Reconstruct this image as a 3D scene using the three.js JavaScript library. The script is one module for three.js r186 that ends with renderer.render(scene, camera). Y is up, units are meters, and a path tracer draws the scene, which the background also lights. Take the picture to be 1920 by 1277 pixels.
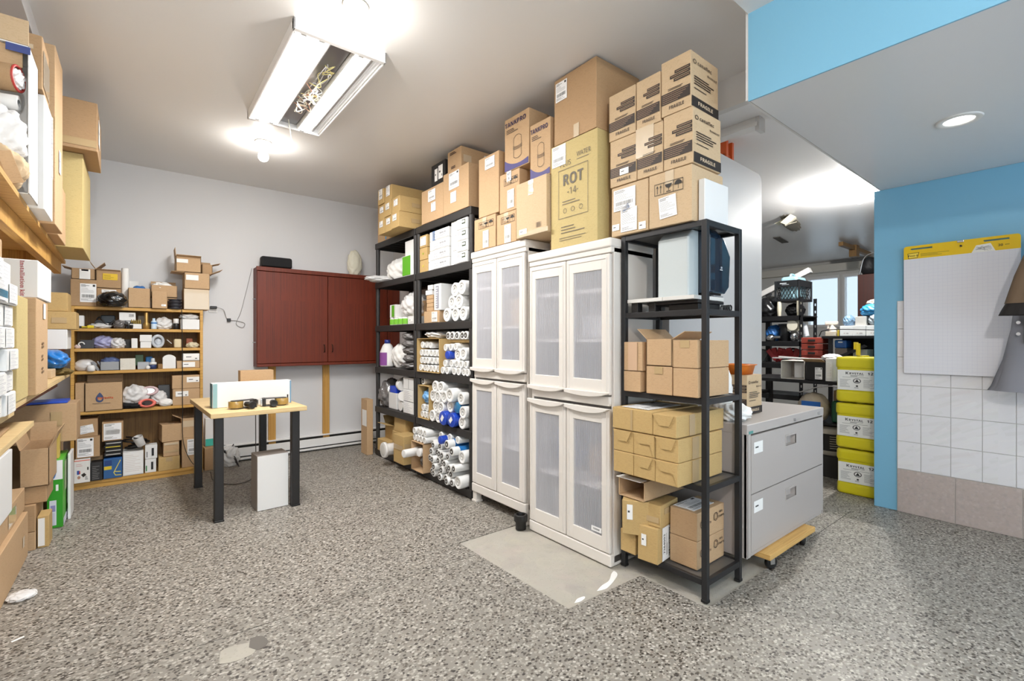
import * as THREE from 'three';
import { RoundedBoxGeometry } from 'three/addons/geometries/RoundedBoxGeometry.js';
import { mergeGeometries, mergeVertices } from 'three/addons/utils/BufferGeometryUtils.js';
import { RectAreaLightUniformsLib } from 'three/addons/lights/RectAreaLightUniformsLib.js';

// ---------------------------------------------------------------- camera, sky, large lights, exposure
const scene = new THREE.Scene();
const YAW = THREE.MathUtils.degToRad(38.6);
const camera = new THREE.PerspectiveCamera(2 * THREE.MathUtils.radToDeg(Math.atan(638.5 / 885)), 1920 / 1277, 0.05, 60);
camera.position.set(0, 1.28, 0);
camera.lookAt(Math.sin(YAW), 1.28, -Math.cos(YAW));
const renderer = new THREE.WebGLRenderer({ antialias: true });
renderer.toneMapping = THREE.LinearToneMapping;
renderer.toneMappingExposure = 1.17;
renderer.shadowMap.enabled = true;
renderer.shadowMap.type = THREE.PCFSoftShadowMap;
RectAreaLightUniformsLib.init();
scene.background = new THREE.Color(0.70, 0.86, 1.0);      // pale daylight sky outside the windows
scene.backgroundIntensity = 3.7;
const LAMP = { tubes: 66, tubeGlow: 9, bulb: 0.55, bulbGlow: 5, spot: 1.6, backBulb: 9 };

// ---------------------------------------------------------------- helpers
let seed = 7;
const rnd = () => { seed = (seed + 0x6d2b79f5) | 0; let t = Math.imul(seed ^ (seed >>> 15), 1 | seed); t = (t + Math.imul(t ^ (t >>> 7), 61 | t)) ^ t; return ((t ^ (t >>> 14)) >>> 0) / 4294967296; };
const rr = (a, b) => a + (b - a) * rnd();
const counts = {};
const numbered = (n) => { const k = (counts[n] = (counts[n] ?? -1) + 1); return k ? n + '_' + String(k).padStart(3, '0') : n; };
const PI = Math.PI;
function tex(w, h, draw, o = {}) {
  const c = document.createElement('canvas'); c.width = w; c.height = h;
  const g = c.getContext('2d'); draw(g, w, h);
  const t = new THREE.CanvasTexture(c);
  if (!o.data) t.colorSpace = THREE.SRGBColorSpace;
  t.magFilter = THREE.LinearFilter;
  if (o.repeat) { t.wrapS = t.wrapT = THREE.RepeatWrapping; t.repeat.set(o.repeat, o.repeat2 ?? o.repeat); }
  return t;
}
const std = (color, roughness = 0.7, o = {}) => new THREE.MeshStandardMaterial({ color, roughness, ...o });
const phy = (color, roughness, o) => new THREE.MeshPhysicalMaterial({ color, roughness, ...o });
// texture coordinates in metres from the dominant direction of each normal
function metric(g, s = 1) {
  const p = g.attributes.position, n = g.attributes.normal, uv = new Float32Array(p.count * 2);
  for (let i = 0; i < p.count; i++) {
    const a = Math.abs(n.getX(i)), b = Math.abs(n.getY(i)), c = Math.abs(n.getZ(i));
    let u, v;
    if (b >= a && b >= c) { u = p.getX(i); v = p.getZ(i); } else if (a >= c) { u = p.getZ(i); v = p.getY(i); } else { u = p.getX(i); v = p.getY(i); }
    uv[2 * i] = u / s; uv[2 * i + 1] = v / s;
  }
  g.setAttribute('uv', new THREE.BufferAttribute(uv, 2));
  return g;
}
const put = (g, x, y, z) => g.translate(x, y, z);
const bx = (w, h, d, r = 0.003) => metric(r > 0 ? new RoundedBoxGeometry(w, h, d, 1, Math.min(r, w / 2.2, h / 2.2, d / 2.2)) : new THREE.BoxGeometry(w, h, d).toNonIndexed());
const bb = (x0, x1, y0, y1, z0, z1, r = 0.003) => { const g = bx(x1 - x0, y1 - y0, z1 - z0, r); g.translate((x0 + x1) / 2, (y0 + y1) / 2, (z0 + z1) / 2); return metric(g); };
const cyl = (r0, r1, h, s = 20, open = false) => new THREE.CylinderGeometry(r1, r0, h, s, 1, open);
const lathe = (pts, s = 24) => new THREE.LatheGeometry(pts.map(([x, y]) => new THREE.Vector2(x, y)), s);
const tubeG = (pts, r, seg = 24, rad = 6) => new THREE.TubeGeometry(new THREE.CatmullRomCurve3(pts.map((p) => new THREE.Vector3(...p))), seg, r, rad);
const merge = (list) => mergeGeometries(list.map((g) => { const q = g.index ? g.toNonIndexed() : g; for (const k of Object.keys(q.attributes)) if (!['position', 'normal', 'uv'].includes(k)) q.deleteAttribute(k); return q; }));
function M(name, geo, mat, parent) {
  const m = new THREE.Mesh(geo, mat); m.name = parent === scene ? numbered(name) : name;
  m.castShadow = m.receiveShadow = true; parent.add(m); return m;
}
function thing(name, label, category, [x, y, z] = [0, 0, 0], turn = 0, group) {
  const o = new THREE.Group(); o.name = numbered(name); scene.add(o);
  o.position.set(x, y, z); o.rotation.y = turn; o.userData = { label, category };
  if (group) o.userData.group = group;
  return o;
}
function single(name, label, category, geo, mat, [x, y, z] = [0, 0, 0], turn = 0, group) {
  const m = M(name, geo, mat, scene); m.position.set(x, y, z); m.rotation.y = turn; m.userData = { label, category };
  if (group) m.userData.group = group;
  return m;
}
function struct(name, geo, mat) { const m = M(name, geo, mat, scene); m.userData.kind = 'structure'; return m; }
function copy(o, [x, y, z], turn = 0, label, group) {
  const c = o.clone(); c.name = numbered(o.name.replace(/_\d{3}$/, '')); c.userData = { ...o.userData }; scene.add(c);
  c.position.set(x, y, z); c.rotation.y = turn; if (label) c.userData.label = label; if (group) c.userData.group = group;
  return c;
}
// crumpled, lumpy blob used for bags and cloth bundles
function lump(sx, sy, sz, amp = 0.18, s = 1, detail = 9) {
  let g = new THREE.IcosahedronGeometry(1, detail); g.deleteAttribute('uv'); g.deleteAttribute('normal'); g = mergeVertices(g, 1e-5); const p = g.attributes.position;
  const ph = [s * 1.7, s * 2.9, s * 4.1];
  for (let i = 0; i < p.count; i++) {
    let x = p.getX(i), y = p.getY(i), z = p.getZ(i);
    const n = Math.abs(Math.sin(x * 4.3 + ph[0] + 2 * Math.sin(y * 3.1 + ph[1]))) * 0.6 + Math.abs(Math.sin(z * 6.7 + ph[2] + y * 5.2)) * 0.5 + Math.abs(Math.sin((x + y * 1.4 - z) * 11 + ph[1])) * 0.3 - 0.7;
    const k = 1 + amp * n; x *= k; z *= k; y = Math.max(y * k, -0.82);
    p.setXYZ(i, x * sx / 2, (y + 0.82) * sy / 1.82, z * sz / 2);
  }
  g.computeVertexNormals(); g.setAttribute('uv', new THREE.BufferAttribute(new Float32Array(p.count * 2), 2));
  return g;
}

const TIER = (k, n) => (k === 0 ? 'lowest' : k === n - 1 ? 'topmost' : ['', 'second', 'third', 'fourth', 'fifth', 'sixth'][k] + ' from the bottom');
// ---------------------------------------------------------------- material library
const grain = tex(256, 256, (g, w, h) => {
  g.fillStyle = '#f2f2f2'; g.fillRect(0, 0, w, h);
  for (let i = 0; i < 2600; i++) { const v = 205 + Math.floor(rnd() * 50); g.fillStyle = `rgba(${v},${v - 4},${v - 10},0.5)`; g.fillRect(rnd() * w, rnd() * h, 1 + rnd() * 10, 1); }
  for (let i = 0; i < 500; i++) { g.fillStyle = `rgba(120,95,60,${rnd() * 0.25})`; g.fillRect(rnd() * w, rnd() * h, 1 + rnd() * 2, 1); }
}, { repeat: 3 });
const kraft = (r, g, b, rough = 0.82) => std(new THREE.Color(r, g, b), rough, { map: grain });
const K = {
  tan: kraft(0.60, 0.40, 0.225), brown: kraft(0.50, 0.32, 0.17), gold: kraft(0.60, 0.41, 0.17), pale: kraft(0.66, 0.485, 0.30),
  khaki: kraft(0.62, 0.49, 0.22), white: std(new THREE.Color(0.80, 0.80, 0.79), 0.6),
  black: std(0x171514, 0.55), green: std(new THREE.Color(0.10, 0.46, 0.04), 0.45), blue: std(0x2a62a8, 0.45),
};
const tapeM = phy(new THREE.Color(0.50, 0.36, 0.19), 0.22, { clearcoat: 0.4 });
const clearTape = phy(new THREE.Color(0.63, 0.50, 0.34), 0.12, { clearcoat: 0.8, bumpMap: grain, bumpScale: 0.002 });
const white = std(0xe9e8e6, 0.5), paper = std(0xf0efec, 0.8), blackP = std(0x1b1a1a, 0.45), grey = std(0x8c8d90, 0.5), chrome = std(0xc8c8c8, 0.22, { metalness: 1 });
const woodTex = (base, streak, dir = 1) => tex(512, 512, (g, w, h) => {
  g.fillStyle = base; g.fillRect(0, 0, w, h);
  for (let i = 0; i < 420; i++) { g.fillStyle = streak.replace('A', (rnd() * 0.22).toFixed(3)); const y = rnd() * h; if (dir) g.fillRect(rnd() * w - 200, y, 120 + rnd() * 400, 1 + rnd() * 2.5); else g.fillRect(y, rnd() * h - 200, 1 + rnd() * 2.5, 120 + rnd() * 400); }
}, { repeat: 1.4 });
const oak = std(0xffffff, 0.5, { map: woodTex('#cfa152', 'rgba(140,90,30,A)') });
const oakDark = std(0xffffff, 0.6, { map: woodTex('#8d6a3c', 'rgba(60,35,12,A)', 0) });
const pine = std(0xffffff, 0.6, { map: woodTex('#d8ae68', 'rgba(150,95,40,A)') });
const ply = std(0xffffff, 0.55, { map: woodTex('#dcc392', 'rgba(170,125,70,A)') });
const stud = std(0xffffff, 0.65, { map: woodTex('#c8994e', 'rgba(120,70,25,A)', 0) });
const mahogany = std(0xffffff, 0.52, { map: woodTex('#6e2609', 'rgba(34,9,0,A)', 0) });
const wallM = std(new THREE.Color(0.665, 0.66, 0.665), 0.6), whitePaint = std(new THREE.Color(0.69, 0.68, 0.67), 0.45);
const ceilM = std(new THREE.Color(0.80, 0.785, 0.77), 0.34, { bumpMap: tex(256, 256, (g, w, h) => { g.fillStyle = '#808080'; g.fillRect(0, 0, w, h); for (let i = 0; i < 2500; i++) { const v = 108 + Math.floor(rnd() * 40); g.fillStyle = `rgba(${v},${v},${v},0.35)`; g.fillRect(rnd() * w, rnd() * h, 3 + rnd() * 26, 1 + rnd() * 2); } }, { data: true, repeat: 0.7 }), bumpScale: 0.0012 });
const blueP = std(new THREE.Color(0.2, 0.46, 0.64), 0.36);
const plasticBeige = std(new THREE.Color(0.76, 0.72, 0.67), 0.48), blackPl = std(0x2b2928, 0.55), rackM = std(0x2c2c2e, 0.42, { metalness: 0.3 });
const cloudBag = phy(0xffffff, 0.22, { transmission: 0.35, thickness: 0, side: THREE.DoubleSide }), smokeBag = phy(0x6d6a69, 0.25, { clearcoat: 0.5 });
const filterM = std(new THREE.Color(0.83, 0.83, 0.815), 0.75), capM = std(0xd8d6d0, 0.5), gasketM = std(0x45413d, 0.7);

// ---------------------------------------------------------------- lettering and labels (flat print only)
const matOf = (t, alpha, o = {}) => new THREE.MeshStandardMaterial({ map: t, roughness: 0.6, transparent: !!alpha, ...o });
const lines = (g, x, y, w, n, step, col = '#222', hgt = 3) => { g.fillStyle = col; for (let i = 0; i < n; i++) g.fillRect(x, y + i * step, w * (0.45 + 0.55 * rnd()), hgt); };
const bars = (g, x, y, w, h, col = '#111') => { g.fillStyle = col; let c = x; while (c < x + w) { const k = 1 + Math.floor(rnd() * 4); g.fillRect(c, y, Math.min(k, x + w - c), h); c += k + 1 + Math.floor(rnd() * 4); } };
const shipTex = [0, 1, 2, 3].map((k) => matOf(tex(192, 256, (g, w, h) => {
  g.fillStyle = k === 2 ? '#f4f2ec' : '#f5f5f5'; g.fillRect(0, 0, w, h); lines(g, 12, 14, 110, 3, 12, '#333', 5); lines(g, 12, 62, 168, k === 3 ? 8 : 5, 15, '#777', 3);
  if (k !== 3) bars(g, 22, 150, 148, 44); lines(g, 12, 208, 150, 3, 12, '#555', 4); if (k === 1) { g.fillStyle = '#222'; g.fillRect(150, 12, 28, 28); }
})));
const smallTex = [0, 1].map((k) => matOf(tex(128, 64, (g, w, h) => { g.fillStyle = '#f4f3f0'; g.fillRect(0, 0, w, h); g.fillStyle = '#333'; g.fillRect(20, 26, 44, 8); if (k) g.fillRect(96, 44, 18, 10); })));
const boxText = (g, t, x, y, px, col, font = 'sans-serif', weight = 'bold') => { g.fillStyle = col; g.font = `${weight} ${px}px ${font}`; g.textAlign = 'center'; g.textBaseline = 'middle'; g.fillText(t, x, y); };
const umbrellaIcons = (g, x, y, w, h) => {
  g.strokeStyle = g.fillStyle = '#241f1b'; g.lineWidth = 4; g.strokeRect(x, y, w, h); g.beginPath(); g.moveTo(x + w / 3, y); g.lineTo(x + w / 3, y + h); g.moveTo(x + 2 * w / 3, y); g.lineTo(x + 2 * w / 3, y + h); g.stroke();
  for (const k of [0.1, 0.22]) { g.fillRect(x + w * k - 2, y + h * 0.3, 5, h * 0.6); g.beginPath(); g.moveTo(x + w * k - 9, y + h * 0.36); g.lineTo(x + w * k, y + h * 0.12); g.lineTo(x + w * k + 9, y + h * 0.36); g.fill(); }
  g.beginPath(); g.arc(x + w / 2, y + h * 0.2, w * 0.12, 0, PI); g.fill(); g.fillRect(x + w / 2 - 2, y + h * 0.3, 5, h * 0.5); g.fillRect(x + w * 0.42, y + h * 0.82, w * 0.16, 6);
  g.beginPath(); g.arc(x + w * 0.835, y + h * 0.45, w * 0.13, PI, 0); g.fill(); g.fillRect(x + w * 0.83, y + h * 0.4, 4, h * 0.45);
};
const P = {
  icons: matOf(tex(256, 96, (g) => umbrellaIcons(g, 4, 6, 248, 84)), true),
  fragFront: matOf(tex(256, 384, (g, w, h) => {
    const bar = (x, y, ww, hh) => { g.fillStyle = '#3a302b'; g.fillRect(x, y, ww, hh); };
    bar(120, 92, 136, 22); bar(78, 120, 178, 22); bar(112, 148, 144, 22); g.fillStyle = '#c9a177'; for (const [x, y, q] of [[130, 100, 110], [90, 128, 150], [124, 156, 118]]) for (let i = 0; i < q; i += 9) g.fillRect(x + i, y, 5, 5);
    lines(g, 60, 208, 150, 2, 9, '#4a3d35', 4); bar(0, 232, 256, 78); g.fillStyle = '#b99470'; for (let r = 0; r < 5; r++) for (let i = 12; i < 236 - r * 22; i += 10) g.fillRect(i, 242 + r * 14, 6, 4);
    boxText(g, 'FRAGILE', 136, 344, 34, '#3a302b');
  }), true),
  fragSide: matOf(tex(256, 384, (g) => {
    boxText(g, 'canaflec', 120, 66, 34, '#4b4037'); g.strokeStyle = '#4b4037'; g.lineWidth = 5; g.beginPath(); g.arc(26, 66, 13, 0, 2 * PI); g.stroke(); boxText(g, 'Bowered', 192, 112, 22, '#4b4037');
    lines(g, 22, 164, 214, 4, 17, '#3a302b', 7); lines(g, 22, 248, 120, 1, 12, '#4b4037', 6); g.fillStyle = '#2b2522'; g.fillRect(0, 312, 256, 72); boxText(g, 'FRAGILE', 128, 348, 36, '#d9c3a4');
  }), true),
  tank: matOf(tex(256, 420, (g, w, h) => {
    boxText(g, 'TANKPRO', 118, 50, 50, '#2a2150'); lines(g, 20, 90, 150, 3, 13, '#4b4037', 5);
    g.strokeStyle = '#35302c'; g.lineWidth = 3; g.beginPath(); g.moveTo(100, 330); g.lineTo(100, 180); g.quadraticCurveTo(140, 140, 182, 180); g.lineTo(182, 330); g.quadraticCurveTo(141, 362, 100, 330); g.stroke();
    for (const y of [246, 256, 266]) { g.beginPath(); g.moveTo(94, y); g.quadraticCurveTo(141, y + 14, 188, y); g.stroke(); }
    g.fillStyle = '#4a4379'; g.beginPath(); g.moveTo(0, 330); g.quadraticCurveTo(110, 420, 256, 372); g.lineTo(256, 420); g.lineTo(0, 420); g.fill();
  }), true),
  rot: matOf(tex(320, 520, (g) => {
    boxText(g, 'PLUS', 104, 86, 38, '#6b6151', 'sans-serif', 'normal'); boxText(g, 'WATER', 240, 60, 32, '#6b6151', 'sans-serif', 'normal'); lines(g, 190, 84, 100, 1, 9, '#8c8068', 3);
    g.strokeStyle = '#6b6151'; g.lineWidth = 2.5; g.strokeRect(50, 116, 220, 262); boxText(g, 'ROT', 160, 176, 82, '#5c5446'); boxText(g, '-14-', 160, 240, 50, '#6b6151', 'sans-serif', 'normal');
    lines(g, 80, 288, 160, 2, 14, '#7b705c', 4); for (const x of [100, 160, 220]) { g.beginPath(); g.arc(x, 340, 12, 0, 7); g.stroke(); } lines(g, 70, 424, 190, 3, 16, '#7b705c', 4); lines(g, 56, 484, 210, 2, 12, '#8c8068', 3);
  }), true),
  stamp: matOf(tex(256, 160, (g) => { g.strokeStyle = '#3b3028'; g.lineWidth = 8; g.beginPath(); g.arc(64, 84, 42, 0, 7); g.stroke(); g.lineWidth = 4; g.beginPath(); g.arc(64, 84, 26, 0, 7); g.stroke(); boxText(g, 'MFG', 176, 46, 34, '#3b3028'); boxText(g, 'COMPTR', 182, 98, 34, '#3b3028'); }), true),
  barcode: matOf(tex(160, 256, (g, w, h) => { g.fillStyle = '#f3f3f3'; g.fillRect(0, 0, w, h); g.save(); g.translate(0, h); g.rotate(-PI / 2); boxText(g, '7384093', 128, 34, 40, '#111'); lines(g, 36, 66, 190, 3, 12, '#666', 4); bars(g, 20, 112, 216, 38); g.restore(); })),
  install: matOf(tex(128, 256, (g, w, h) => { g.translate(w, 0); g.rotate(PI / 2); boxText(g, 'Installation kit', 128, 82, 33, '#a5232c', 'serif'); }), true),
  drop: matOf(tex(320, 192, (g) => { g.fillStyle = '#3b4a72'; g.beginPath(); g.moveTo(110, 14); g.quadraticCurveTo(168, 84, 150, 120); g.arc(110, 116, 42, 0.1, PI); g.quadraticCurveTo(56, 84, 110, 14); g.fill(); g.fillStyle = '#b98d5e'; g.beginPath(); g.arc(112, 108, 24, 0, 7); g.fill(); for (let i = 0; i < 9; i++) { g.fillStyle = '#c4562c'; g.fillRect(86 + i * 20, 84 + (i % 3) * 3, 14, 24 - (i % 2) * 6); } lines(g, 30, 172, 270, 1, 8, '#4b4a55', 5); }), true),
  krystal: matOf(tex(384, 300, (g, w, h) => {
    g.fillStyle = '#ecebe6'; g.fillRect(0, 0, w, h); g.fillStyle = '#1c1c20'; g.textAlign = 'left'; g.textBaseline = 'alphabetic'; g.font = 'bold 54px sans-serif'; g.fillText('K', 78, 66); g.font = 'bold 42px sans-serif'; g.fillText('RYSTAL', 116, 66); g.font = 'bold 52px sans-serif'; g.fillText('12', 294, 66);
    lines(g, 130, 78, 150, 2, 10, '#444', 5); lines(g, 50, 106, 300, 1, 8, '#555', 4); g.strokeStyle = '#222'; g.lineWidth = 8; g.beginPath(); g.arc(194, 160, 34, 0, 7); g.stroke(); g.fillStyle = '#222'; g.beginPath(); g.moveTo(172, 180); g.lineTo(216, 180); g.lineTo(194, 134); g.fill();
    lines(g, 24, 140, 110, 9, 14, '#777', 4); lines(g, 256, 140, 110, 9, 14, '#777', 4); g.fillStyle = '#333'; g.fillRect(184, 224, 20, 24); lines(g, 168, 256, 60, 2, 9, '#666', 4);
  })),
  pad: matOf(tex(768, 128, (g, w, h) => {
    g.fillStyle = '#e6bd00'; g.fillRect(0, 0, w, h); g.fillStyle = '#f0d24a'; g.strokeStyle = '#3d3310'; g.lineWidth = 4; g.beginPath(); g.moveTo(30, 74); g.lineTo(112, 70); g.lineTo(100, 118); g.lineTo(36, 122); g.closePath(); g.fill(); g.stroke(); boxText(g, 'Post-it', 70, 97, 24, '#2b230a'); lines(g, 124, 84, 200, 3, 10, '#8a7410', 4);
    g.fillStyle = '#e8e6df'; g.beginPath(); g.moveTo(470, 128); g.lineTo(500, 64); g.lineTo(590, 56); g.lineTo(620, 128); g.fill(); g.strokeStyle = '#777'; g.lineWidth = 2; for (let i = 0; i < 14; i++) { g.beginPath(); g.moveTo(490 + rnd() * 110, 72 + rnd() * 48); g.lineTo(490 + rnd() * 110, 72 + rnd() * 48); g.stroke(); } boxText(g, '30', 650, 84, 28, '#2b230a'); lines(g, 676, 80, 60, 1, 8, '#8a7410', 6);
  })),
  apple: matOf(tex(160, 230, (g, w, h) => { g.fillStyle = '#ebe9e4'; g.fillRect(0, 0, w, h); g.fillStyle = '#d9512f'; g.fillRect(0, 0, w, 8); g.fillStyle = '#2e4f9c'; g.fillRect(28, 104, 26, 40); g.fillStyle = '#c43d4c'; g.fillRect(50, 110, 12, 30); g.fillStyle = '#b98b70'; g.beginPath(); g.arc(48, 176, 16, 0, 7); g.fill(); g.fillStyle = '#2c2520'; g.beginPath(); g.moveTo(70, 150); g.lineTo(102, 132); g.lineTo(124, 156); g.lineTo(92, 178); g.fill(); g.fillStyle = '#2c2520'; g.fillRect(132, 76, 14, 30); lines(g, 20, 40, 90, 2, 16, '#d08888', 4); lines(g, 110, 170, 40, 4, 10, '#444', 4); })),
  blackBook: matOf(tex(128, 200, (g, w, h) => { g.fillStyle = '#2b2a2b'; g.fillRect(0, 0, w, h); for (let i = 0; i < 8; i++) lines(g, 14, 40 + i * 20, 90, 1, 8, '#8b8a86', 5); })),
  tools: matOf(tex(200, 220, (g, w, h) => { g.fillStyle = '#2f5f95'; g.fillRect(0, 0, w, h); g.fillStyle = '#1d3f7a'; g.fillRect(10, 12, 80, 60); g.fillStyle = '#e0c330'; g.fillRect(4, 80, 84, 40); g.strokeStyle = '#d8c95a'; g.lineWidth = 10; g.beginPath(); g.moveTo(186, 20); g.lineTo(112, 160); g.lineTo(130, 192); g.lineTo(196, 196); g.moveTo(120, 150); g.lineTo(190, 156); g.stroke(); })),
  note: matOf(tex(160, 180, (g, w, h) => { g.fillStyle = '#f1f0ee'; g.fillRect(0, 0, w, h); lines(g, 12, 16, 136, 10, 15, '#d5c9c2', 3); })),
  leaf: matOf(tex(200, 320, (g, w, h) => { g.fillStyle = '#2f9a1f'; g.fillRect(0, 0, w, h); g.fillStyle = '#e9ecef'; g.fillRect(0, 0, w, 92); g.fillStyle = '#4f88c8'; g.beginPath(); g.arc(80, 50, 36, 0, 7); g.fill(); g.fillStyle = '#7fb0e0'; g.beginPath(); g.arc(92, 40, 14, 0, 7); g.fill(); g.fillStyle = '#eef2ee'; g.fillRect(112, 116, 34, 30); g.fillStyle = '#d9dde6'; g.fillRect(30, 190, 90, 120); g.fillStyle = '#8f8fc0'; g.fillRect(44, 214, 62, 30); g.fillStyle = '#c8cad8'; g.fillRect(52, 250, 46, 60); })),
  greenLabel: matOf(tex(96, 128, (g, w, h) => { g.fillStyle = '#5fae22'; g.fillRect(0, 0, w, h); })),
  bfw: matOf(tex(256, 128, (g, w, h) => { g.fillStyle = '#ecebe7'; g.fillRect(0, 0, w, h); g.fillStyle = '#2c3a24'; g.fillRect(130, 12, 96, 60); g.fillStyle = '#e8e8e2'; g.fillRect(138, 24, 70, 30); lines(g, 16, 22, 90, 3, 14, '#666', 5); lines(g, 30, 92, 190, 2, 12, '#777', 4); })),
  bfl: matOf(tex(256, 96, (g, w, h) => { g.fillStyle = '#e9eaec'; g.fillRect(0, 0, w, h); g.strokeStyle = '#555'; g.lineWidth = 3; for (const x of [20, 62]) g.strokeRect(x, 36, 28, 34); bars(g, 116, 28, 100, 20); lines(g, 116, 60, 120, 2, 12, '#666', 4); })),
  yellowNote: matOf(tex(128, 80, (g, w, h) => { g.fillStyle = '#e2bd2a'; g.fillRect(0, 0, w, h); lines(g, 10, 16, 100, 4, 15, '#8f7410', 5); })),
  blueStripe: matOf(tex(64, 128, (g, w, h) => { g.fillStyle = '#c99a60'; g.fillRect(0, 0, w, h); g.fillStyle = '#4f9ad0'; g.fillRect(26, 0, 30, h); g.fillStyle = '#eef'; g.fillRect(30, 60, 22, 16); })),
  dots: matOf(tex(128, 128, (g, w, h) => { g.fillStyle = '#efefec'; g.fillRect(0, 0, w, h); for (let i = 0; i < 16; i++) lines(g, 8, 6 + i * 8, 110, 1, 8, i % 3 ? '#b9b7c2' : '#8c8aa0', 2); })),
};
const shipOf = (k) => shipTex[k % 4];

// ---------------------------------------------------------------- faces of a box: sheets laid on it
function sheet(parent, dims, face, u, v, w, h, mat, name = 'shipping_label', tilt = 0, thick = 0.0014) {
  const [W, H, D] = dims, m = M(name, mat.transparent ? new THREE.PlaneGeometry(w, h) : new THREE.BoxGeometry(w, h, thick), mat, parent), e = thick / 2 + (name === 'tape' ? 0.0018 : 0.0026);
  m.rotation.order = 'YXZ'; m.rotation.z = tilt;
  if (face === 'x-') { m.position.set(-W / 2 - e, H / 2 + v, u); m.rotation.y = -PI / 2; } else if (face === 'x+') { m.position.set(W / 2 + e, H / 2 + v, -u); m.rotation.y = PI / 2; } else if (face === 'z+') m.position.set(u, H / 2 + v, D / 2 + e);
  else { m.position.set(u, H + e, -v); m.rotation.x = -PI / 2; }
  return m;
}
// a closed carton: body with softened, slightly uneven edges, tape over its seam, labels as listed
function carton(name, label, [x0, x1, y0, y1, z0, z1], o = {}) {
  const W = x1 - x0, H = y1 - y0, D = z1 - z0, t = thing(name, label, o.cat ?? 'box', [(x0 + x1) / 2, y0, (z0 + z1) / 2], o.turn ?? rr(-0.012, 0.012), o.group);
  const g = bx(W, H, D, o.r ?? 0.004); g.translate(0, H / 2, 0);
  const p = g.attributes.position, j = o.jit ?? 0.0012, a = [0, 0, 0, 0, 0, 0].map(() => rr(-j, j));
  for (let i = 0; i < p.count; i++) { const x = p.getX(i), y = p.getY(i), z = p.getZ(i); p.setXYZ(i, x + a[0] * (y / H) + a[1] * Math.cos(z * PI / D), y > H / 2 ? y - Math.abs(a[2]) * Math.cos(x * PI / W) : y, z + a[3] * (y / H)); }
  M('body', g, o.mat ?? K.tan, t);
  const d = [W, H, D];
  for (const s of o.sheets ?? []) sheet(t, d, ...s);
  if (o.tape) for (const f of o.tape) {
    if (f === 'x-') { sheet(t, d, 'x-', 0, H / 2 - H * 0.14, 0.05, H * 0.27, o.tapeMat ?? clearTape, 'tape', 0, 0.0008); } else if (f === 'z+') sheet(t, d, 'z+', 0, H / 2 - H * 0.14, 0.05, H * 0.27, o.tapeMat ?? clearTape, 'tape', 0, 0.0008);
    else if (f === 'x|') sheet(t, d, 'x-', 0, 0, 0.05, H * 0.98, o.tapeMat ?? tapeM, 'tape', 0, 0.0008); else if (f === 'z|') sheet(t, d, 'z+', 0, 0, 0.05, H * 0.98, o.tapeMat ?? tapeM, 'tape', 0, 0.0008);
    else if (f === 'z-') sheet(t, d, 'z+', 0, 0, W * 0.98, 0.05, o.tapeMat ?? tapeM, 'tape', 0, 0.0008); else sheet(t, d, 'y', 0, 0, f === 'yx' ? W * 0.98 : 0.05, f === 'yx' ? 0.05 : D * 0.98, o.tapeMat ?? tapeM, 'tape', 0, 0.0008);
  }
  return t;
}
// an open carton: floor and four walls, flaps folded out; open towards 'y' (up), 'x-' or 'z+'
function openCarton(name, label, [x0, x1, y0, y1, z0, z1], o = {}) {
  const W = x1 - x0, H = y1 - y0, D = z1 - z0, t = thing(name, label, 'box', [(x0 + x1) / 2, y0, (z0 + z1) / 2], o.turn ?? 0, o.group), k = 0.005, m = o.mat ?? K.tan, open = o.open ?? 'y';
  const wall = (n, w, h, d, x, y, z) => { const q = M(n, bx(w, h, d, 0.001), m, t); q.position.set(x, y, z); return q; };
  wall('bottom', W, k, D, 0, k / 2, 0);
  if (open !== 'y') wall('top', W, k, D, 0, H - k / 2, 0);
  if (open !== 'x-') wall('side', k, H, D, -W / 2 + k / 2, H / 2, 0);
  wall('side', k, H, D, W / 2 - k / 2, H / 2, 0);
  wall('side', W, H, k, 0, H / 2, -D / 2 + k / 2);
  if (open !== 'z+') wall('side', W, H, k, 0, H / 2, D / 2 - k / 2);
  for (const [side, len, ang] of o.flaps ?? []) {
    const along = side[0] === 'x' ? D : W, q = M('flap', bx(side[0] === 'x' ? len : along * 0.98, 0.004, side[0] === 'x' ? along * 0.98 : len, 0.001), o.flapMat ?? m, t), s = side[1] === '+' ? 1 : -1;
    if (side[0] === 'x') { q.rotation.z = s * ang; q.position.set(s * (W / 2 + Math.cos(ang) * len / 2), H + Math.sin(ang) * len / 2, 0); } else { q.rotation.x = -s * ang; q.position.set(0, H + Math.sin(ang) * len / 2, s * (D / 2 + Math.cos(ang) * len / 2)); }
  }
  for (const s of o.sheets ?? []) sheet(t, [W, H, D], ...s);
  return t;
}

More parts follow.
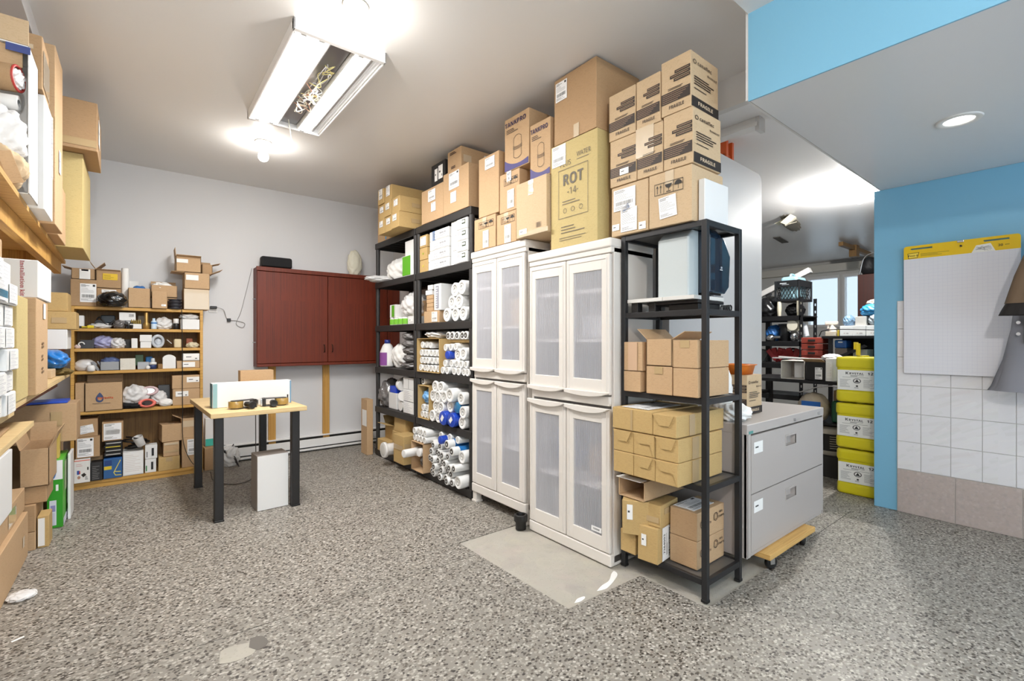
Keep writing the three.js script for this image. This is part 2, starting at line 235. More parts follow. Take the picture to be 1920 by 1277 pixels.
// ================================================================ THE SETTING
const chips = tex(2048, 2048, (g, w, h) => {
  g.fillStyle = '#a8a49c'; g.fillRect(0, 0, w, h);
  const cols = ['#55504b', '#615b54', '#433e3a', '#bdb8af', '#cfcbc3', '#dcd8d0', '#847d75', '#c4beb4', '#6c655d', '#e3dfd8', '#9e978e', '#d5d1c9'];
  for (let i = 0; i < 72000; i++) {
    const x = rnd() * w, y = rnd() * h, r = 2.6 + rnd() * 4.6, a = rnd() * 6.3; g.fillStyle = cols[Math.floor(rnd() * cols.length)];
    for (const [ox, oy] of x < 8 || y < 8 || x > w - 8 || y > h - 8 ? [[0, 0], [w, 0], [0, h], [-w, 0], [0, -h], [w, h], [-w, -h]] : [[0, 0]]) { g.beginPath(); for (let k = 0; k < 5; k++) { const q = a + k * 1.2566, s = r * (0.6 + 0.5 * ((i * 7 + k * 13) % 10) / 10); g.lineTo(x + ox + Math.cos(q) * s, y + oy + Math.sin(q) * s * 0.8); } g.fill(); }
  }
}, { repeat: 1 / 3 });
chips.anisotropy = 8;
const stain = tex(512, 512, (g, w, h) => {
  g.fillStyle = '#b0aba0'; g.fillRect(0, 0, w, h);
  for (let i = 0; i < 900; i++) { const v = 120 + Math.floor(rnd() * 90), r = 3 + rnd() * 34; g.fillStyle = `rgba(${v},${v - 4},${v - 14},0.05)`; g.beginPath(); g.ellipse(rnd() * w, rnd() * h, r, r * 0.6, rnd() * 3, 0, 7); g.fill(); }
  for (let i = 0; i < 5000; i++) { const v = 90 + Math.floor(rnd() * 120); g.fillStyle = `rgba(${v},${v - 6},${v - 14},0.3)`; g.fillRect(rnd() * w, rnd() * h, 1.5, 1.5); }
}, { repeat: 0.8 });
const floorM = phy(0xffffff, 0.3, { map: chips, roughnessMap: tex(256, 256, (g, w, h) => { g.fillStyle = '#9a9a9a'; g.fillRect(0, 0, w, h); for (let i = 0; i < 500; i++) { const v = 90 + Math.floor(rnd() * 110); g.fillStyle = `rgba(${v},${v},${v},0.18)`; g.beginPath(); g.ellipse(rnd() * w, rnd() * h, 4 + rnd() * 30, 3 + rnd() * 14, rnd() * 3, 0, 7); g.fill(); } }, { data: true, repeat: 0.5 }) });
floorM.roughness = 0.82; floorM.color.setRGB(0.66, 0.645, 0.625);
const concreteM = std(0xffffff, 0.75, { map: stain });
{ // chip-coated slab with the bare concrete patch and the old wall joints left open in it
  const s = new THREE.Shape([[-0.95, 5.85], [10.4, 5.85], [10.4, -2.1], [-0.95, -2.1]].map(([a, b]) => new THREE.Vector2(a, b)));
  const hole = (pts) => s.holes.push(new THREE.Path(pts.map(([a, b]) => new THREE.Vector2(a, b))));
  hole([[1.6, 2.545], [2.95, 2.545], [2.95, 1.18], [2.14, 1.182], [2.15, 1.572], [1.615, 1.592]]);
  hole([[-0.84, 2.386], [1.585, 2.343], [1.585, 2.337], [-0.84, 2.38]]);
  hole([[1.4, 2.549], [1.598, 2.547], [1.598, 2.541], [1.4, 2.543]]);
  hole([[2.96, 1.183], [4.2, 1.183], [4.2, 1.178], [2.96, 1.178]]);
  const g = new THREE.ExtrudeGeometry(s, { depth: 0.006, bevelEnabled: false }); g.rotateX(-PI / 2); g.translate(0, -0.006, 0);
  struct('floor', metric(g), floorM);
  struct('floor_concrete', bb(-0.95, 10.4, -0.16, -0.0061, -5.85, 2.1, 0), concreteM);
}
{ // dried plaster on the bare concrete
  const blob = (pts) => { const s = new THREE.Shape(); s.moveTo(...pts[0]); s.splineThru(pts.slice(1).map((q) => new THREE.Vector2(...q))); const g = new THREE.ExtrudeGeometry(s, { depth: 0.0015, bevelEnabled: false }); g.rotateX(-PI / 2); return g; };
  const t = thing('plaster_smear', 'white plaster smears on the bare concrete patch beside the metal rack', 'smear', [1.85, -0.0058, -1.62], 0.0);
  M('streak', blob([[0, 0.0], [0.06, 0.02], [0.13, 0.03], [0.2, 0.07], [0.235, 0.08], [0.22, 0.045], [0.15, 0.012], [0.07, -0.012], [0.03, -0.01], [0, 0]]), paper, t); M('streak', blob([[-0.17, -0.005], [-0.13, 0.012], [-0.09, 0.006], [-0.1, -0.008], [-0.14, -0.014], [-0.17, -0.005]]), paper, t);
}
{ // wear on the coating
  const t = thing('worn_spot', 'bare grey worn spot with a dark edge in the chip floor', 'worn spot', [0.33, 0.0005, -2.22]);
  M('bare_patch', (() => { const s = new THREE.Shape(); s.moveTo(-0.07, -0.04); s.splineThru([[-0.05, 0.05], [0.02, 0.045], [0.06, 0.02], [0.05, -0.05], [-0.02, -0.06], [-0.07, -0.04]].map((q) => new THREE.Vector2(...q))); const g = new THREE.ExtrudeGeometry(s, { depth: 0.0008, bevelEnabled: false }); g.rotateX(-PI / 2); return metric(g); })(), concreteM, t);
  M('dark_patch', (() => { const s = new THREE.Shape(); s.moveTo(0.04, 0.0); s.splineThru([[0.06, 0.06], [0.1, 0.05], [0.11, -0.01], [0.07, -0.04], [0.04, 0.0]].map((q) => new THREE.Vector2(...q))); const g = new THREE.ExtrudeGeometry(s, { depth: 0.001, bevelEnabled: false }); g.rotateX(-PI / 2); return g; })(), std(0x6f6a64, 0.8), t);
  single('paper_scrap', 'tiny white paper scrap on the chip floor', 'scrap', bx(0.04, 0.001, 0.012, 0), paper, [-0.393, 0.0008, -2.9], 0.5);
  single('film_scrap', 'crumpled clear film on the floor by the long carton', 'film', lump(0.1, 0.03, 0.1, 0.3, 181), cloudBag, [-0.44, 0.0, -3.35]);
}
struct('ceiling_main', bb(-0.95, 2.97, 2.95, 3.06, -5.85, -1.065, 0), ceilM);
struct('ceiling_front', bb(-0.95, 2.303, 2.85, 3.06, -1.065, 2.1, 0), ceilM);
const soffitM = std(new THREE.Color(0.72, 0.72, 0.72), 0.3, { bumpMap: ceilM.bumpMap, bumpScale: 0.0012 });
struct('ceiling_soffit', bb(2.312, 4.6, 2.434, 2.52, -1.062, 2.1, 0), soffitM);
struct('wall_fascia', bb(2.303, 2.312, 2.43, 2.855, -1.065, 2.1, 0), blueP);
struct('wall_bulkhead', bb(2.306, 4.6, 2.437, 3.06, -1.078, -1.066, 0), whitePaint);
struct('wall_header', bb(2.95, 3.0, 2.76, 2.96, -1.8, -1.078, 0), whitePaint);
struct('wall_back', bb(-0.95, 2.95, 0, 3.06, -5.85, -5.75, 0), wallM);
{ // wall behind the camera with the wide window band that lights this end of the room
  const x0 = -0.3, x1 = 4.2, y0 = 0.7, y1 = 2.4;
  struct('wall_front', merge([bb(-0.95, x0, 0, 3.06, 2.0, 2.1, 0), bb(x1, 4.6, 0, 3.06, 2.0, 2.1, 0), bb(x0, x1, 0, y0, 2.0, 2.1, 0), bb(x0, x1, y1, 3.06, 2.0, 2.1, 0)]), wallM);
  const bars = []; for (let i = 0; i <= 5; i++) { const x = x0 + (x1 - x0) * i / 5; bars.push(bb(Math.max(x0, x - 0.03), Math.min(x1, x + 0.03), y0, y1, 2.0, 2.05)); } for (let k = 0; k <= 2; k++) { const y = y0 + (y1 - y0) * k / 2; bars.push(bb(x0, x1, Math.max(y0, y - 0.03), Math.min(y1, y + 0.03), 2.0, 2.05)); }
  const f = struct('window_1', merge(bars), white), glass = phy(0xffffff, 0, { transmission: 1, thickness: 0 });
  for (let i = 0; i < 5; i++) for (let k = 0; k < 2; k++) M('pane', bb(x0 + (x1 - x0) * i / 5 + 0.03, x0 + (x1 - x0) * (i + 1) / 5 - 0.03, y0 + (y1 - y0) * k / 2 + 0.03, y0 + (y1 - y0) * (k + 1) / 2 - 0.03, 2.02, 2.025, 0), glass, f);
}
struct('wall_left', bb(-0.95, -0.85, 0, 3.06, -5.75, 2.0, 0), wallM);
struct('wall_duct', bb(-0.85, -0.409, 2.843, 2.96, -5.75, -1.066, 0), std(new THREE.Color(0.66, 0.655, 0.67), 0.5));
struct('wall_right', bb(2.62, 2.95, 0, 3.06, -5.75, -1.8, 0), wallM);
{ // free-standing partition with a rounded upper corner
  const s = new THREE.Shape(); s.moveTo(2.62, 0); s.lineTo(3.905, 0); s.lineTo(3.905, 2.53); s.quadraticCurveTo(3.903, 2.585, 3.85, 2.597); s.lineTo(2.62, 2.63);
  const g = new THREE.ExtrudeGeometry(s, { depth: 0.1, bevelEnabled: false, curveSegments: 10 }); g.translate(0, 0, -1.8);
  struct('wall_partition', g, std(new THREE.Color(0.56, 0.55, 0.545), 0.5));
}
// blue wall with its glazed tile dado
struct('wall_blue', bb(4.48, 4.6, 0, 2.434, -1.11, 2.0, 0.004), blueP);
{
  const marble = std(0xffffff, 0.16, { map: tex(256, 256, (g, w, h) => { g.fillStyle = '#e2e0e2'; g.fillRect(0, 0, w, h); for (let i = 0; i < 60; i++) { const v = 204 + Math.floor(rnd() * 36); g.strokeStyle = `rgba(${v},${v - 3},${v - 4},0.22)`; g.lineWidth = 4 + rnd() * 16; g.beginPath(); const x = rnd() * w, y = rnd() * h; g.moveTo(x, y); g.lineTo(x + 60 + rnd() * 60, y - 20 - rnd() * 40); g.stroke(); } }, { repeat: 2.3 }) });
  const slate = std(0xffffff, 0.5, { map: tex(256, 256, (g, w, h) => { g.fillStyle = '#b5a79f'; g.fillRect(0, 0, w, h); for (let i = 0; i < 1600; i++) { const v = 110 + Math.floor(rnd() * 80); g.fillStyle = `rgba(${v + 30},${v + 22},${v + 18},0.12)`; const r = 1 + rnd() * 7; g.beginPath(); g.ellipse(rnd() * w, rnd() * h, r, r * 0.7, rnd() * 3, 0, 7); g.fill(); } }, { repeat: 2 }) });
  const dado = struct('wall_tiles', bb(4.472, 4.481, 0, 1.576, -0.966, 2.0, 0), std(0xcfcbc6, 0.8));
  const zs = [-0.964, -0.828, -0.667, -0.509, -0.352, -0.195, -0.038, 0.119, 0.276], ys = [0.323, 0.53, 0.739, 0.948, 1.157, 1.366, 1.574];
  for (let i = 0; i < 8; i++) for (let k = 0; k < 6; k++) M('tile', bb(4.4655, 4.4725, ys[k] + 0.0015, ys[k + 1] - 0.0015, zs[i] + 0.0012, zs[i + 1] - 0.0012, 0.0018), marble, dado);
  for (let i = 0; i < 4; i++) M('floor_tile', bb(4.4655, 4.4725, 0.002, 0.32, -0.964 + i * 0.32 + 0.002, -0.644 + i * 0.32 - 0.002, 0.0018), slate, dado);
}
// room behind the partition
struct('ceiling_back', bb(3.0, 10.4, 2.76, 2.86, -4.95, -1.078, 0), std(new THREE.Color(0.85, 0.85, 0.86), 0.3, { bumpMap: ceilM.bumpMap, bumpScale: 0.0025 }));
struct('ceiling_back_end', bb(4.6, 10.4, 2.76, 2.86, -1.078, 2.1, 0), ceilM);
struct('wall_back_room', bb(2.95, 10.4, 0, 2.86, -5.05, -4.95, 0), wallM);
struct('wall_back_end', bb(4.6, 10.4, 0, 2.86, 2.0, 2.1, 0), wallM);
{
  const X0 = 10.2, X1 = 10.32, wins = [[-3.6, -3.04, 1.53, 2.5], [-3.0, -2.62, 1.53, 2.5], [-2.2, -0.9, 1.53, 2.5]], parts = [];
  let z = -4.95; for (const [a, b, y0, y1] of wins) { parts.push(bb(X0, X1, 0, 2.86, z, a, 0), bb(X0, X1, 0, y0, a, b, 0), bb(X0, X1, y1, 2.86, a, b, 0)); z = b; } parts.push(bb(X0, X1, 0, 2.86, z, 2.0, 0));
  struct('wall_far', merge(parts), std(0xd9d8d4, 0.6));
  wins.forEach(([a, b, y0, y1]) => {
    const f = struct('window_' + (wins.findIndex((q) => q[0] === a) + 2), merge([bb(X0 - 0.02, X1, y0, y0 + 0.05, a, b), bb(X0 - 0.02, X1, y1 - 0.05, y1, a, b), bb(X0 - 0.02, X1, y0 + 0.05, y1 - 0.05, a, a + 0.035), bb(X0 - 0.02, X1, y0 + 0.05, y1 - 0.05, b - 0.035, b)]), white);
    M('pane', bb(X0 + 0.05, X0 + 0.055, y0 + 0.05, y1 - 0.05, a + 0.035, b - 0.035, 0), phy(new THREE.Color(0.52, 0.52, 0.52), 0, { transmission: 1, thickness: 0 }), f);
  });
  struct('trim_1', bb(10.06, 10.2, 2.56, 2.7, -4.9, -2.3, 0.006), std(0xd6d2c8, 0.6));
}
// torn patches of ceiling board in the back room
const torn = thing('torn_ceiling_patch', 'torn paper patch hanging from the back room ceiling', 'torn patch', [6.45, 2.742, -2.45], 0.25);
{ const mt = std(0x8f897c, 0.8, { side: THREE.DoubleSide }); M('scrape', lump(0.9, 0.014, 0.16, 0.35, 301), mt, torn).position.y = 0.004; for (const [x, z, a] of [[-0.45, 0.02, 0.9], [-0.38, -0.05, 0.6], [-0.3, 0.03, 1.1], [-0.2, 0, 0.5]]) { const q = M('flake', bx(0.14, 0.004, 0.09, 0.001), std(0xd4cdb8, 0.8), torn); q.position.set(x, -0.035, z); q.rotation.set(a * 0.5, x * 5, a); } }
single('ceiling_scrape', 'small dark gouge in the back room ceiling board', 'gouge', bx(0.5, 0.01, 0.09, 0.002), std(0x55514b, 0.9), [7.4, 2.753, -2.95], 0.15);

// ---------------------------------------------------------------- lamps
{ // surface-mounted fluorescent box with its middle cover missing
  const t = thing('fluorescent_fixture', 'white fluorescent ceiling box with open middle channel and loose wires', 'ceiling light', [0.888, 2.889, -3.24]);
  const enamel = std(0xf2f2f2, 0.28), w = 0.251, l = 0.645, H = 0.061;
  M('frame', merge([bb(-w, -w + 0.01, 0, H, -l, l), bb(w - 0.01, w, 0, H, -l, l), bb(-w, w, 0, H, l - 0.03, l), bb(-w, w, 0, H, -l, -l + 0.03)]), enamel, t);
  M('back_plate', bb(-w + 0.01, w - 0.01, 0.054, H, -l + 0.03, l - 0.03, 0), enamel, t);
  M('channel', bb(-0.045, 0.075, 0.04, 0.054, -l + 0.03, l - 0.03, 0.002), std(0x9a9a9c, 0.35, { metalness: 0.7 }), t);
  for (const [a, b] of [[-0.237, -0.05], [0.08, 0.237]]) M('reflector', merge([bb(a, b, 0.046, 0.054, -l + 0.03, l - 0.03, 0), bb(a, a + 0.006, 0.012, 0.05, -l + 0.03, l - 0.03, 0), bb(b - 0.006, b, 0.012, 0.05, -l + 0.03, l - 0.03, 0)]), enamel, t);
  const glow = std(0xffffff, 0.4, { emissive: new THREE.Color(1, 0.985, 0.95), emissiveIntensity: LAMP.tubeGlow });
  for (const x of [-0.192, -0.1, 0.115]) {
    const g = cyl(0.018, 0.018, 1.2, 16); g.rotateX(PI / 2); const q = M('tube_lamp', g, glow, t); q.position.set(x, 0.021, 0);
    for (const z of [-0.606, 0.606]) { const s = M('socket', bx(0.03, 0.042, 0.014, 0.003), std(0xcfcfcf, 0.5), t); s.position.set(x, 0.023, z); }
  }
  const dead = cyl(0.012, 0.012, 1.2, 12); dead.rotateX(PI / 2); M('metal_rail', dead, std(0xa8a8a8, 0.35, { metalness: 0.6 }), t).position.set(0.19, 0.028, 0);
  const wires = ['#e8e4d2', '#e9e9f2', '#d9a58a', '#eadf9c', '#f0f0ea', '#e5d6c0'];
  for (let i = 0; i < 14; i++) {
    const pts = [], z0 = rr(-0.55, 0.1), n = 6; for (let k = 0; k <= n; k++) pts.push([rr(-0.04, 0.07), 0.03 - 0.07 * Math.sin(k / n * PI) * rnd(), z0 + (k / n) * rr(0.15, 0.5) * (i % 2 ? 1 : -0.4) + 0.05]);
    pts.forEach((p) => { p[2] = Math.max(-0.58, Math.min(0.55, p[2])); }); M('wire', tubeG(pts, 0.0028, 30, 5), std(wires[i % 6], 0.5), t);
  }
  M('wire', tubeG([[0.0, 0.03, -0.53], [0.03, -0.03, -0.6], [0.05, -0.06, -0.65], [0.09, -0.11, -0.67]], 0.0028, 20, 5), std(wires[0], 0.5), t);
  for (const [x, ww, k] of [[0.888 - 0.146, 0.18, 1], [0.888 + 0.115, 0.05, 1.3]]) { const a = new THREE.RectAreaLight(new THREE.Color(1, 0.985, 0.965), LAMP.tubes * k, ww, 1.18); a.position.set(x, 2.886, -3.24); a.lookAt(x, 0, -3.24); a.name = 'fluorescent_tube_light'; scene.add(a); }
}
function bulbLamp(label, x, y, z, power) {
  const t = thing('bare_bulb', label, 'ceiling light', [x, y, z]);
  M('ceiling_plate', lathe([[0, 0], [0.062, 0], [0.062, -0.012], [0.05, -0.026], [0.03, -0.032], [0.028, -0.05], [0.019, -0.055], [0, -0.055]]), std(0xdedcd6, 0.4), t);
  M('bulb', lathe([[0, -0.167], [0.014, -0.165], [0.029, -0.156], [0.039, -0.141], [0.042, -0.124], [0.038, -0.105], [0.028, -0.09], [0.018, -0.078], [0.015, -0.065], [0.015, -0.052], [0, -0.052]]), std(0xffffff, 0.4, { emissive: new THREE.Color(1, 0.97, 0.9), emissiveIntensity: LAMP.bulbGlow }), t);
  const l = new THREE.PointLight(new THREE.Color(1, 0.965, 0.915), power, 0, 2); l.position.set(x, y - 0.124, z); l.castShadow = true; l.shadow.radius = 1.6; l.name = 'bulb_light'; scene.add(l);
}
bulbLamp('bare glowing bulb in porcelain holder beside the fluorescent box, above the open floor', 0.859, 2.95, -2.324, LAMP.bulb);
bulbLamp('bare glowing bulb in porcelain holder between the fluorescent box and the back wall', 0.842, 2.95, -4.404, LAMP.bulb);
bulbLamp('bare glowing bulb in porcelain holder over the open floor in front of the blue fascia', 0.15, 2.85, 0.75, 7.5);
bulbLamp('bare glowing bulb on the back room ceiling', 5.45, 2.76, -1.46, LAMP.backBulb);
{
  const t = thing('recessed_downlight', 'round recessed downlight with white trim ring in the grey soffit', 'ceiling light', [3.369, 2.434, -0.471]);
  M('trim_ring', lathe([[0.062, 0.002], [0.064, -0.006], [0.09, -0.008], [0.094, 0.0], [0.094, 0.002]], 32), std(0xe2e0dc, 0.4), t);
  M('lamp_lens', lathe([[0, -0.002], [0.062, 0.0], [0.062, 0.004], [0, 0.004]], 28), std(0xffffff, 0.4, { emissive: new THREE.Color(1, 0.96, 0.88), emissiveIntensity: 9 }), t);
  const l = new THREE.SpotLight(new THREE.Color(1, 0.95, 0.87), LAMP.spot, 0, 1.2, 1, 2); l.position.set(3.369, 2.42, -0.471); l.target.position.set(3.369, 0, -0.471); l.castShadow = true; l.shadow.radius = 3; l.name = 'downlight_light'; scene.add(l, l.target);
}
{ const t = thing('strip_light', 'unlit white batten fixture on the back room ceiling above the partition', 'ceiling light', [3.25, 2.7, -1.74]); M('housing', bb(-0.04, 0.04, 0.0, 0.06, -0.32, 0.32), white, t); M('end_cap', bb(-0.042, 0.042, -0.03, 0.06, 0.3, 0.33), std(0xdadada, 0.5), t); M('rail', bb(-0.06, -0.05, -0.005, 0.02, -0.32, 0.32, 0), white, t); }
// baseboard heater along the back wall
{
  const t = thing('baseboard_heater', 'long low white baseboard heater along the back wall', 'heater', [0, 0.02, -5.748]);
  M('casing', merge([bb(0.72, 2.6, 0.0, 0.02, 0, 0.07), bb(0.72, 2.6, 0.035, 0.125, 0.055, 0.065), bb(0.72, 2.6, 0.15, 0.165, 0, 0.06), bb(0.7, 0.74, 0, 0.165, 0, 0.072)]), white, t);
  M('fins', bb(0.75, 2.6, 0.02, 0.15, 0.004, 0.03, 0), std(0x3a3835, 0.7), t);
}

// ================================================================ FURNITURE
// plastic utility cabinet with four doors of ribbed clear panes; z runs along its front, which faces -x
function utilityCabinet(label, xf, z0, z1, H, legs) {
  const W = z1 - z0, D = 0.4, t = thing('utility_cabinet', label, 'cabinet', [xf, 0, (z0 + z1) / 2]), y0 = legs ? 0.1 : 0.02, mid = legs ? 1.02 : 0.935, hw = W / 2;
  M('carcass', merge([bb(0.03, D, y0, H - 0.03, -hw, -hw + 0.02), bb(0.03, D, y0, H - 0.03, hw - 0.02, hw), bb(D - 0.015, D, y0, H - 0.03, -hw + 0.02, hw - 0.02), bb(0.03, D - 0.015, y0, y0 + 0.03, -hw + 0.02, hw - 0.02), bb(0.012, D - 0.015, mid - 0.03, mid + 0.025, -hw + 0.02, hw - 0.02, 0.006)]), plasticBeige, t);
  M('top', merge([bb(-0.006, D + 0.004, H - 0.055, H, -hw - 0.006, hw + 0.006, 0.012), bb(0.004, D, H - 0.085, H - 0.05, -hw, hw, 0.006)]), plasticBeige, t);
  M('base', bb(0.0, D, y0 - 0.02, y0 + 0.05, -hw, hw, 0.01), plasticBeige, t);
  for (const y of [y0 + (mid - y0) * 0.42, mid + (H - mid) * 0.36, mid + (H - mid) * 0.68]) M('shelf', bb(0.035, D - 0.02, y, y + 0.02, -hw + 0.022, hw - 0.022, 0.003), plasticBeige, t);
  if (legs) for (const z of [-hw + 0.03, hw - 0.03]) for (const x of [0.035, D - 0.03]) M('leg', merge([bb(x - 0.025, x + 0.025, 0.015, 0.1, z - 0.025, z + 0.025), bb(x - 0.032, x + 0.032, 0, 0.016, z - 0.032, z + 0.032)]), plasticBeige, t);
  const pane = phy(new THREE.Color(0.9, 0.905, 0.95), 0.42, { transmission: 0.6, thickness: 0, side: THREE.DoubleSide });
  for (const [ya, yb] of [[y0 + 0.055, mid - 0.045], [mid + 0.035, H - 0.09]]) for (const s of [-1, 1]) {
    const za = s < 0 ? -hw + 0.008 : 0.004, zb = s < 0 ? -0.004 : hw - 0.008, fr = 0.06, w = zb - za - 2 * fr, h = yb - ya - 0.17;
    const door = M('door', merge([bb(0, 0.024, ya, yb, za, za + fr, 0.006), bb(0, 0.024, ya, yb, zb - fr, zb, 0.006), bb(0, 0.024, ya, ya + 0.085, za + fr - 0.004, zb - fr + 0.004, 0.004), bb(0, 0.024, yb - 0.085, yb, za + fr - 0.004, zb - fr + 0.004, 0.004),
      bb(-0.004, 0.006, ya + 0.02, yb - 0.02, za + 0.018, za + 0.026, 0.002), bb(-0.004, 0.006, ya + 0.02, yb - 0.02, zb - 0.026, zb - 0.018, 0.002), bb(-0.004, 0.006, yb - 0.028, yb - 0.02, za + 0.02, zb - 0.02, 0.002)]), plasticBeige, t);
    const n = 20 * 6, g = new THREE.PlaneGeometry(w + 0.012, h + 0.012, n, 1), p = g.attributes.position; for (let i = 0; i < p.count; i++) p.setZ(i, 0.007 * Math.abs(Math.sin(p.getX(i) / w * 20 * PI / 1.02))); g.computeVertexNormals(); g.rotateY(-PI / 2); g.translate(0.012, (ya + yb) / 2, (za + zb) / 2); M('ribbed_pane', g, pane, door);
    const top = ya > 0.9, hy = top ? ya : yb, hs = new THREE.Shape(); // curved finger ledge
    hs.moveTo(za, 0); hs.lineTo(zb, 0); hs.quadraticCurveTo((za + zb) / 2 + 0.06, top ? -0.045 : -0.055, za, -0.016);
    const e = new THREE.ExtrudeGeometry(hs, { depth: 0.02, bevelEnabled: true, bevelSize: 0.003, bevelThickness: 0.003, bevelSegments: 1 }); e.rotateY(-PI / 2); e.translate(0.002, hy + (top ? 0.012 : 0), 0); M('handle_ledge', e, plasticBeige, door);
  }
  return t;
}
const cabNear = utilityCabinet('beige plastic utility cabinet standing on the floor, beside the metal rack', 2.085, -2.43, -1.725, 1.862, false);
const cabFar = utilityCabinet('taller beige plastic utility cabinet on short legs, between black shelving and the other cabinet', 2.1, -3.15, -2.485, 1.982, true);
sheet(cabNear, [0, 0, 0], 'x-', 0.25, 0.19, 0.075, 0.028, matOf(tex(128, 48, (g, w, h) => { g.fillStyle = '#f2f2f2'; g.fillRect(0, 0, w, h); boxText(g, '100008', 64, 24, 26, '#222'); })), 'number_sticker');
single('pvc_coupling', 'short black pipe coupling propping up the corner between the two plastic cabinets', 'pipe fitting', lathe([[0.0, 0], [0.036, 0], [0.036, 0.05], [0.046, 0.055], [0.046, 0.095], [0.04, 0.098], [0.03, 0.098], [0.03, 0.03], [0, 0.03]], 20), blackP, [2.05, 0, -2.472]);
{ // a few things dimly seen behind the ribbed panes
  const put2 = (nm, lab, m, x, y, z, w, h, d) => single(nm, lab, 'storage box', bb(-w / 2, w / 2, 0, h, -d / 2, d / 2, 0.008), m, [x, y, z], 0);
  put2('storage_box', 'brown box behind the ribbed pane on the lower shelf of the shorter plastic cabinet', K.tan, 2.31, 0.443, -1.92, 0.16, 0.18, 0.2);
  put2('storage_box', 'dark case behind the ribbed pane at the bottom of the shorter plastic cabinet', K.black, 2.3, 0.071, -1.95, 0.2, 0.15, 0.26);
  put2('storage_box', 'blue case behind the ribbed pane high in the lower half of the shorter plastic cabinet', K.blue, 2.32, 0.443, -2.24, 0.16, 0.24, 0.16);
  put2('storage_box', 'pale box behind the upper ribbed pane of the shorter plastic cabinet', K.white, 2.28, 1.295, -1.93, 0.16, 0.14, 0.24);
  put2('storage_box', 'white bin behind the bottom ribbed pane of the shorter plastic cabinet', K.white, 2.3, 0.071, -2.25, 0.16, 0.22, 0.18);
  put2('storage_box', 'grey case at the foot of the upper half of the shorter plastic cabinet', grey, 2.3, 0.963, -2.2, 0.18, 0.2, 0.24);
  put2('storage_box', 'pale carton behind the upper ribbed pane of the taller plastic cabinet', K.pale, 2.28, 1.388, -2.66, 0.18, 0.2, 0.22);
  put2('storage_box', 'white carton behind the lower ribbed pane of the taller plastic cabinet', K.white, 2.3, 0.508, -2.68, 0.18, 0.26, 0.22);
}
// black plastic shelving unit
function plasticShelving(label, z0, z1) {
  const x0 = 2.105, x1 = 2.56, t = thing('plastic_shelving', label, 'shelving', [x0, 0, (z0 + z1) / 2]), hw = (z1 - z0) / 2, D = x1 - x0, lv = [0.07, 0.545, 0.985, 1.44, 1.92, 2.36];
  for (const y of lv) {
    const ribs = []; for (let k = 1; k < 8; k++) { const z = -hw + k * 2 * hw / 8; ribs.push(bb(0.02, D - 0.02, y - 0.045, y - 0.006, z - 0.004, z + 0.004, 0)); }
    M('shelf', merge([bb(0.004, D, y - 0.008, y, -hw, hw, 0.002), bb(0, 0.016, y - 0.062, y + 0.002, -hw, hw, 0.005), bb(D - 0.016, D, y - 0.062, y + 0.002, -hw, hw, 0.005), bb(0.01, D - 0.01, y - 0.062, y + 0.002, -hw, -hw + 0.014, 0.004), bb(0.01, D - 0.01, y - 0.062, y + 0.002, hw - 0.014, hw, 0.004), ...ribs]), blackPl, t);
  }
  for (const z of [-hw + 0.024, hw - 0.024]) for (const x of [0.026, D - 0.026]) for (let k = 0; k < lv.length; k++) {
    const ya = k ? lv[k - 1] : 0, yb = lv[k] - 0.06; if (yb - ya < 0.005) continue;
    const g = new THREE.CylinderGeometry(0.024, 0.021, yb - ya, 14); g.translate(x, (ya + yb) / 2, z); M('post', g, blackPl, t);
  }
  return t;
}
plasticShelving('black plastic shelving unit beside the mahogany wall cabinet', -5.105, -4.14);
plasticShelving('black plastic shelving unit beside the taller plastic cabinet', -4.12, -3.165);
// black metal rack
const rackY = [0.11, 0.565, 0.995, 1.435, 1.872];
{
  const t = thing('metal_rack', 'narrow black metal rack with five shelves full of cartons', 'rack', [2.166, 0, -1.4575]), W = 0.515, D = 0.36, hw = W / 2, q = 0.028;
  for (const z of [-hw, hw - q]) for (const x of [0, D - q]) { const p = M('post', bb(x, x + q, 0.012, 1.872, z, z + q, 0.002), rackM, t); M('foot', bb(x - 0.002, x + q + 0.002, 0, 0.014, z - 0.002, z + q + 0.002, 0.002), blackP, p); }
  for (const y of rackY) {
    const s = M('shelf', bb(0.01, D - 0.01, y - 0.012, y - 0.003, -hw + 0.01, hw - 0.01, 0.001), std(0x6a6764, 0.32, { metalness: 0.35 }), t);
    M('rail', merge([bb(0.001, 0.022, y - 0.03, y, -hw + q, hw - q, 0.002), bb(D - 0.022, D - 0.001, y - 0.03, y, -hw + q, hw - q, 0.002), bb(q, D - q, y - 0.03, y, -hw + 0.001, -hw + 0.022, 0.002), bb(q, D - q, y - 0.03, y, hw - 0.022, hw - 0.001, 0.002)]), rackM, s);
  }
}
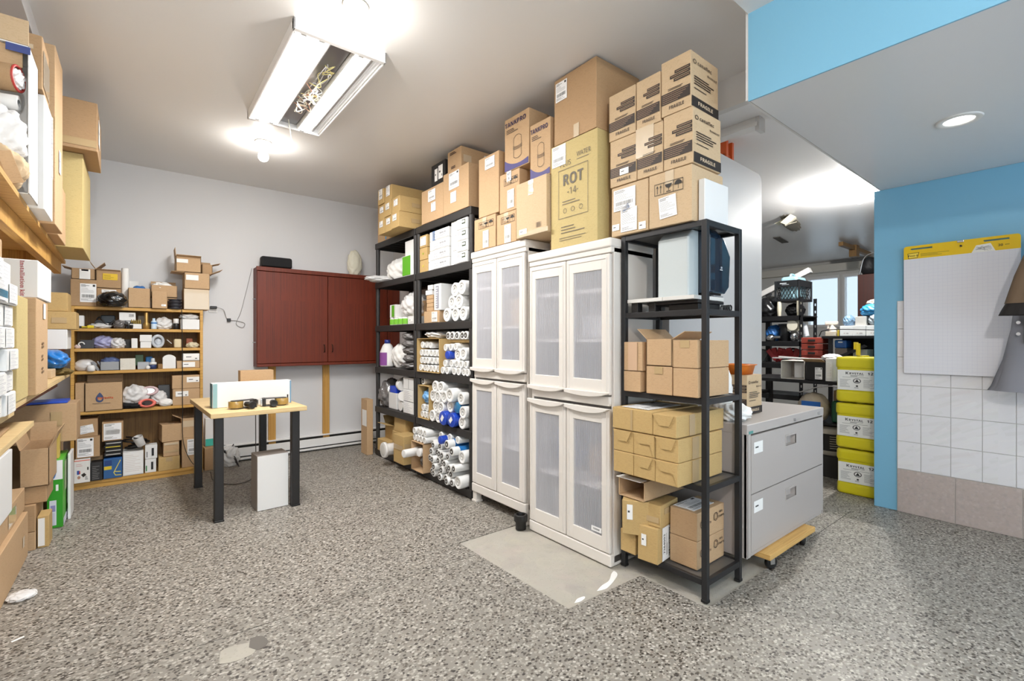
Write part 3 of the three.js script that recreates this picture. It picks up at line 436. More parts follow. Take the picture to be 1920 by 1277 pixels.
// lateral filing cabinet on a dolly
{
  const t = thing('filing_cabinet', 'grey two-drawer lateral filing cabinet standing on a dolly', 'filing cabinet', [2.54, 0.115, -1.18]), W = 1.09, D = 0.46, H = 0.715, fm = std(new THREE.Color(0.46, 0.42, 0.395), 0.38), sm = fm;
  M('body', merge([bb(0, 0.012, 0, H - 0.02, -D, 0), bb(W - 0.012, W, 0, H - 0.02, -D, 0), bb(0.012, W - 0.012, 0, 0.02, -D, -0.004), bb(0.012, W - 0.012, 0.02, H - 0.02, -D, -D + 0.012), bb(0, 0.045, 0, H - 0.02, -0.02, 0, 0.004)]), sm, t);
  M('top', bb(-0.002, W + 0.002, H - 0.055, H, -D - 0.002, 0.003, 0.006), fm, t);
  for (const [a, b] of [[0.025, 0.332], [0.338, 0.652]]) {
    const hx = 0.56, hy = b - 0.085, l = hx - 0.075, r = hx + 0.075, u = hy + 0.03, o = hy - 0.03;   // the finger pocket is a real opening in the drawer front
    const d = M('drawer', merge([bb(0.046, l, a, b, -0.03, 0.001, 0), bb(r, W - 0.014, a, b, -0.03, 0.001, 0), bb(l, r, a, o, -0.03, 0.001, 0.0), bb(l, r, u, b, -0.03, 0.001, 0.0)]), fm, t);
    M('handle_pocket', merge([bb(l - 0.004, r + 0.004, o - 0.004, u + 0.004, -0.034, -0.03, 0), bb(l, r, u - 0.004, u + 0.006, -0.03, 0.005, 0.001), bb(l - 0.006, l, o - 0.006, u + 0.006, -0.004, 0.004, 0.001), bb(r, r + 0.006, o - 0.006, u + 0.006, -0.004, 0.004, 0.001), bb(l, r, o - 0.006, o, -0.004, 0.004, 0.001)]), fm, d);
    const c = M('card_label', new THREE.BoxGeometry(0.105, 0.062, 0.0015), smallTex[0], d); c.position.set(0.125, b - 0.07, 0.003);
  }
  M('lock', (() => { const g = cyl(0.009, 0.009, 0.014, 14); g.rotateX(PI / 2); g.translate(0.6, H - 0.032, 0.008); return g; })(), chrome, t);
  M('maker_plate', bb(0.98, 1.02, H - 0.04, H - 0.024, 0.003, 0.005, 0.001), chrome, t); M('teal_sticker', bb(0.012, 0.06, H - 0.05, H - 0.035, 0.003, 0.0045, 0), std(0x4f8f8a, 0.5), t);
  const dl = thing('dolly', 'small plywood furniture dolly with black casters under the filing cabinet', 'dolly', [2.9, 0, -1.3]);
  M('deck', merge([bb(-0.21, 0.43, 0.083, 0.114, 0.03, 0.175, 0.004), bb(-0.21, 0.43, 0.083, 0.114, -0.26, -0.12, 0.004), bb(-0.21, -0.1, 0.083, 0.114, -0.12, 0.03, 0.003), bb(0.32, 0.43, 0.083, 0.114, -0.12, 0.03, 0.003)]), pine, dl);
  for (const [x, z] of [[-0.12, 0.13], [0.35, 0.13], [-0.12, -0.22], [0.35, -0.22]]) {
    const c = new THREE.Group(); c.name = 'caster'; c.position.set(x, 0, z); c.rotation.y = x > 0 ? 0.5 : -0.4; dl.add(c);
    const g = lathe([[0.008, -0.012], [0.03, -0.013], [0.037, -0.008], [0.037, 0.008], [0.03, 0.013], [0.008, 0.012]], 22); g.rotateX(PI / 2); g.translate(0.012, 0.037, 0); M('wheel', g, blackP, c);
    M('fork', merge([bb(-0.024, 0.026, 0.066, 0.083, -0.02, 0.02), bb(-0.008, 0.022, 0.03, 0.07, -0.02, -0.016, 0.001), bb(-0.008, 0.022, 0.03, 0.07, 0.016, 0.02, 0.001)]), chrome, c);
  }
}
// work table
{
  const t = thing('work_table', 'small light wood table on four square black legs', 'table', [0.71, 0, -4.43], 0.03), hw = 0.32, hd = 0.57;
  M('table_top', bb(-hw, hw, 0.735, 0.77, -hd, hd, 0.004), ply, t);
  for (const x of [-hw + 0.055, hw - 0.075]) for (const z of [-hd + 0.06, hd - 0.055]) { const l = M('leg', bb(x - 0.029, x + 0.029, 0.012, 0.735, z - 0.029, z + 0.029, 0.006), std(0x201d1c, 0.42), t); M('foot', bb(x - 0.032, x + 0.032, 0, 0.013, z - 0.032, z + 0.032, 0.003), blackP, l); }
}
// mahogany wall cabinet
{
  const t = thing('wall_cabinet', 'wide mahogany two-door cabinet hung on the back wall', 'cabinet', [1.0, 1.0, -5.555]), W = 1.62, H = 1.06;
  M('carcass', merge([bb(0, W, 0, 0.02, -0.19, -0.02), bb(0, W, H - 0.02, H, -0.19, 0.0), bb(0, 0.018, 0.02, H - 0.02, -0.19, -0.02), bb(W - 0.018, W, 0.02, H - 0.02, -0.19, -0.02), bb(0.018, W - 0.018, 0.02, H - 0.02, -0.19, -0.18)]), mahogany, t);
  for (const [a, b, hx] of [[0.006, 0.727, 0.685], [0.733, 1.45, 0.775], [1.455, 1.614, 1.58]]) {
    const d = M('door', bb(a, b, 0.035, H - 0.045, -0.019, 0, 0.003), mahogany, t);
    if (hx < 1) M('handle', tubeG([[hx, 0.15, 0.002], [hx, 0.155, 0.024], [hx, 0.19, 0.03], [hx, 0.225, 0.024], [hx, 0.23, 0.002]], 0.005, 20, 8), std(0x3a2a22, 0.3, { metalness: 0.6 }), d);
  }
  M('bottom_rail', bb(0, W, 0.0, 0.03, -0.02, 0.004, 0.004), mahogany, t); M('top_rail', bb(-0.004, W, H - 0.04, H + 0.004, -0.02, 0.008, 0.004), mahogany, t);
  for (const y of [0.26, 0.72]) M('hinge_pin', (() => { const g = cyl(0.005, 0.005, 0.03, 8); g.rotateZ(PI / 2); g.translate(-0.014, y, -0.06); return g; })(), grey, t);
}
for (const [x, l] of [[1.76, 'bare timber stud under the middle of the mahogany wall cabinet'], [1.18, 'bare timber stud on the back wall behind the work table']]) single('timber_stud', l, 'stud', bb(-0.036, 0.036, 0, 0.86, 0, 0.04, 0.003), stud, [x, 0.135, -5.748]);
// oak bookcase
const shY = [0.065, 0.665, 1.015, 1.21, 1.385];
{
  const t = thing('bookcase', 'oak laminate bookcase with five crowded shelves against the back wall', 'bookcase', [-0.43, 0, -5.74]), W = 0.945, D = 0.28, H = 1.575;
  for (const x of [0, W - 0.024]) M('side', bb(x, x + 0.024, 0, H, 0, D, 0.002), oak, t);
  M('back', bb(0.024, W - 0.024, 0, H, 0, 0.008, 0), oakDark, t); M('top', bb(0.024, W - 0.024, H - 0.026, H, 0.008, D, 0.002), oak, t); M('plinth', bb(0.024, W - 0.024, 0, 0.045, D - 0.03, D - 0.01, 0.002), oak, t);
  for (const y of shY) M('shelf', bb(0.024, W - 0.024, y - 0.026, y, 0.008, D - 0.001, 0.002), oak, t);
}
// plywood shelves on the mahogany unit along the side wall
{
  const t = thing('side_shelving', 'long plywood wall shelves on a mahogany frame, loaded with cartons', 'shelving', [-0.848, 0, 0]);
  const slab = (name, xn, xf, y, zn, zf, th, m) => { const s = new THREE.Shape([[0, -zn], [xn + 0.848, -zn], [xf + 0.848, -zf], [0, -zf]].map(([a, b]) => new THREE.Vector2(a, b))); const g = new THREE.ExtrudeGeometry(s, { depth: th, bevelEnabled: false }); g.rotateX(-PI / 2); g.translate(0, y - th, 0); return M(name, metric(g), m, t); };
  slab('shelf', -0.335, -0.405, 1.872, -1.2, -4.82, 0.022, pine); slab('shelf', -0.355, -0.375, 1.045, -2.55, -4.72, 0.025, ply); slab('shelf', -0.352, -0.362, 1.02, -1.2, -2.6, 0.025, ply); slab('shelf', -0.345, -0.37, 0.905, -1.2, -3.12, 0.022, ply);
  const bm = M('beam', bb(0.0, 0.04, 0, 0.089, -4.7, -1.2, 0.004), stud, t); bm.position.set(0.39, 1.76, 0);
  M('frame', merge([bb(0.0, 0.018, 1.05, 1.84, -5.0, -1.2, 0), bb(0.03, 0.42, 0.955, 0.99, -4.6, -1.2, 0.003), bb(0.018, 0.4, 1.195, 1.215, -5.3, -4.62, 0.002)]), mahogany, t);
  for (const z of [-5.28, -2.2]) M('upright', bb(0.0, 0.02, 0, 0.95, z - 0.3, z + 0.01, 0), mahogany, t);
  M('upright', bb(0.018, 0.1, 0.96, 1.84, -4.66, -4.62, 0), mahogany, t);
  for (const z of [-1.5, -4.3]) M('bracket', bb(0.018, 0.39, 1.77, 1.85, z - 0.02, z + 0.02, 0.002), stud, t);
}

// ================================================================ CARTONS ON TOP OF THE ROW
const S = (face, u, v, w, h, m, n, tilt) => [face, u, v, w, h, m, n, tilt];
carton('tall_carton', 'tall brown carton with a blue printed stripe, behind the small gold cartons', [2.13, 2.45, 2.362, 2.9, -5.09, -4.69], { mat: K.tan, sheets: [S('x-', 0.02, 0, 0.07, 0.5, P.blueStripe, 'printed_stripe')] });
for (let c = 0; c < 3; c++) for (let l = 0; l < (c < 2 ? 3 : 2); l++) {
  const z = [-4.66, -4.51, -4.34, -4.16][c], z2 = [-4.66, -4.51, -4.34, -4.16][c + 1], y = 2.363 + l * 0.151;
  carton('small_carton', `small labelled gold carton, ${['bottom', 'second', 'top'][l]} layer, ${['column by the back wall', 'middle column', 'column by the large cartons'][c]}, atop the shelving`, [1.95 + rr(0, 0.015), 2.4, y, y + 0.149, z + 0.003, z2 - 0.003], { mat: K.gold, group: 'small gold cartons atop the shelving', sheets: [S('x-', 0, l === 1 ? 0.02 : 0.025, 0.085, l === 2 ? 0.1 : 0.06, shipOf(c + l)), ...(c === 2 ? [S('z+', -0.05, 0, 0.09, 0.04, tapeM, 'tape')] : [])] });
}
carton('large_carton', 'large brown carton with two labels, holding up the black box', [2.1, 2.5, 2.362, 2.668, -3.99, -3.596], { mat: K.tan, sheets: [S('x-', 0.0, 0.08, 0.13, 0.1, shipOf(0)), S('x-', 0.03, -0.03, 0.08, 0.08, shipOf(3))] });
carton('large_carton', 'large brown carton with a shipping label, at the end of the black shelving top', [2.1, 2.5, 2.362, 2.72, -3.592, -3.186], { mat: K.tan, sheets: [S('x-', -0.02, 0.09, 0.16, 0.14, shipOf(1)), S('x-', -0.03, -0.05, 0.09, 0.09, shipOf(3))] });
carton('black_box', 'flat black box with two white stickers on a large carton', [2.13, 2.28, 2.671, 2.88, -3.86, -3.61], { mat: K.black, sheets: [S('x-', -0.03, 0, 0.05, 0.11, smallTex[0]), S('x-', 0.05, 0.01, 0.075, 0.12, smallTex[1])] });
carton('taped_carton', 'brown carton with printed bands and clear tape, below the ceiling beside the black box', [2.14, 2.5, 2.723, 2.92, -3.585, -3.365], { mat: K.tan, sheets: [S('x-', 0.02, -0.05, 0.15, 0.03, matOf(tex(128, 24, (g) => lines(g, 6, 4, 116, 2, 10, '#4b382a', 6)), true), 'print'), S('x-', 0.0, 0.07, 0.15, 0.03, matOf(tex(128, 24, (g) => lines(g, 6, 4, 116, 2, 10, '#4b382a', 6)), true), 'print'), S('z+', 0.1, 0, 0.09, 0.13, shipOf(1)), S('z+', -0.12, 0, 0.08, 0.06, clearTape, 'tape')] });
// on the taller cabinet
const iconBox = (name, label, d, extra = []) => carton(name, label, d, { mat: K.tan, tape: ['x-'], sheets: [S('x-', 0.02, (d[3] - d[2]) * 0.26, (d[5] - d[4]) * 0.7, 0.055, P.icons, 'handling_symbols'), S('x-', 0.02, -(d[3] - d[2]) * 0.2, 0.075, 0.13, shipOf(2)), ...extra] });
iconBox('symbol_carton', 'brown carton with handling symbols on the taller cabinet, under the plain tall carton', [2.1, 2.45, 1.984, 2.23, -3.11, -2.825]);
iconBox('symbol_carton', 'brown carton with handling symbols on the taller cabinet, under another symbol carton', [2.1, 2.45, 1.984, 2.207, -2.812, -2.58]);
carton('plain_carton', 'tall plain brown carton with a white corner label, on the taller cabinet', [2.1, 2.45, 2.233, 2.69, -3.048, -2.79], { mat: K.tan, sheets: [S('x-', 0.02, 0.165, 0.12, 0.085, shipOf(0))] });
iconBox('symbol_carton', 'brown carton with handling symbols and a black mark, stacked second layer on the taller cabinet', [2.1, 2.38, 2.21, 2.492, -2.777, -2.55], [S('x-', 0, 0.11, 0.05, 0.07, matOf(tex(64, 96, (g) => { g.fillStyle = '#eee'; g.fillRect(0, 0, 64, 96); boxText(g, '97', 32, 30, 40, '#222'); boxText(g, 'h', 32, 72, 40, '#222'); })), 'marker_label')]);
carton('square_carton', 'pale square carton with taped edges, jutting past the end of the taller cabinet', [2.07, 2.42, 1.984, 2.358, -2.545, -2.236], { mat: K.pale, tape: ['x-'], sheets: [S('x-', 0.08, -0.13, 0.06, 0.05, matOf(tex(64, 64, (g) => bars(g, 4, 8, 56, 44, '#5c4c3d')), true), 'barcode_print'), S('x-', -0.08, -0.15, 0.08, 0.035, smallTex[0]), S('x-', 0.02, -0.17, 0.3, 0.03, clearTape, 'tape')] });
carton('prop_carton', 'small brown carton wedged under the pale square carton on the shorter cabinet', [2.27, 2.45, 1.864, 1.982, -2.42, -2.25], { mat: K.brown });
carton('tank_carton', 'brown tank carton with purple wave print, standing highest on the taller cabinet', [2.1, 2.36, 2.494, 2.875, -2.715, -2.445], { mat: K.tan, sheets: [S('x-', 0, 0, 0.262, 0.37, P.tank, 'print'), S('z+', 0.02, 0.12, 0.06, 0.07, matOf(tex(64, 64, (g) => boxText(g, 'Z', 32, 32, 56, '#3a302b')), true), 'print'), S('z+', 0, -0.155, 0.24, 0.06, std(0x4a4379, 0.7), 'printed_band')] });
carton('tank_carton', 'brown tank carton with purple wave print, half hidden behind the upper big carton', [2.1, 2.36, 2.361, 2.735, -2.432, -2.234], { mat: K.tan, sheets: [S('x-', 0.0, 0, 0.19, 0.36, P.tank, 'print')] });
carton('osmosis_carton', 'tall khaki carton printed with a framed model number, on the shorter cabinet', [2.1, 2.47, 1.864, 2.521, -2.227, -1.835], { mat: K.khaki, sheets: [S('x-', 0.0, -0.01, 0.36, 0.6, P.rot, 'print'), S('x-', -0.12, 0.255, 0.12, 0.13, shipOf(0)), S('z+', -0.05, 0, 0.07, 0.63, tapeM, 'tape')] });
carton('big_carton', 'big brown carton near the ceiling on top of the khaki carton', [2.1, 2.5, 2.524, 2.94, -2.197, -1.84], { mat: K.brown, sheets: [S('x-', -0.11, 0.12, 0.1, 0.12, shipOf(1)), S('x-', 0.02, -0.17, 0.045, 0.08, clearTape, 'tape')] });

// ================================================================ CARTONS ON THE METAL RACK
const fragile = (label, d, extra = [], side = true) => { const W = d[5] - d[4], D = d[1] - d[0], H = d[3] - d[2]; return carton('fragile_carton', label, d, { mat: K.pale, turn: rr(-0.02, 0.02), sheets: [S('x-', 0, 0, W * 0.97, H * 0.97, P.fragFront, 'print'), ...(side ? [S('z+', 0, 0, D * 0.97, H * 0.97, P.fragSide, 'print')] : []), ...extra] }); };
carton('worn_carton', 'worn pale carton with papers and blue tape, on the metal rack top', [2.15, 2.46, 1.875, 2.155, -1.772, -1.524], { mat: K.pale, sheets: [S('x-', -0.03, 0.06, 0.15, 0.12, shipOf(0)), S('x-', 0.0, -0.06, 0.11, 0.13, shipOf(3)), S('x-', -0.02, 0.01, 0.05, 0.03, std(0x1f78c4, 0.6), 'blue_tape', 0.4), S('x-', -0.09, -0.09, 0.05, 0.035, smallTex[0]), S('x-', 0.09, -0.11, 0.045, 0.04, smallTex[0])] });
carton('symbol_carton', 'worn brown carton with handling symbols and a curled paper, on the metal rack top', [2.15, 2.46, 1.875, 2.157, -1.518, -1.27], { mat: K.pale, tape: ['x-'], sheets: [S('x-', -0.005, 0.055, 0.17, 0.066, P.icons, 'handling_symbols'), S('x-', -0.01, -0.045, 0.1, 0.11, shipOf(3), 'paper_note', 0.08)] });
carton('white_panel_box', 'flat white box leaning beside the worn symbol carton', [2.2, 2.43, 1.875, 2.085, -1.262, -1.228], { mat: K.white, cat: 'box' });
fragile('pale fragile-marked carton, middle layer, next to the big khaki carton', [2.15, 2.41, 2.16, 2.425, -1.782, -1.6], [S('x-', 0.01, -0.06, 0.06, 0.035, smallTex[0])], false);
fragile('pale fragile-marked carton with shiny clear tape over its face', [2.15, 2.41, 2.16, 2.428, -1.593, -1.432], [S('x-', -0.03, 0.06, 0.115, 0.16, clearTape, 'tape')], false);
fragile('pale fragile-marked carton, middle layer, at the open end of the rack', [2.15, 2.42, 2.16, 2.44, -1.428, -1.262]);
fragile('pale fragile-marked carton, top layer, next to the biggest brown carton', [2.15, 2.41, 2.428, 2.692, -1.79, -1.605], [], false);
fragile('pale fragile-marked carton, top layer, between two others', [2.15, 2.41, 2.431, 2.694, -1.598, -1.446], [], false);
fragile('pale fragile-marked carton highest at the open end of the rack', [2.15, 2.42, 2.443, 2.725, -1.442, -1.275]);
// shelf with the dispenser
{
  const t = thing('towel_dispenser', 'dark blue paper towel dispenser lying on the second rack shelf', 'dispenser', [2.33, 1.512, -1.33]);
  const prof = (w, pts) => { const s = new THREE.Shape(); pts.forEach(([x, y], i) => (i ? s.lineTo(x, y) : s.moveTo(x, y))); const g = new THREE.ExtrudeGeometry(s, { depth: w, bevelEnabled: true, bevelSize: 0.012, bevelThickness: 0.012, bevelSegments: 3 }); return g; };
  const back = prof(0.16, [[-0.06, 0.01], [-0.06, 0.3], [-0.02, 0.335], [0.02, 0.335], [0.02, 0.01]]); back.rotateY(0); back.translate(-0.04, 0, -0.17); M('back_shell', back, std(0xc3cbcc, 0.35), t);
  const cover = prof(0.24, [[0.0, 0.03], [0.0, 0.335], [0.06, 0.335], [0.14, 0.3], [0.2, 0.22], [0.185, 0.06], [0.15, 0.03]]); cover.translate(0.0, 0, -0.19); M('cover', cover, phy(0x1c2a3a, 0.14, { clearcoat: 0.8 }), t);
  M('nose', bb(0.04, 0.17, -0.005, 0.035, -0.15, 0.03, 0.006), blackP, t); M('paper_slot', bb(0.06, 0.16, 0.0, 0.008, 0.03, 0.045, 0.001), grey, t);
  M('badge', (() => { const g = new THREE.PlaneGeometry(0.05, 0.03); g.translate(0.1, 0.15, 0.067); return g; })(), matOf(tex(64, 40, (g) => { boxText(g, '20', 32, 14, 20, '#dfe4ea'); lines(g, 12, 28, 40, 1, 8, '#dfe4ea', 6); }), true), t);
}
{ const t = thing('bench_scale', 'white board resting on a black bench scale on the rack', 'scale', [2.33, 1.437, -1.47]); M('board', merge([bb(-0.16, 0.14, 0.052, 0.072, -0.205, 0.02, 0.002), bb(-0.16, 0.14, 0.052, 0.072, 0.022, 0.2, 0.002)]), std(0xd9d7d2, 0.5), t); M('platform', bb(-0.12, 0.14, 0.034, 0.05, -0.1, 0.2, 0.003), blackP, t); for (const [x, z] of [[-0.12, -0.17], [-0.1, -0.07], [0.1, -0.17]]) M('foot', bb(x - 0.022, x + 0.022, 0, 0.052, z - 0.022, z + 0.022, 0.003), blackP, t); M('foot', bb(-0.1, 0.12, 0, 0.034, 0.02, 0.19, 0.004), blackP, t); }
single('coiled_cable', 'coiled black cable at the end of the second rack shelf', 'cable', merge([0, 1, 2, 3, 4].map((k) => { const g = new THREE.TorusGeometry(0.014, 0.004, 6, 14); g.translate(0.45 + k * 0, 0.016, -0.02 + k * 0.011); return g; })), blackP, [2.02, 1.437, -1.26]);
// third shelf
const rk = (label, d, o = {}) => carton('rack_carton', label, d, { mat: K.tan, tape: ['x-'], tapeMat: tapeM, ...o });
rk('small tan carton with a broad paper tape band, third rack shelf', [2.15, 2.42, 1.113, 1.272, -1.684, -1.562], { tape: [], sheets: [S('x-', 0, 0, 0.06, 0.155, std(0xc9a88a, 0.6), 'paper_tape')] });
rk('small tan carton under the banded carton, third rack shelf', [2.15, 2.4, 0.997, 1.11, -1.684, -1.572], { tape: [], sheets: [S('z+', 0.05, -0.02, 0.06, 0.07, smallTex[1])] });
openCarton('open_carton', 'tan carton with its lid flaps sprung open, third rack shelf', [2.15, 2.42, 1.146, 1.288, -1.535, -1.379], { mat: K.tan, flaps: [['z-', 0.08, 0.75], ['z+', 0.08, 0.5]] });
rk('tan carton at the post end of the third rack shelf, upper of two', [2.15, 2.46, 1.142, 1.282, -1.374, -1.238], {});
rk('tan carton beneath the open-flapped carton, third rack shelf', [2.15, 2.42, 0.997, 1.144, -1.535, -1.38], {});
rk('tan carton at the post end of the third rack shelf, lower of two', [2.15, 2.46, 0.997, 1.14, -1.374, -1.237], { tape: [] });
// fourth shelf: block of mailer cartons with tucked flaps
const flapShape = (w, h, kind) => { const s = new THREE.Shape(); if (kind === 0) { s.moveTo(-w / 2, h / 2); s.lineTo(-w * 0.24, h * 0.05); s.lineTo(w * 0.3, h * 0.05); s.lineTo(w / 2, -h / 2); s.lineTo(w / 2, h / 2); } else { s.moveTo(-w / 2, h / 2); s.lineTo(-w * 0.2, 0); s.lineTo(w * 0.22, 0.0); s.lineTo(w * 0.42, h / 2); } const g = new THREE.ExtrudeGeometry(s, { depth: 0.006, bevelEnabled: false }); g.rotateY(-PI / 2); return g; };
const mail = (label, d, kind, extra = []) => { const t = carton('mailer_carton', label, d, { mat: K.gold, sheets: extra, turn: 0 }), W = d[5] - d[4], H = d[3] - d[2], D = d[1] - d[0]; if (kind >= 0) M('tuck_flap', flapShape(W * 0.98, H * 0.96, kind), K.gold, t).position.set(-D / 2 - 0.001, H / 2, 0); return t; };
for (let l = 0; l < 2; l++) for (let c = 0; c < 3; c++) mail(`gold mailer carton, ${['bottom', 'middle'][l]} layer on the fourth rack shelf, ${['beside the cabinet', 'between two others', 'at the open end'][c]}`, [2.05, 2.47, 0.567 + l * 0.117, 0.682 + l * 0.117, [-1.676, -1.542, -1.41][c], [-1.544, -1.412, -1.28][c]], l === 0 && c === 0 ? -1 : (c + l) % 2, c === 2 ? [S('z+', -0.06, 0, 0.06, 0.11, tapeM, 'tape')] : []);
mail('wide gold carton on top of the mailer block, with a silver printed sheet', [2.045, 2.48, 0.803, 0.918, -1.678, -1.424], -1, [S('x-', 0, 0, 0.012, 0.11, tapeM, 'tape'), S('y', -0.04, 0.0, 0.3, 0.17, shipOf(1), 'printed_sheet')]);
mail('long gold mailer carton on top of the block at the open end', [2.045, 2.5, 0.803, 0.912, -1.421, -1.288], 1, [S('z+', -0.09, 0, 0.05, 0.105, tapeM, 'tape')]);
// bottom shelf
openCarton('ajar_carton', 'tan carton open at its end with a white torn flap, bottom rack shelf', [2.1, 2.48, 0.425, 0.53, -1.68, -1.51], { open: 'x-', mat: K.tan, sheets: [['y', -0.19, 0, 0.06, 0.16, paper, 'torn_flap']] });
carton('leaning_carton', 'tan carton turned askew with a grey tape band, bottom rack shelf', [2.085, 2.225, 0.236, 0.42, -1.67, -1.53], { mat: K.gold, turn: 0.55, sheets: [S('x-', -0.03, 0.03, 0.03, 0.08, smallTex[0]), S('z+', 0, 0, 0.05, 0.18, std(0x8f8064, 0.4), 'tape')] });
carton('under_carton', 'tan carton below the askew carton, bottom rack shelf', [2.12, 2.36, 0.112, 0.234, -1.684, -1.585], { mat: K.gold });
carton('cube_carton', 'small cube carton with tape patches above the barcode carton', [2.13, 2.33, 0.3, 0.416, -1.555, -1.45], { mat: K.gold, turn: 0.12, sheets: [S('z+', -0.03, 0.02, 0.06, 0.03, tapeM, 'tape'), S('x-', 0, -0.02, 0.09, 0.03, tapeM, 'tape')] });
carton('barcode_carton', 'tan carton with a tall barcode label, bottom rack shelf', [2.11, 2.26, 0.112, 0.298, -1.566, -1.45], { mat: K.gold, turn: 0.12, sheets: [S('x-', -0.02, 0.02, 0.028, 0.06, smallTex[0]), S('z+', 0.02, 0, 0.1, 0.175, P.barcode)] });
for (const [y, n, s] of [[0.112, 'lower', 0], [0.257, 'upper', 1]]) carton('stamped_carton', `tan carton with round black stamps, ${n} of two on the bottom rack shelf`, [2.225, 2.5, y, y + 0.143, -1.44, -1.285], { mat: K.tan, sheets: [S('z+', -0.06, 0.01, 0.12, 0.075, P.stamp, 'stamp'), S('z+', 0.075, 0.02, 0.12, 0.075, P.stamp, 'stamp'), ...(s ? [S('y', -0.02, 0.01, 0.2, 0.12, shipOf(1), 'printed_sheet')] : [])] });
// on the filing cabinet
fragile('carton with dark printed bands standing on the filing cabinet', [2.86, 3.06, 0.832, 1.07, -1.5, -1.33]);
{ const t = thing('orange_tray', 'shallow orange plastic tray on the carton on the filing cabinet', 'tray', [2.94, 1.071, -1.42]); M('tray', lathe([[0, 0], [0.085, 0], [0.1, 0.055], [0.112, 0.056], [0.112, 0.062], [0.097, 0.062], [0.082, 0.007], [0, 0.007]], 4).rotateY(PI / 4), std(0xe07a22, 0.45), t); }
single('white_bag', 'crumpled white plastic bag on the filing cabinet behind the metal rack', 'bag', lump(0.16, 0.3, 0.14, 0.2, 3), paper, [2.74, 0.831, -1.44]);
single('crumpled_paper', 'crumpled white paper sheet lying on the filing cabinet', 'paper', lump(0.2, 0.09, 0.16, 0.3, 5), paper, [2.66, 0.831, -1.31]);
single('orange_clamp', 'orange bar clamp on top of the white partition', 'clamp', merge([bb(0, 0.03, 0, 0.16, 0, 0.05), bb(0.085, 0.115, 0, 0.15, 0, 0.05), bb(0.0, 0.115, 0.02, 0.05, 0.01, 0.04)]), std(0xc85418, 0.45), [3.4, 2.612, -1.78]);

// ================================================================ CONTENTS OF THE BLACK SHELVING
// filter cartridges lie with their ends towards the aisle (axis along x)
function cartridge(name, r, L, o = {}) {
  const g = new THREE.Group(); g.name = name;
  const body = lathe([[r * 0.3, L], [r * 0.3, 0], [r * 0.92, 0], [r, r * 0.08], [r, L - r * 0.08], [r * 0.92, L], [r * 0.3, L]], o.seg ?? 18); body.rotateZ(-PI / 2); M('roll', body, o.mat ?? filterM, g);
  const cap = lathe(o.dark ? [[r * 0.28, -0.002], [r * 0.62, -0.003], [r * 0.62, 0.002]] : [[r * 0.28, -0.001], [r * 0.42, -0.003], [r * 0.42, 0.003]], 14); cap.rotateZ(-PI / 2); M('end_ring', cap, o.dark ? gasketM : capM, g);
  const plug = cyl(r * 0.3, r * 0.3, 0.01, 12); plug.rotateZ(PI / 2); plug.translate(0.012, 0, 0); M('core_plug', plug, capM, g);
  if (o.capColor) { const c = lathe([[0, -0.012], [r * 0.95, -0.012], [r * 1.06, -0.004], [r * 1.06, 0.05], [r, 0.05]], 20); c.rotateZ(-PI / 2); M('end_cap', c, o.capColor, g); if (o.tag) { const q = M('sticker', new THREE.BoxGeometry(0.001, r * 0.9, r * 0.6), paper, g); q.position.x = -0.014; } }
  if (o.sleeve) { const c = cyl(r * 1.02, r * 1.02, L - 0.06, 18, true); c.rotateZ(-PI / 2); c.translate(L / 2 + 0.035, 0, 0); M('sleeve', c, o.sleeve, g); }
  return g;
}
const blueCap = phy(0x2347b4, 0.3, { clearcoat: 0.4 }), blueSleeve = std(0x2b74b8, 0.35);
const proto = {
  big: cartridge('big_filter', 0.06, 0.42), slim: cartridge('slim_filter', 0.031, 0.3, { seg: 14 }), ring: cartridge('ringed_filter', 0.031, 0.34, { dark: true, seg: 14 }),
  fat: cartridge('wide_filter', 0.052, 0.42), cap: cartridge('capped_filter', 0.058, 0.4, { capColor: blueCap, tag: true }), sleeve: cartridge('sleeved_filter', 0.036, 0.36, { dark: true, sleeve: blueSleeve }), bluecap: cartridge('blue_ended_filter', 0.034, 0.36, { capColor: blueCap }),
  dark: cartridge('dark_ended_filter', 0.034, 0.38, { dark: true }),
};
function lay(kind, label, group, x, list) {
  for (const [y, z, dx] of list) { const c = proto[kind].clone(); c.name = numbered(proto[kind].name); scene.add(c); c.position.set(x + (dx ?? 0) + rr(-0.008, 0.008), y, z); c.rotation.x = rnd() * 6; c.userData = { label, category: 'filter', group }; }
}
// third shelf from the floor up (1.44): thick white rolls
lay('big', 'thick white filter roll stacked on the shelf under the small white boxes', 'thick filter rolls on the upper shelf', 2.11, [[1.502, -3.56], [1.502, -3.425], [1.607, -3.49, 0.02], [1.607, -3.36, 0.0], [1.712, -3.43], [1.72, -3.3, -0.01], [1.502, -3.29]]);
carton('flat_carton', 'long tan carton with a white end label beside the thick filter rolls', [2.12, 2.5, 1.442, 1.55, -3.98, -3.7], { mat: K.tan, sheets: [S('x-', 0.06, 0, 0.1, 0.09, shipOf(2))] });
carton('white_carton', 'upright white carton with a grey stripe beside the thick filter rolls', [2.12, 2.36, 1.552, 1.79, -3.79, -3.67], { mat: K.white, sheets: [S('x-', 0.0, 0, 0.05, 0.2, matOf(tex(32, 96, (g, w, h) => { g.fillStyle = '#9a9aa4'; g.fillRect(0, 0, w, h); lines(g, 4, 8, 24, 9, 10, '#eee', 4); })), 'printed_stripe')] });
for (let k = 0; k < 4; k++) carton('flat_tan_box', `flat tan box, ${TIER(k, 4)} of the stack under the tiny white boxes`, [2.13, 2.3, 1.552 + k * 0.037, 1.588 + k * 0.037, -3.96 + rr(0, 0.012), -3.83], { mat: K.tan, group: 'stack of flat tan boxes' });
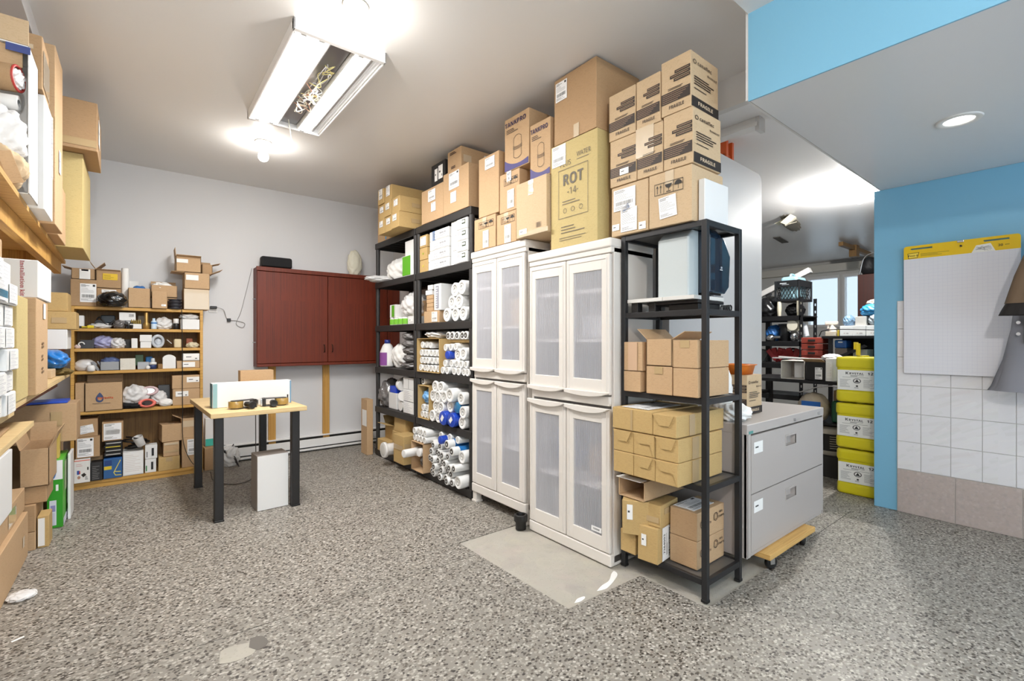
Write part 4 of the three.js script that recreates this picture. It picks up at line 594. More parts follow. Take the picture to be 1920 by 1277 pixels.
for (let k = 0; k < 2; k++) carton('tiny_white_box', `tiny white box, ${k ? 'upper' : 'lower'} of two on the stack of flat tan boxes`, [2.13, 2.28, 1.702 + k * 0.047, 1.746 + k * 0.047, -3.97 + k * 0.04, -3.85 + k * 0.01], { mat: K.white, group: 'tiny white boxes on the tan stack' });
// shelf at 1.92: printed white boxes
for (let k = 0; k < 3; k++) carton('dotted_tan_box', `${['tan box with a yellow dot, lowest', 'tan box with a green dot, in the middle', 'tan box with a white label, topmost'][k]} of three beside printed white boxes`, [2.12, 2.45, 1.923 + k * 0.117, 2.037 + k * 0.117, -4.066, -3.92], { mat: K.gold, group: 'tan boxes with green dots', sheets: [k === 2 ? S('x-', 0, 0, 0.11, 0.08, shipOf(3)) : S('x-', 0.0, 0.0, 0.016, 0.016, std(k ? 0x8fae1c : 0xd8d040, 0.6), 'dot_sticker')] });
for (let k = 0; k < 4; k++) carton('printed_white_box', `long white box with printed pictograms, ${TIER(k, 4)} of its stack`, [2.12, 2.5, 1.922 + k * 0.088, 2.008 + k * 0.088, -3.87, -3.53], { mat: K.white, group: 'printed white boxes', sheets: [S('x-', 0.03, 0, 0.27, 0.07, P.bfl, 'print'), ...(k === 3 ? [S('x-', -0.09, 0, 0.045, 0.082, std(0x6f94c8, 0.6), 'printed_stripe')] : [])] });
for (let k = 0; k < 3; k++) carton('narrow_white_box', `narrow white box, ${TIER(k, 3)}, between two stacks of printed boxes`, [2.13, 2.45, 1.922 + k * 0.126, 2.046 + k * 0.126, -3.51, -3.4], { mat: K.white, group: 'narrow white boxes', sheets: [S('x-', 0.02, 0, 0.06, 0.1, shipOf(3))] });
for (let k = 0; k < 4; k++) carton('green_print_box', `white box with green print, ${TIER(k, 4)}, next to the taller cabinet`, [2.11, 2.48, 1.923 + k * 0.092, 2.013 + k * 0.092, -3.385, -3.222], { mat: K.white, group: 'green printed boxes', sheets: [S('x-', 0, 0, 0.15, 0.078, P.bfw, 'print')] });
for (let k = 0; k < 2; k++) carton('spare_white_box', `plain white box, ${k ? 'upper' : 'lower'} of two beside the dotted tan boxes`, [2.13, 2.4, 1.922 + k * 0.08, 2.0 + k * 0.08, -3.915, -3.875], { mat: K.white, group: 'plain white boxes' });
// far unit, shelf at 1.92
carton('leaf_green_box', 'white box with a bright green face on the upper shelf', [2.12, 2.42, 1.922, 2.13, -4.44, -4.2], { mat: K.white, sheets: [S('x-', -0.025, 0, 0.17, 0.19, P.greenLabel, 'green_face')] });
carton('tall_white_box', 'tall white box behind the green-faced box', [2.24, 2.5, 1.922, 2.24, -4.62, -4.46], { mat: K.white });
carton('plain_white_box', 'plain white box resting on the green-faced box', [2.14, 2.42, 2.132, 2.28, -4.42, -4.21], { mat: K.white });
single('white_sack', 'white foam bag slumped at the wall end of the upper shelf', 'bag', lump(0.3, 0.26, 0.34, 0.22, 9), paper, [2.3, 1.921, -4.82]);
single('plastic_sleeve', 'clear plastic sleeve hanging over the shelf edge beside the wall cabinet', 'bag', lump(0.42, 0.07, 0.2, 0.25, 12), cloudBag, [2.16, 1.921, -4.96]);
// far unit, shelf at 1.44
for (let k = 0; k < 4; k++) { const t = thing('green_jar', 'small green and white jar in the row under the clear bags', 'jar', [2.17, 1.441, -4.75 + k * 0.1], 0, 'row of small green jars'); M('jar', lathe([[0, 0], [0.042, 0], [0.042, 0.07], [0.036, 0.08], [0, 0.08]], 18), white, t); M('wrap', lathe([[0.0425, 0.008], [0.0425, 0.064]], 18), std(0x79c23a, 0.5), t); }
carton('green_stripe_box', 'small white box with a green block on the middle shelf', [2.14, 2.3, 1.523, 1.66, -4.79, -4.64], { mat: K.white, sheets: [S('x-', 0.015, 0, 0.06, 0.12, P.greenLabel, 'green_face')] });
carton('small_white_carton', 'low white box at the end of the row of green jars', [2.12, 2.3, 1.442, 1.52, -4.32, -4.18], { mat: K.white, sheets: [S('x-', 0, 0, 0.09, 0.03, smallTex[0])] });
openCarton('flip_carton', 'open brown carton of clear bags behind the green jars', [2.26, 2.5, 1.442, 1.68, -4.62, -4.2], { mat: K.brown });
single('clear_bag', 'bulging clear bag with green print in the open brown carton', 'bag', lump(0.26, 0.24, 0.3, 0.24, 21), cloudBag, [2.25, 1.522, -4.4]);
// far unit, shelf at 0.985
{ const t = thing('detergent_bottle', 'white handled bottle with a purple label on the shelf', 'bottle', [2.19, 0.988, -4.96]); M('bottle', lathe([[0, 0], [0.075, 0], [0.082, 0.02], [0.08, 0.17], [0.05, 0.24], [0.03, 0.26], [0, 0.26]], 20), white, t); M('purple_label', (() => { const g = new THREE.CylinderGeometry(0.0835, 0.0835, 0.14, 20, 1, true, 3.6, 2.2); g.translate(0, 0.09, 0); return g; })(), std(0x8a4f98, 0.5), t); M('cap', lathe([[0, 0.26], [0.032, 0.26], [0.032, 0.3], [0, 0.3]], 16), std(0x263a8c, 0.4), t); }
single('white_pouch', 'crumpled white pouch behind the purple-labelled bottle', 'bag', lump(0.26, 0.26, 0.3, 0.2, 31), paper, [2.3, 0.986, -4.76]);
for (let k = 0; k < 5; k++) single('grey_pouch', `shiny grey plastic pouch, ${TIER(k, 5)} in the leaning pile`, 'pouch', lump(0.34, 0.1, 0.22 - 0.02 * (k % 2), 0.16, 40 + k), smokeBag, [2.27, 0.986 + k * 0.072, -4.38 + (k % 2) * 0.03], 0.2 * (k % 3) - 0.2, 'pile of grey pouches');
// far unit, shelf at 0.545
single('clear_bag', 'clear bag of dark fittings at the wall end of the shelf', 'bag', lump(0.3, 0.3, 0.22, 0.22, 51), smokeBag, [2.26, 0.546, -4.98]);
carton('blue_box', 'small bright blue box among the white fittings', [2.16, 2.34, 0.72, 0.79, -4.83, -4.68], { mat: std(0x1f47c8, 0.4) });
carton('spare_carton', 'white carton under the bright blue box', [2.16, 2.42, 0.547, 0.718, -4.86, -4.66], { mat: K.white });
for (let k = 0; k < 3; k++) { const t = thing('white_elbow', 'white plastic pipe elbow lying beside the gridded white boxes', 'pipe fitting', [2.17, 0.6 + k * 0.105, -4.56 + (k % 2) * 0.04], k * 0.8, 'white pipe elbows'); M('bend', tubeG([[0, 0, 0], [0.06, 0, 0.01], [0.1, 0.02, 0.04], [0.11, 0.04, 0.1]], 0.045, 14, 14), white, t); const g = cyl(0.052, 0.052, 0.03, 18); g.rotateZ(PI / 2); M('collar', g, white, t); }
for (let k = 0; k < 3; k++) carton('grid_white_box', `white box, ${TIER(k, 3)} of three stacked beside the pipe elbows`, [2.13, 2.42, 0.547 + k * 0.121, 0.666 + k * 0.121, -4.44, -4.21 + k * 0.008], { mat: K.white, group: 'gridded white boxes', sheets: k < 2 ? [S('x-', 0, 0, 0.21, 0.105, P.dots, 'print')] : [S('x-', 0.0, 0, 0.005, 0.1, grey, 'seam_line')] });
// far unit, floor shelf
carton('floor_carton', 'low gold carton at the wall end of the floor shelf', [2.1, 2.4, 0.072, 0.2, -5.02, -4.72], { mat: K.gold });
openCarton('flap_carton', 'gold carton with its flaps bent open at the wall end of the floor shelf', [2.18, 2.42, 0.202, 0.36, -5.0, -4.76], { mat: K.gold, flaps: [['x-', 0.09, 0.2], ['z-', 0.1, 0.9]] });
carton('floor_carton', 'tall gold carton standing on the labelled carton, floor shelf', [2.14, 2.44, 0.33, 0.475, -4.68, -4.42], { mat: K.gold });
carton('labelled_carton', 'gold carton with a small white sticker beneath the tall gold carton', [2.13, 2.44, 0.072, 0.328, -4.7, -4.44], { mat: K.gold, sheets: [S('x-', -0.05, 0.04, 0.04, 0.05, smallTex[1])] });
carton('taped_gold_carton', 'gold carton with tape bands jutting over the aisle, floor shelf', [2.02, 2.4, 0.074, 0.35, -4.43, -4.205], { mat: K.gold, sheets: [S('x-', 0, 0.02, 0.2, 0.05, tapeM, 'tape'), S('z+', -0.1, 0.04, 0.16, 0.05, tapeM, 'tape')] });
{ const t = thing('white_canister', 'white capped canister lying out over the aisle on the floor shelf', 'canister', [1.96, 0.17, -4.55], 0); const g = lathe([[0, 0], [0.075, 0], [0.078, 0.008], [0.078, 0.03], [0.06, 0.035], [0.058, 0.17], [0, 0.17]], 24); g.rotateZ(-PI / 2); M('body', g, white, t); const c = lathe([[0, -0.004], [0.05, -0.004], [0.055, 0.002]], 20); c.rotateZ(-PI / 2); M('cap', c, capM, t); }
carton('end_carton', 'tall narrow carton with a white band against the back wall', [2.02, 2.09, 0, 0.62, -5.3, -5.12], { mat: K.tan, sheets: [S('x-', 0.02, 0.1, 0.13, 0.18, paper, 'paper_band')] });
// near unit, shelf at 0.985
openCarton('filter_tray', 'open carton tray packed with slim filters on the middle shelf', [2.09, 2.46, 0.988, 1.3, -4.066, -3.645], { open: 'x-', mat: K.gold });
{ const L = []; for (let r = 0; r < 3; r++) for (let c = 0; c < 6; c++) L.push([1.026 + r * 0.07, -4.025 + c * 0.066 + (r % 2) * 0.015]); L.push([1.24, -3.99], [1.243, -3.92], [1.238, -3.85]); lay('slim', 'slim white filter packed in the open carton tray', 'slim filters in the carton tray', 2.11, L); }
single('wrapped_bundle', 'clear-wrapped bundle of white parts lying on the filter tray', 'bundle', lump(0.3, 0.075, 0.36, 0.3, 61), cloudBag, [2.27, 1.301, -3.86]);
lay('slim', 'slim white filter stacked bare on the shelf beside the carton tray', 'bare slim filters on the middle shelf', 2.1, [[1.02, -3.6], [1.02, -3.53], [1.02, -3.42], [1.02, -3.35], [1.02, -3.275], [1.082, -3.57], [1.085, -3.46], [1.083, -3.385], [1.083, -3.31], [1.083, -3.24], [1.02, -3.21]]);
lay('fat', 'wide white filter lying on the bare slim filters', 'wide filters on the middle shelf', 2.1, [[1.17, -3.28], [1.16, -3.4, 0.03]]);
lay('bluecap', 'slim filter with a bright blue ring end on the middle shelf', undefined, 2.1, [[1.155, -3.52]]);
lay('slim', 'slim white filter in the upper heap beside the blue-ringed filter', 'upper slim filters on the middle shelf', 2.12, [[1.222, -3.5], [1.218, -3.6], [1.228, -3.425]]);
carton('ledge_carton', 'flat tan carton lying across the filters under the dark-ended rolls', [2.16, 2.5, 1.262, 1.287, -3.6, -3.225], { mat: K.gold });
lay('dark', 'white roll with a dark crinkled end on the flat tan carton', 'dark-ended rolls on the middle shelf', 2.12, [[1.323, -3.55], [1.323, -3.475], [1.323, -3.4], [1.323, -3.325], [1.323, -3.255]]);
// near unit, shelf at 0.545
openCarton('small_tray', 'open carton of blue and white filters at the unit joint', [2.1, 2.4, 0.548, 0.86, -4.066, -3.85], { open: 'x-', mat: K.gold });
single('blue_bundle', 'crinkled light blue wrapped filter in the small open carton', 'bundle', lump(0.2, 0.14, 0.19, 0.2, 71), phy(0x6fa8dc, 0.3, { clearcoat: 0.4 }), [2.22, 0.69, -3.97]);
lay('slim', 'slim white filter at the bottom of the small open carton', 'slim filters in the small carton', 2.12, [[0.586, -4.02], [0.586, -3.955], [0.586, -3.89], [0.65, -4.01], [0.65, -3.935]]);
lay('dark', 'white roll with a dark end lying on the small open carton', undefined, 2.13, [[0.896, -4.02]]);
lay('fat', 'wide white filter heaped above the blue-capped filters', 'wide filters heaped on the lower shelf', 2.1, [[0.6, -3.79], [0.6, -3.68], [0.6, -3.3], [0.69, -3.735], [0.69, -3.625], [0.715, -3.49], [0.69, -3.272], [0.78, -3.79], [0.78, -3.68], [0.79, -3.57], [0.868, -3.735], [0.868, -3.625], [0.8, -3.305]]);
lay('big', 'thick white roll jutting out above the blue-capped filters', 'thick rolls on the lower shelf', 2.06, [[0.818, -3.435]]);
lay('cap', 'filter with a ribbed blue cap and white sticker on the lower shelf', 'blue-capped filters', 2.08, [[0.611, -3.55], [0.611, -3.42]]);
single('clear_blue_jar', 'clear blue plastic housing above the blue-capped filters', 'filter housing', (() => { const g = lathe([[0, 0], [0.045, 0], [0.05, 0.02], [0.05, 0.26], [0, 0.26]], 18); g.rotateZ(-PI / 2); return g; })(), phy(0x4fa3d8, 0.12, { transmission: 0.5, thickness: 0 }), [2.1, 0.718, -3.372]);
// near unit, floor shelf
openCarton('housing_tray', 'open tan carton with two white housings sticking out, floor shelf', [2.03, 2.4, 0.073, 0.341, -4.066, -3.83], { open: 'x-', mat: K.tan });
for (const [y, z, x] of [[0.235, -4.02, 1.93], [0.255, -3.9, 2.02]]) single('white_housing', 'white tubular housing sticking out of the open tan carton', 'filter housing', (() => { const g = lathe([[0, 0], [0.033, 0], [0.038, 0.006], [0.038, 0.13], [0.044, 0.14], [0.044, 0.2], [0, 0.2]], 18); g.rotateZ(-PI / 2); return g; })(), white, [x, y, z], 0.12, 'housings in the tan carton');
single('dark_fitting', 'dark rubber fittings bag at the bottom of the open tan carton', 'fittings', lump(0.2, 0.13, 0.2, 0.3, 81), smokeBag, [2.2, 0.078, -3.965]);
lay('slim', 'slim white filter in the double row on top of the open tan carton', 'slim filters on the tan carton', 2.05, [[0.374, -4.03], [0.374, -3.966], [0.374, -3.902], [0.374, -3.838], [0.436, -4.03], [0.436, -3.966], [0.436, -3.902], [0.436, -3.838]]);
{ const L = []; for (let r = 0; r < 5; r++) for (let c = 0; c < (r < 4 ? 5 : 3); c++) L.push([0.104 + r * 0.062, -3.77 + c * 0.066 + (r % 2) * 0.02, rr(-0.03, 0.02)]); lay('ring', 'white filter with a dark ring end in the big heap on the floor shelf', 'ring-ended filters heaped on the floor shelf', 2.08, L); }
lay('ring', 'white filter with a dark ring end jutting out beside the taller cabinet', 'loose ring-ended filters', 2.02, [[0.105, -3.42], [0.105, -3.355, 0.02], [0.165, -3.39, 0.03], [0.226, -3.37], [0.236, -3.295]]);
lay('fat', 'wide bare white filter at the end of the floor shelf', 'wide filters on the floor shelf', 2.05, [[0.125, -3.27], [0.325, -3.275, 0.04]]);
lay('bluecap', 'white filter with a deep blue end cap on the floor shelf heap', undefined, 2.06, [[0.425, -3.55]]);
lay('sleeve', 'filter in a blue sleeve with a white dark-holed end', 'blue-sleeved filters', 2.03, [[0.41, -3.43], [0.365, -3.345]]);
lay('slim', 'slim white filter lying highest on the floor shelf heap', 'topmost slim filters on the floor shelf', 2.1, [[0.445, -3.64], [0.45, -3.49], [0.449, -3.36]]);

// ================================================================ BOOKCASE CONTENTS (front edge at z = -5.46)
const ZB = -5.47;
const bk = (name, label, x0, x1, y0, y1, o = {}) => carton(name, label, [x0, x1, y0, y1, ZB + (o.f ?? 0) - (o.d ?? 0.2), ZB + (o.f ?? 0)], o);
const put1 = (name, label, cat, geo, mat, x, y, z = ZB - 0.08, turn = 0, group) => single(name, label, cat, geo, mat, [x, y, z], turn, group);
const bottle = (r, h, neck = 0.4) => lathe([[0, 0], [r * 0.95, 0], [r, r * 0.15], [r, h * 0.68], [r * neck, h * 0.82], [r * neck, h], [0, h]], 18);
// on top
const topY = 1.577;
bk('address_carton', 'brown carton with a large address label at the wall corner of the bookcase top', -0.43, -0.262, topY, 1.805, { mat: K.brown, sheets: [S('z+', 0.03, 0.0, 0.105, 0.16, shipOf(1))] });
openCarton('flapped_carton', 'brown carton with raised flaps stacked on the address carton', [-0.425, -0.272, 1.807, 1.9, ZB - 0.2, ZB], { mat: K.brown, flaps: [['x+', 0.09, 0.8], ['x-', 0.06, 0.25]], sheets: [S('z+', 0.01, -0.002, 0.07, 0.085, paper, 'paper_sheet'), S('z+', 0.01, 0.032, 0.045, 0.014, std(0x2b4a8c, 0.6), 'blue_print')] });
openCarton('noted_carton', 'brown carton with a yellow printed note, upper of two', [-0.265, -0.1, 1.745, 1.9, ZB - 0.2, ZB - 0.01], { mat: K.brown, flaps: [['z+', 0.02, 0.2], ['x-', 0.08, 1.0]], sheets: [S('z+', 0.01, 0.02, 0.1, 0.055, P.yellowNote, 'yellow_note')] });
bk('strip_carton', 'brown carton with a white strip label under the yellow-noted carton', -0.262, -0.1, topY, 1.743, { mat: K.brown, sheets: [S('z+', 0.0, 0.055, 0.1, 0.03, smallTex[0])], f: -0.02 });
put1('black_bag', 'shiny black plastic bundle on top of the bookcase', 'bag', lump(0.2, 0.13, 0.14, 0.16, 91), phy(0x0d0d0e, 0.2, { clearcoat: 0.6 }), -0.155, topY, ZB + 0.055);
put1('rolled_paper', 'tall white paper roll standing on the bookcase', 'paper roll', lathe([[0.02, 0], [0.03, 0], [0.028, 0.36], [0.018, 0.36]], 18), paper, -0.07, topY, ZB - 0.1);
single('paper_sheet', 'curled white sheet leaning behind the tall paper roll', 'paper', (() => { const g = new THREE.CylinderGeometry(0.09, 0.07, 0.26, 14, 1, true, 2.6, 1.6); const s = g.clone(); s.scale(0.99, 1, 0.99); return merge([g, s]); })(), std(0xe8e7e4, 0.8, { side: THREE.DoubleSide }), [-0.02, topY + 0.13, ZB - 0.12]);
openCarton('kraft_carton', 'plain tan carton with a blue bag showing at its top', [-0.05, 0.11, topY, 1.755, ZB - 0.16, ZB + 0.01], { mat: K.tan });
put1('blue_sack', 'crumpled blue bag stuffed in the plain tan carton', 'bag', lump(0.13, 0.12, 0.13, 0.2, 95), std(0x2f6fb4, 0.5), 0.03, 1.66, ZB - 0.075);
openCarton('glove_carton', 'open tan carton of crumpled white gloves', [0.115, 0.315, 1.69, 1.8, ZB - 0.24, ZB - 0.06], { mat: K.tan, flaps: [['z-', 0.05, 1.4]] });
carton('riser_carton', 'tan carton beneath the open glove carton', [0.12, 0.31, topY, 1.688, ZB - 0.24, ZB - 0.07], { mat: K.brown });
put1('white_gloves', 'crumpled white gloves spilling from the open carton', 'gloves', lump(0.16, 0.09, 0.12, 0.35, 97), paper, 0.2, 1.74, ZB - 0.13);
bk('sticker_carton', 'small tan carton with a white corner sticker on the bookcase front edge', 0.12, 0.232, topY, 1.735, { mat: K.tan, f: 0.04, d: 0.09, sheets: [S('z+', 0.03, -0.05, 0.035, 0.018, smallTex[0])] });
for (let k = 0; k < 3; k++) put1('cable_spool', `black cable spool, ${TIER(k, 3)} of the stack beside the taped carton`, 'spool', lathe([[0.02, 0], [0.056, 0], [0.056, 0.008], [0.045, 0.01], [0.045, 0.022], [0.056, 0.024], [0.056, 0.03], [0.02, 0.03]], 22), std(0x33333a, 0.45), 0.295, topY + k * 0.031, ZB - 0.02, 0, 'stack of cable spools');
bk('taped_carton', 'brown carton wrapped in glossy clear tape at the bookcase end', 0.36, 0.565, topY, 1.775, { mat: K.tan, f: 0.02, sheets: [S('z+', 0, 0.0, 0.2, 0.19, clearTape, 'tape')] });
openCarton('upper_carton', 'open tan carton with white label, flaps spread, on the taped carton', [0.365, 0.57, 1.777, 1.93, ZB - 0.2, ZB + 0.02], { mat: K.tan, flaps: [['x+', 0.12, 0.45], ['x-', 0.1, 0.05]], sheets: [S('z+', -0.04, 0.03, 0.1, 0.05, paper, 'paper_label')] });
openCarton('tilted_carton', 'open tan carton with a white label perched highest over the bookcase', [0.3, 0.5, 1.935, 2.08, ZB - 0.19, ZB + 0.01], { mat: K.tan, flaps: [['x-', 0.08, 1.5], ['z+', 0.04, 0.25]], sheets: [S('z+', -0.05, 0.03, 0.09, 0.035, paper, 'paper_label')] });
openCarton('side_carton', 'small open carton with bent flaps behind the highest carton', [0.512, 0.6, 1.935, 2.03, ZB - 0.19, ZB - 0.05], { mat: K.brown, flaps: [['x+', 0.07, 0.3], ['z-', 0.05, 0.9]] });
// first shelf down
const sA = 1.386, sB = 1.211, sC = 1.016, sD = 0.666, sE = 0.066;
bk('white_box', 'small white box at the wall end of the uppermost bookcase shelf', -0.392, -0.345, sA + 0.016, 1.495, { mat: K.white, d: 0.1 });
bk('dark_tray', 'flat dark tray under the small white box', -0.395, -0.29, sA, sA + 0.014, { mat: K.black, d: 0.14 });
put1('yellow_tool', 'small yellow hand tool on the uppermost bookcase shelf', 'tool', merge([bb(-0.025, 0.02, 0, 0.025, -0.015, 0.015, 0.006), bb(-0.06, -0.02, 0.005, 0.016, -0.008, 0.008, 0.003)]), std(0xe2c81e, 0.5), -0.3, sA, ZB + 0.0);
put1('clear_sachet', 'flat clear sachet of parts on the uppermost bookcase shelf', 'bag', lump(0.15, 0.05, 0.14, 0.25, 101), cloudBag, -0.24, sA);
{ const t = thing('camera_bundle', 'tangle of black camera gear on the uppermost bookcase shelf', 'camera gear', [-0.19, sA, ZB - 0.1]); M('case', bb(-0.05, 0.05, 0.05, 0.12, -0.04, 0.04, 0.01), std(0x1d2830, 0.45), t); M('lens', (() => { const g = cyl(0.03, 0.03, 0.05, 18); g.rotateX(PI / 2); g.translate(-0.06, 0.045, 0.03); return g; })(), blackP, t); M('strap', tubeG([[-0.09, 0.02, 0.02], [-0.06, 0.1, 0.04], [0, 0.03, 0.06], [0.05, 0.08, 0.05]], 0.007, 20, 6), blackP, t); }
put1('smoke_pouch', 'grey anti-static pouch beside the black camera gear', 'pouch', lump(0.1, 0.08, 0.1, 0.2, 103), smokeBag, -0.105, sA, ZB - 0.04);
put1('black_fittings', 'loose black fittings beside the grey pouch', 'fittings', merge([0, 1, 2, 3].map((k) => { const g = cyl(0.014, 0.014, 0.03, 12); g.rotateX(0.6 * k); g.translate((k % 2) * 0.032, 0.018 + (k > 1 ? 0.026 : 0), (k % 3) * 0.02); return g; })), blackP, -0.06, sA, ZB - 0.02);
bk('flat_white_box', 'white box with printed lines stacked on a white tray', -0.112, 0.004, 1.458, 1.533, { mat: K.white, d: 0.15, f: -0.02, sheets: [S('z+', 0.03, 0.012, 0.035, 0.025, matOf(tex(48, 32, (g, w, h) => { g.fillStyle = '#eee'; g.fillRect(0, 0, w, h); bars(g, 2, 2, 44, 28); })), 'barcode_print')] });
bk('white_tray', 'white box under the printed white box', -0.1, 0.02, 1.388, 1.456, { mat: K.white, d: 0.15, f: -0.035 });
bk('vial_box', 'open white box of small brass vials', -0.038, 0.046, sA, 1.43, { mat: K.white, d: 0.05, f: 0.0 });
for (let k = 0; k < 5; k++) put1('brass_vial', 'small brass vial standing in the white box', 'vial', bottle(0.007, 0.04), std(0x8f7a3c, 0.4, { metalness: 0.6 }), -0.025 + k * 0.015, 1.431, ZB - 0.02, 0, 'brass vials in the white box');
bk('taupe_box', 'taupe box behind the brass cylinder', 0.02, 0.085, sA, 1.51, { mat: kraft(0.33, 0.29, 0.23), d: 0.06, f: -0.12 });
put1('brass_cylinder', 'tall brass cylinder with a narrower upper half', 'cylinder', lathe([[0, 0], [0.025, 0], [0.025, 0.05], [0.015, 0.06], [0.015, 0.15], [0, 0.15]], 18), std(0xb9975a, 0.35, { metalness: 0.7 }), 0.08, sA, ZB - 0.03);
{ const t = thing('blue_bottle', 'white bottle with a blue band on the uppermost bookcase shelf', 'bottle', [0.135, sA, ZB - 0.03]); M('bottle', bottle(0.022, 0.1, 0.5), std(0xc5dcf0, 0.4), t); M('band', lathe([[0.0225, 0.05], [0.0225, 0.062]], 16), std(0x2f78c4, 0.5), t); }
put1('clear_pouch', 'clear zip bag of metal parts on the uppermost bookcase shelf', 'bag', lump(0.13, 0.11, 0.11, 0.28, 107), cloudBag, 0.21, sA);
{ const t = thing('black_bottle', 'black bottle with a white cap beside the lidded white box', 'bottle', [0.303, sA, ZB - 0.03]); M('bottle', lathe([[0, 0], [0.024, 0], [0.024, 0.055], [0, 0.058]], 18), blackP, t); M('cap', lathe([[0, 0.056], [0.022, 0.056], [0.022, 0.1], [0, 0.1]], 18), white, t); }
bk('plain_box', 'plain white box at the open end of the uppermost bookcase shelf', 0.338, 0.488, sA, 1.484, { mat: K.white, d: 0.14, f: 0.004 });
put1('bag_heap', 'clear bag crumpled on the plain white box', 'bag', lump(0.15, 0.05, 0.12, 0.3, 109), cloudBag, 0.41, 1.486, ZB - 0.07);
// second shelf down
put1('pink_ball', 'small pale pink cap at the wall end of the second bookcase shelf', 'cap', lump(0.045, 0.035, 0.045, 0.08, 111), std(0xe8cfc8, 0.6), -0.385, sB, ZB - 0.01);
bk('charcoal_box', 'charcoal plastic box with a white hook on the second bookcase shelf', -0.37, -0.28, sB, 1.285, { mat: std(0x3a3b3f, 0.5), d: 0.14 });
put1('white_hook', 'white plastic hook leaning on the charcoal box', 'hook', (() => { const g = new THREE.TorusGeometry(0.018, 0.005, 8, 16, 4); g.translate(0, 0.025, 0); return g; })(), white, -0.36, sB + 0.01, ZB + 0.01);
put1('violet_pouch', 'violet tinted clear bag on the second bookcase shelf', 'bag', lump(0.15, 0.11, 0.12, 0.22, 113), phy(0x9a9cc4, 0.25, { clearcoat: 0.4 }), -0.22, sB);
put1('parts_pouch', 'clear bag of pale parts beside the violet bag', 'bag', lump(0.1, 0.09, 0.11, 0.28, 115), cloudBag, -0.12, sB, ZB - 0.05);
bk('dark_case', 'dark case at the back of the second bookcase shelf', -0.09, -0.03, sB, 1.29, { mat: K.black, d: 0.08, f: -0.06 });
bk('slim_white_box', 'slim upright white box on the second bookcase shelf', -0.027, 0.017, sB, 1.3, { mat: K.white, d: 0.05 });
bk('lower_white_box', 'white box under a slightly wider white box, second bookcase shelf', 0.036, 0.116, sB, 1.268, { mat: K.white, d: 0.1 });
bk('upper_white_box', 'white box stacked on another white box, second bookcase shelf', 0.032, 0.12, 1.27, 1.332, { mat: K.white, d: 0.1 });
put1('respirator_mask', 'clear and grey respirator mask lying on the second bookcase shelf', 'mask', merge([(() => { const g = new THREE.TorusGeometry(0.04, 0.012, 10, 22); g.scale(1, 1.25, 1); g.translate(0, 0.058, 0); return g; })(), lump(0.07, 0.09, 0.06, 0.1, 117).translate(0.01, 0, -0.03)]), phy(0xb8bec6, 0.25, { clearcoat: 0.4 }), 0.165, sB + 0.004, ZB - 0.02, 0.2);
single('folded_leaflet', 'white folded leaflet leaning across the respirator mask', 'leaflet', (() => { const g = bx(0.05, 0.004, 0.14, 0.001); g.rotateZ(-0.8); g.translate(0, 0.07, 0); return g; })(), paper, [0.25, sB - 0.012, ZB - 0.05]);
bk('cream_pouch', 'cream carton sachet beside the leaflet', 0.285, 0.345, sB, 1.295, { mat: std(0xd8c8a4, 0.5), d: 0.06, r: 0.012 });
bk('red_frame_box', 'little red box at the open end of the second bookcase shelf', 0.385, 0.435, sB + 0.02, 1.3, { mat: std(0x8a4a30, 0.6), d: 0.05, f: -0.04 });
put1('beige_clips', 'heap of beige clips in front of the little red box', 'clips', lump(0.1, 0.05, 0.07, 0.35, 119), std(0xcfc5a8, 0.6), 0.435, sB, ZB - 0.03);
// third shelf down
put1('dome_cover', 'clear domed cover over white parts on the third bookcase shelf', 'dome', lump(0.15, 0.1, 0.13, 0.06, 121), cloudBag, -0.34, sC);
put1('white_fitting', 'white plastic fitting under the clear dome edge', 'pipe fitting', lathe([[0.012, 0], [0.03, 0], [0.03, 0.03], [0.022, 0.05], [0.012, 0.05]], 18), white, -0.3, sC, ZB - 0.0);
put1('grey_bracket', 'grey metal bracket leaning beside the grey crate', 'bracket', merge([bb(-0.01, 0.01, 0, 0.09, -0.01, 0.0, 0.001).rotateZ(0.5), bb(0.02, 0.03, 0, 0.08, -0.01, 0.0, 0.001).rotateZ(0.4)]), grey, -0.25, sC, ZB - 0.02);
openCarton('grey_crate', 'grey plastic crate filled with a blue bag on the third bookcase shelf', [-0.24, -0.11, sC, 1.092, ZB - 0.16, ZB], { mat: std(0x9b9ea1, 0.5) });
put1('navy_bag', 'navy and white bag heaped in the grey crate', 'bag', lump(0.14, 0.1, 0.14, 0.2, 125), std(0x5a6a94, 0.4), -0.175, 1.03, ZB - 0.08);
bk('cream_box', 'square cream box in the middle of the third bookcase shelf', -0.106, 0.002, sC, 1.118, { mat: kraft(0.82, 0.79, 0.7), d: 0.13 });
bk('circuit_board', 'green circuit board standing behind the small grey case', 0.0, 0.06, sC + 0.03, 1.148, { mat: std(0x4c6b46, 0.4), d: 0.012, f: -0.12 });
bk('grey_case', 'small light grey case in front of the green circuit board', 0.016, 0.1, sC, 1.083, { mat: std(0xa9adb2, 0.45), d: 0.08, f: -0.02 });
bk('blue_tub', 'small blue tub behind the white bottle', 0.075, 0.128, sC + 0.02, 1.13, { mat: std(0x1f6fb0, 0.45), d: 0.05, f: -0.1, r: 0.01 });
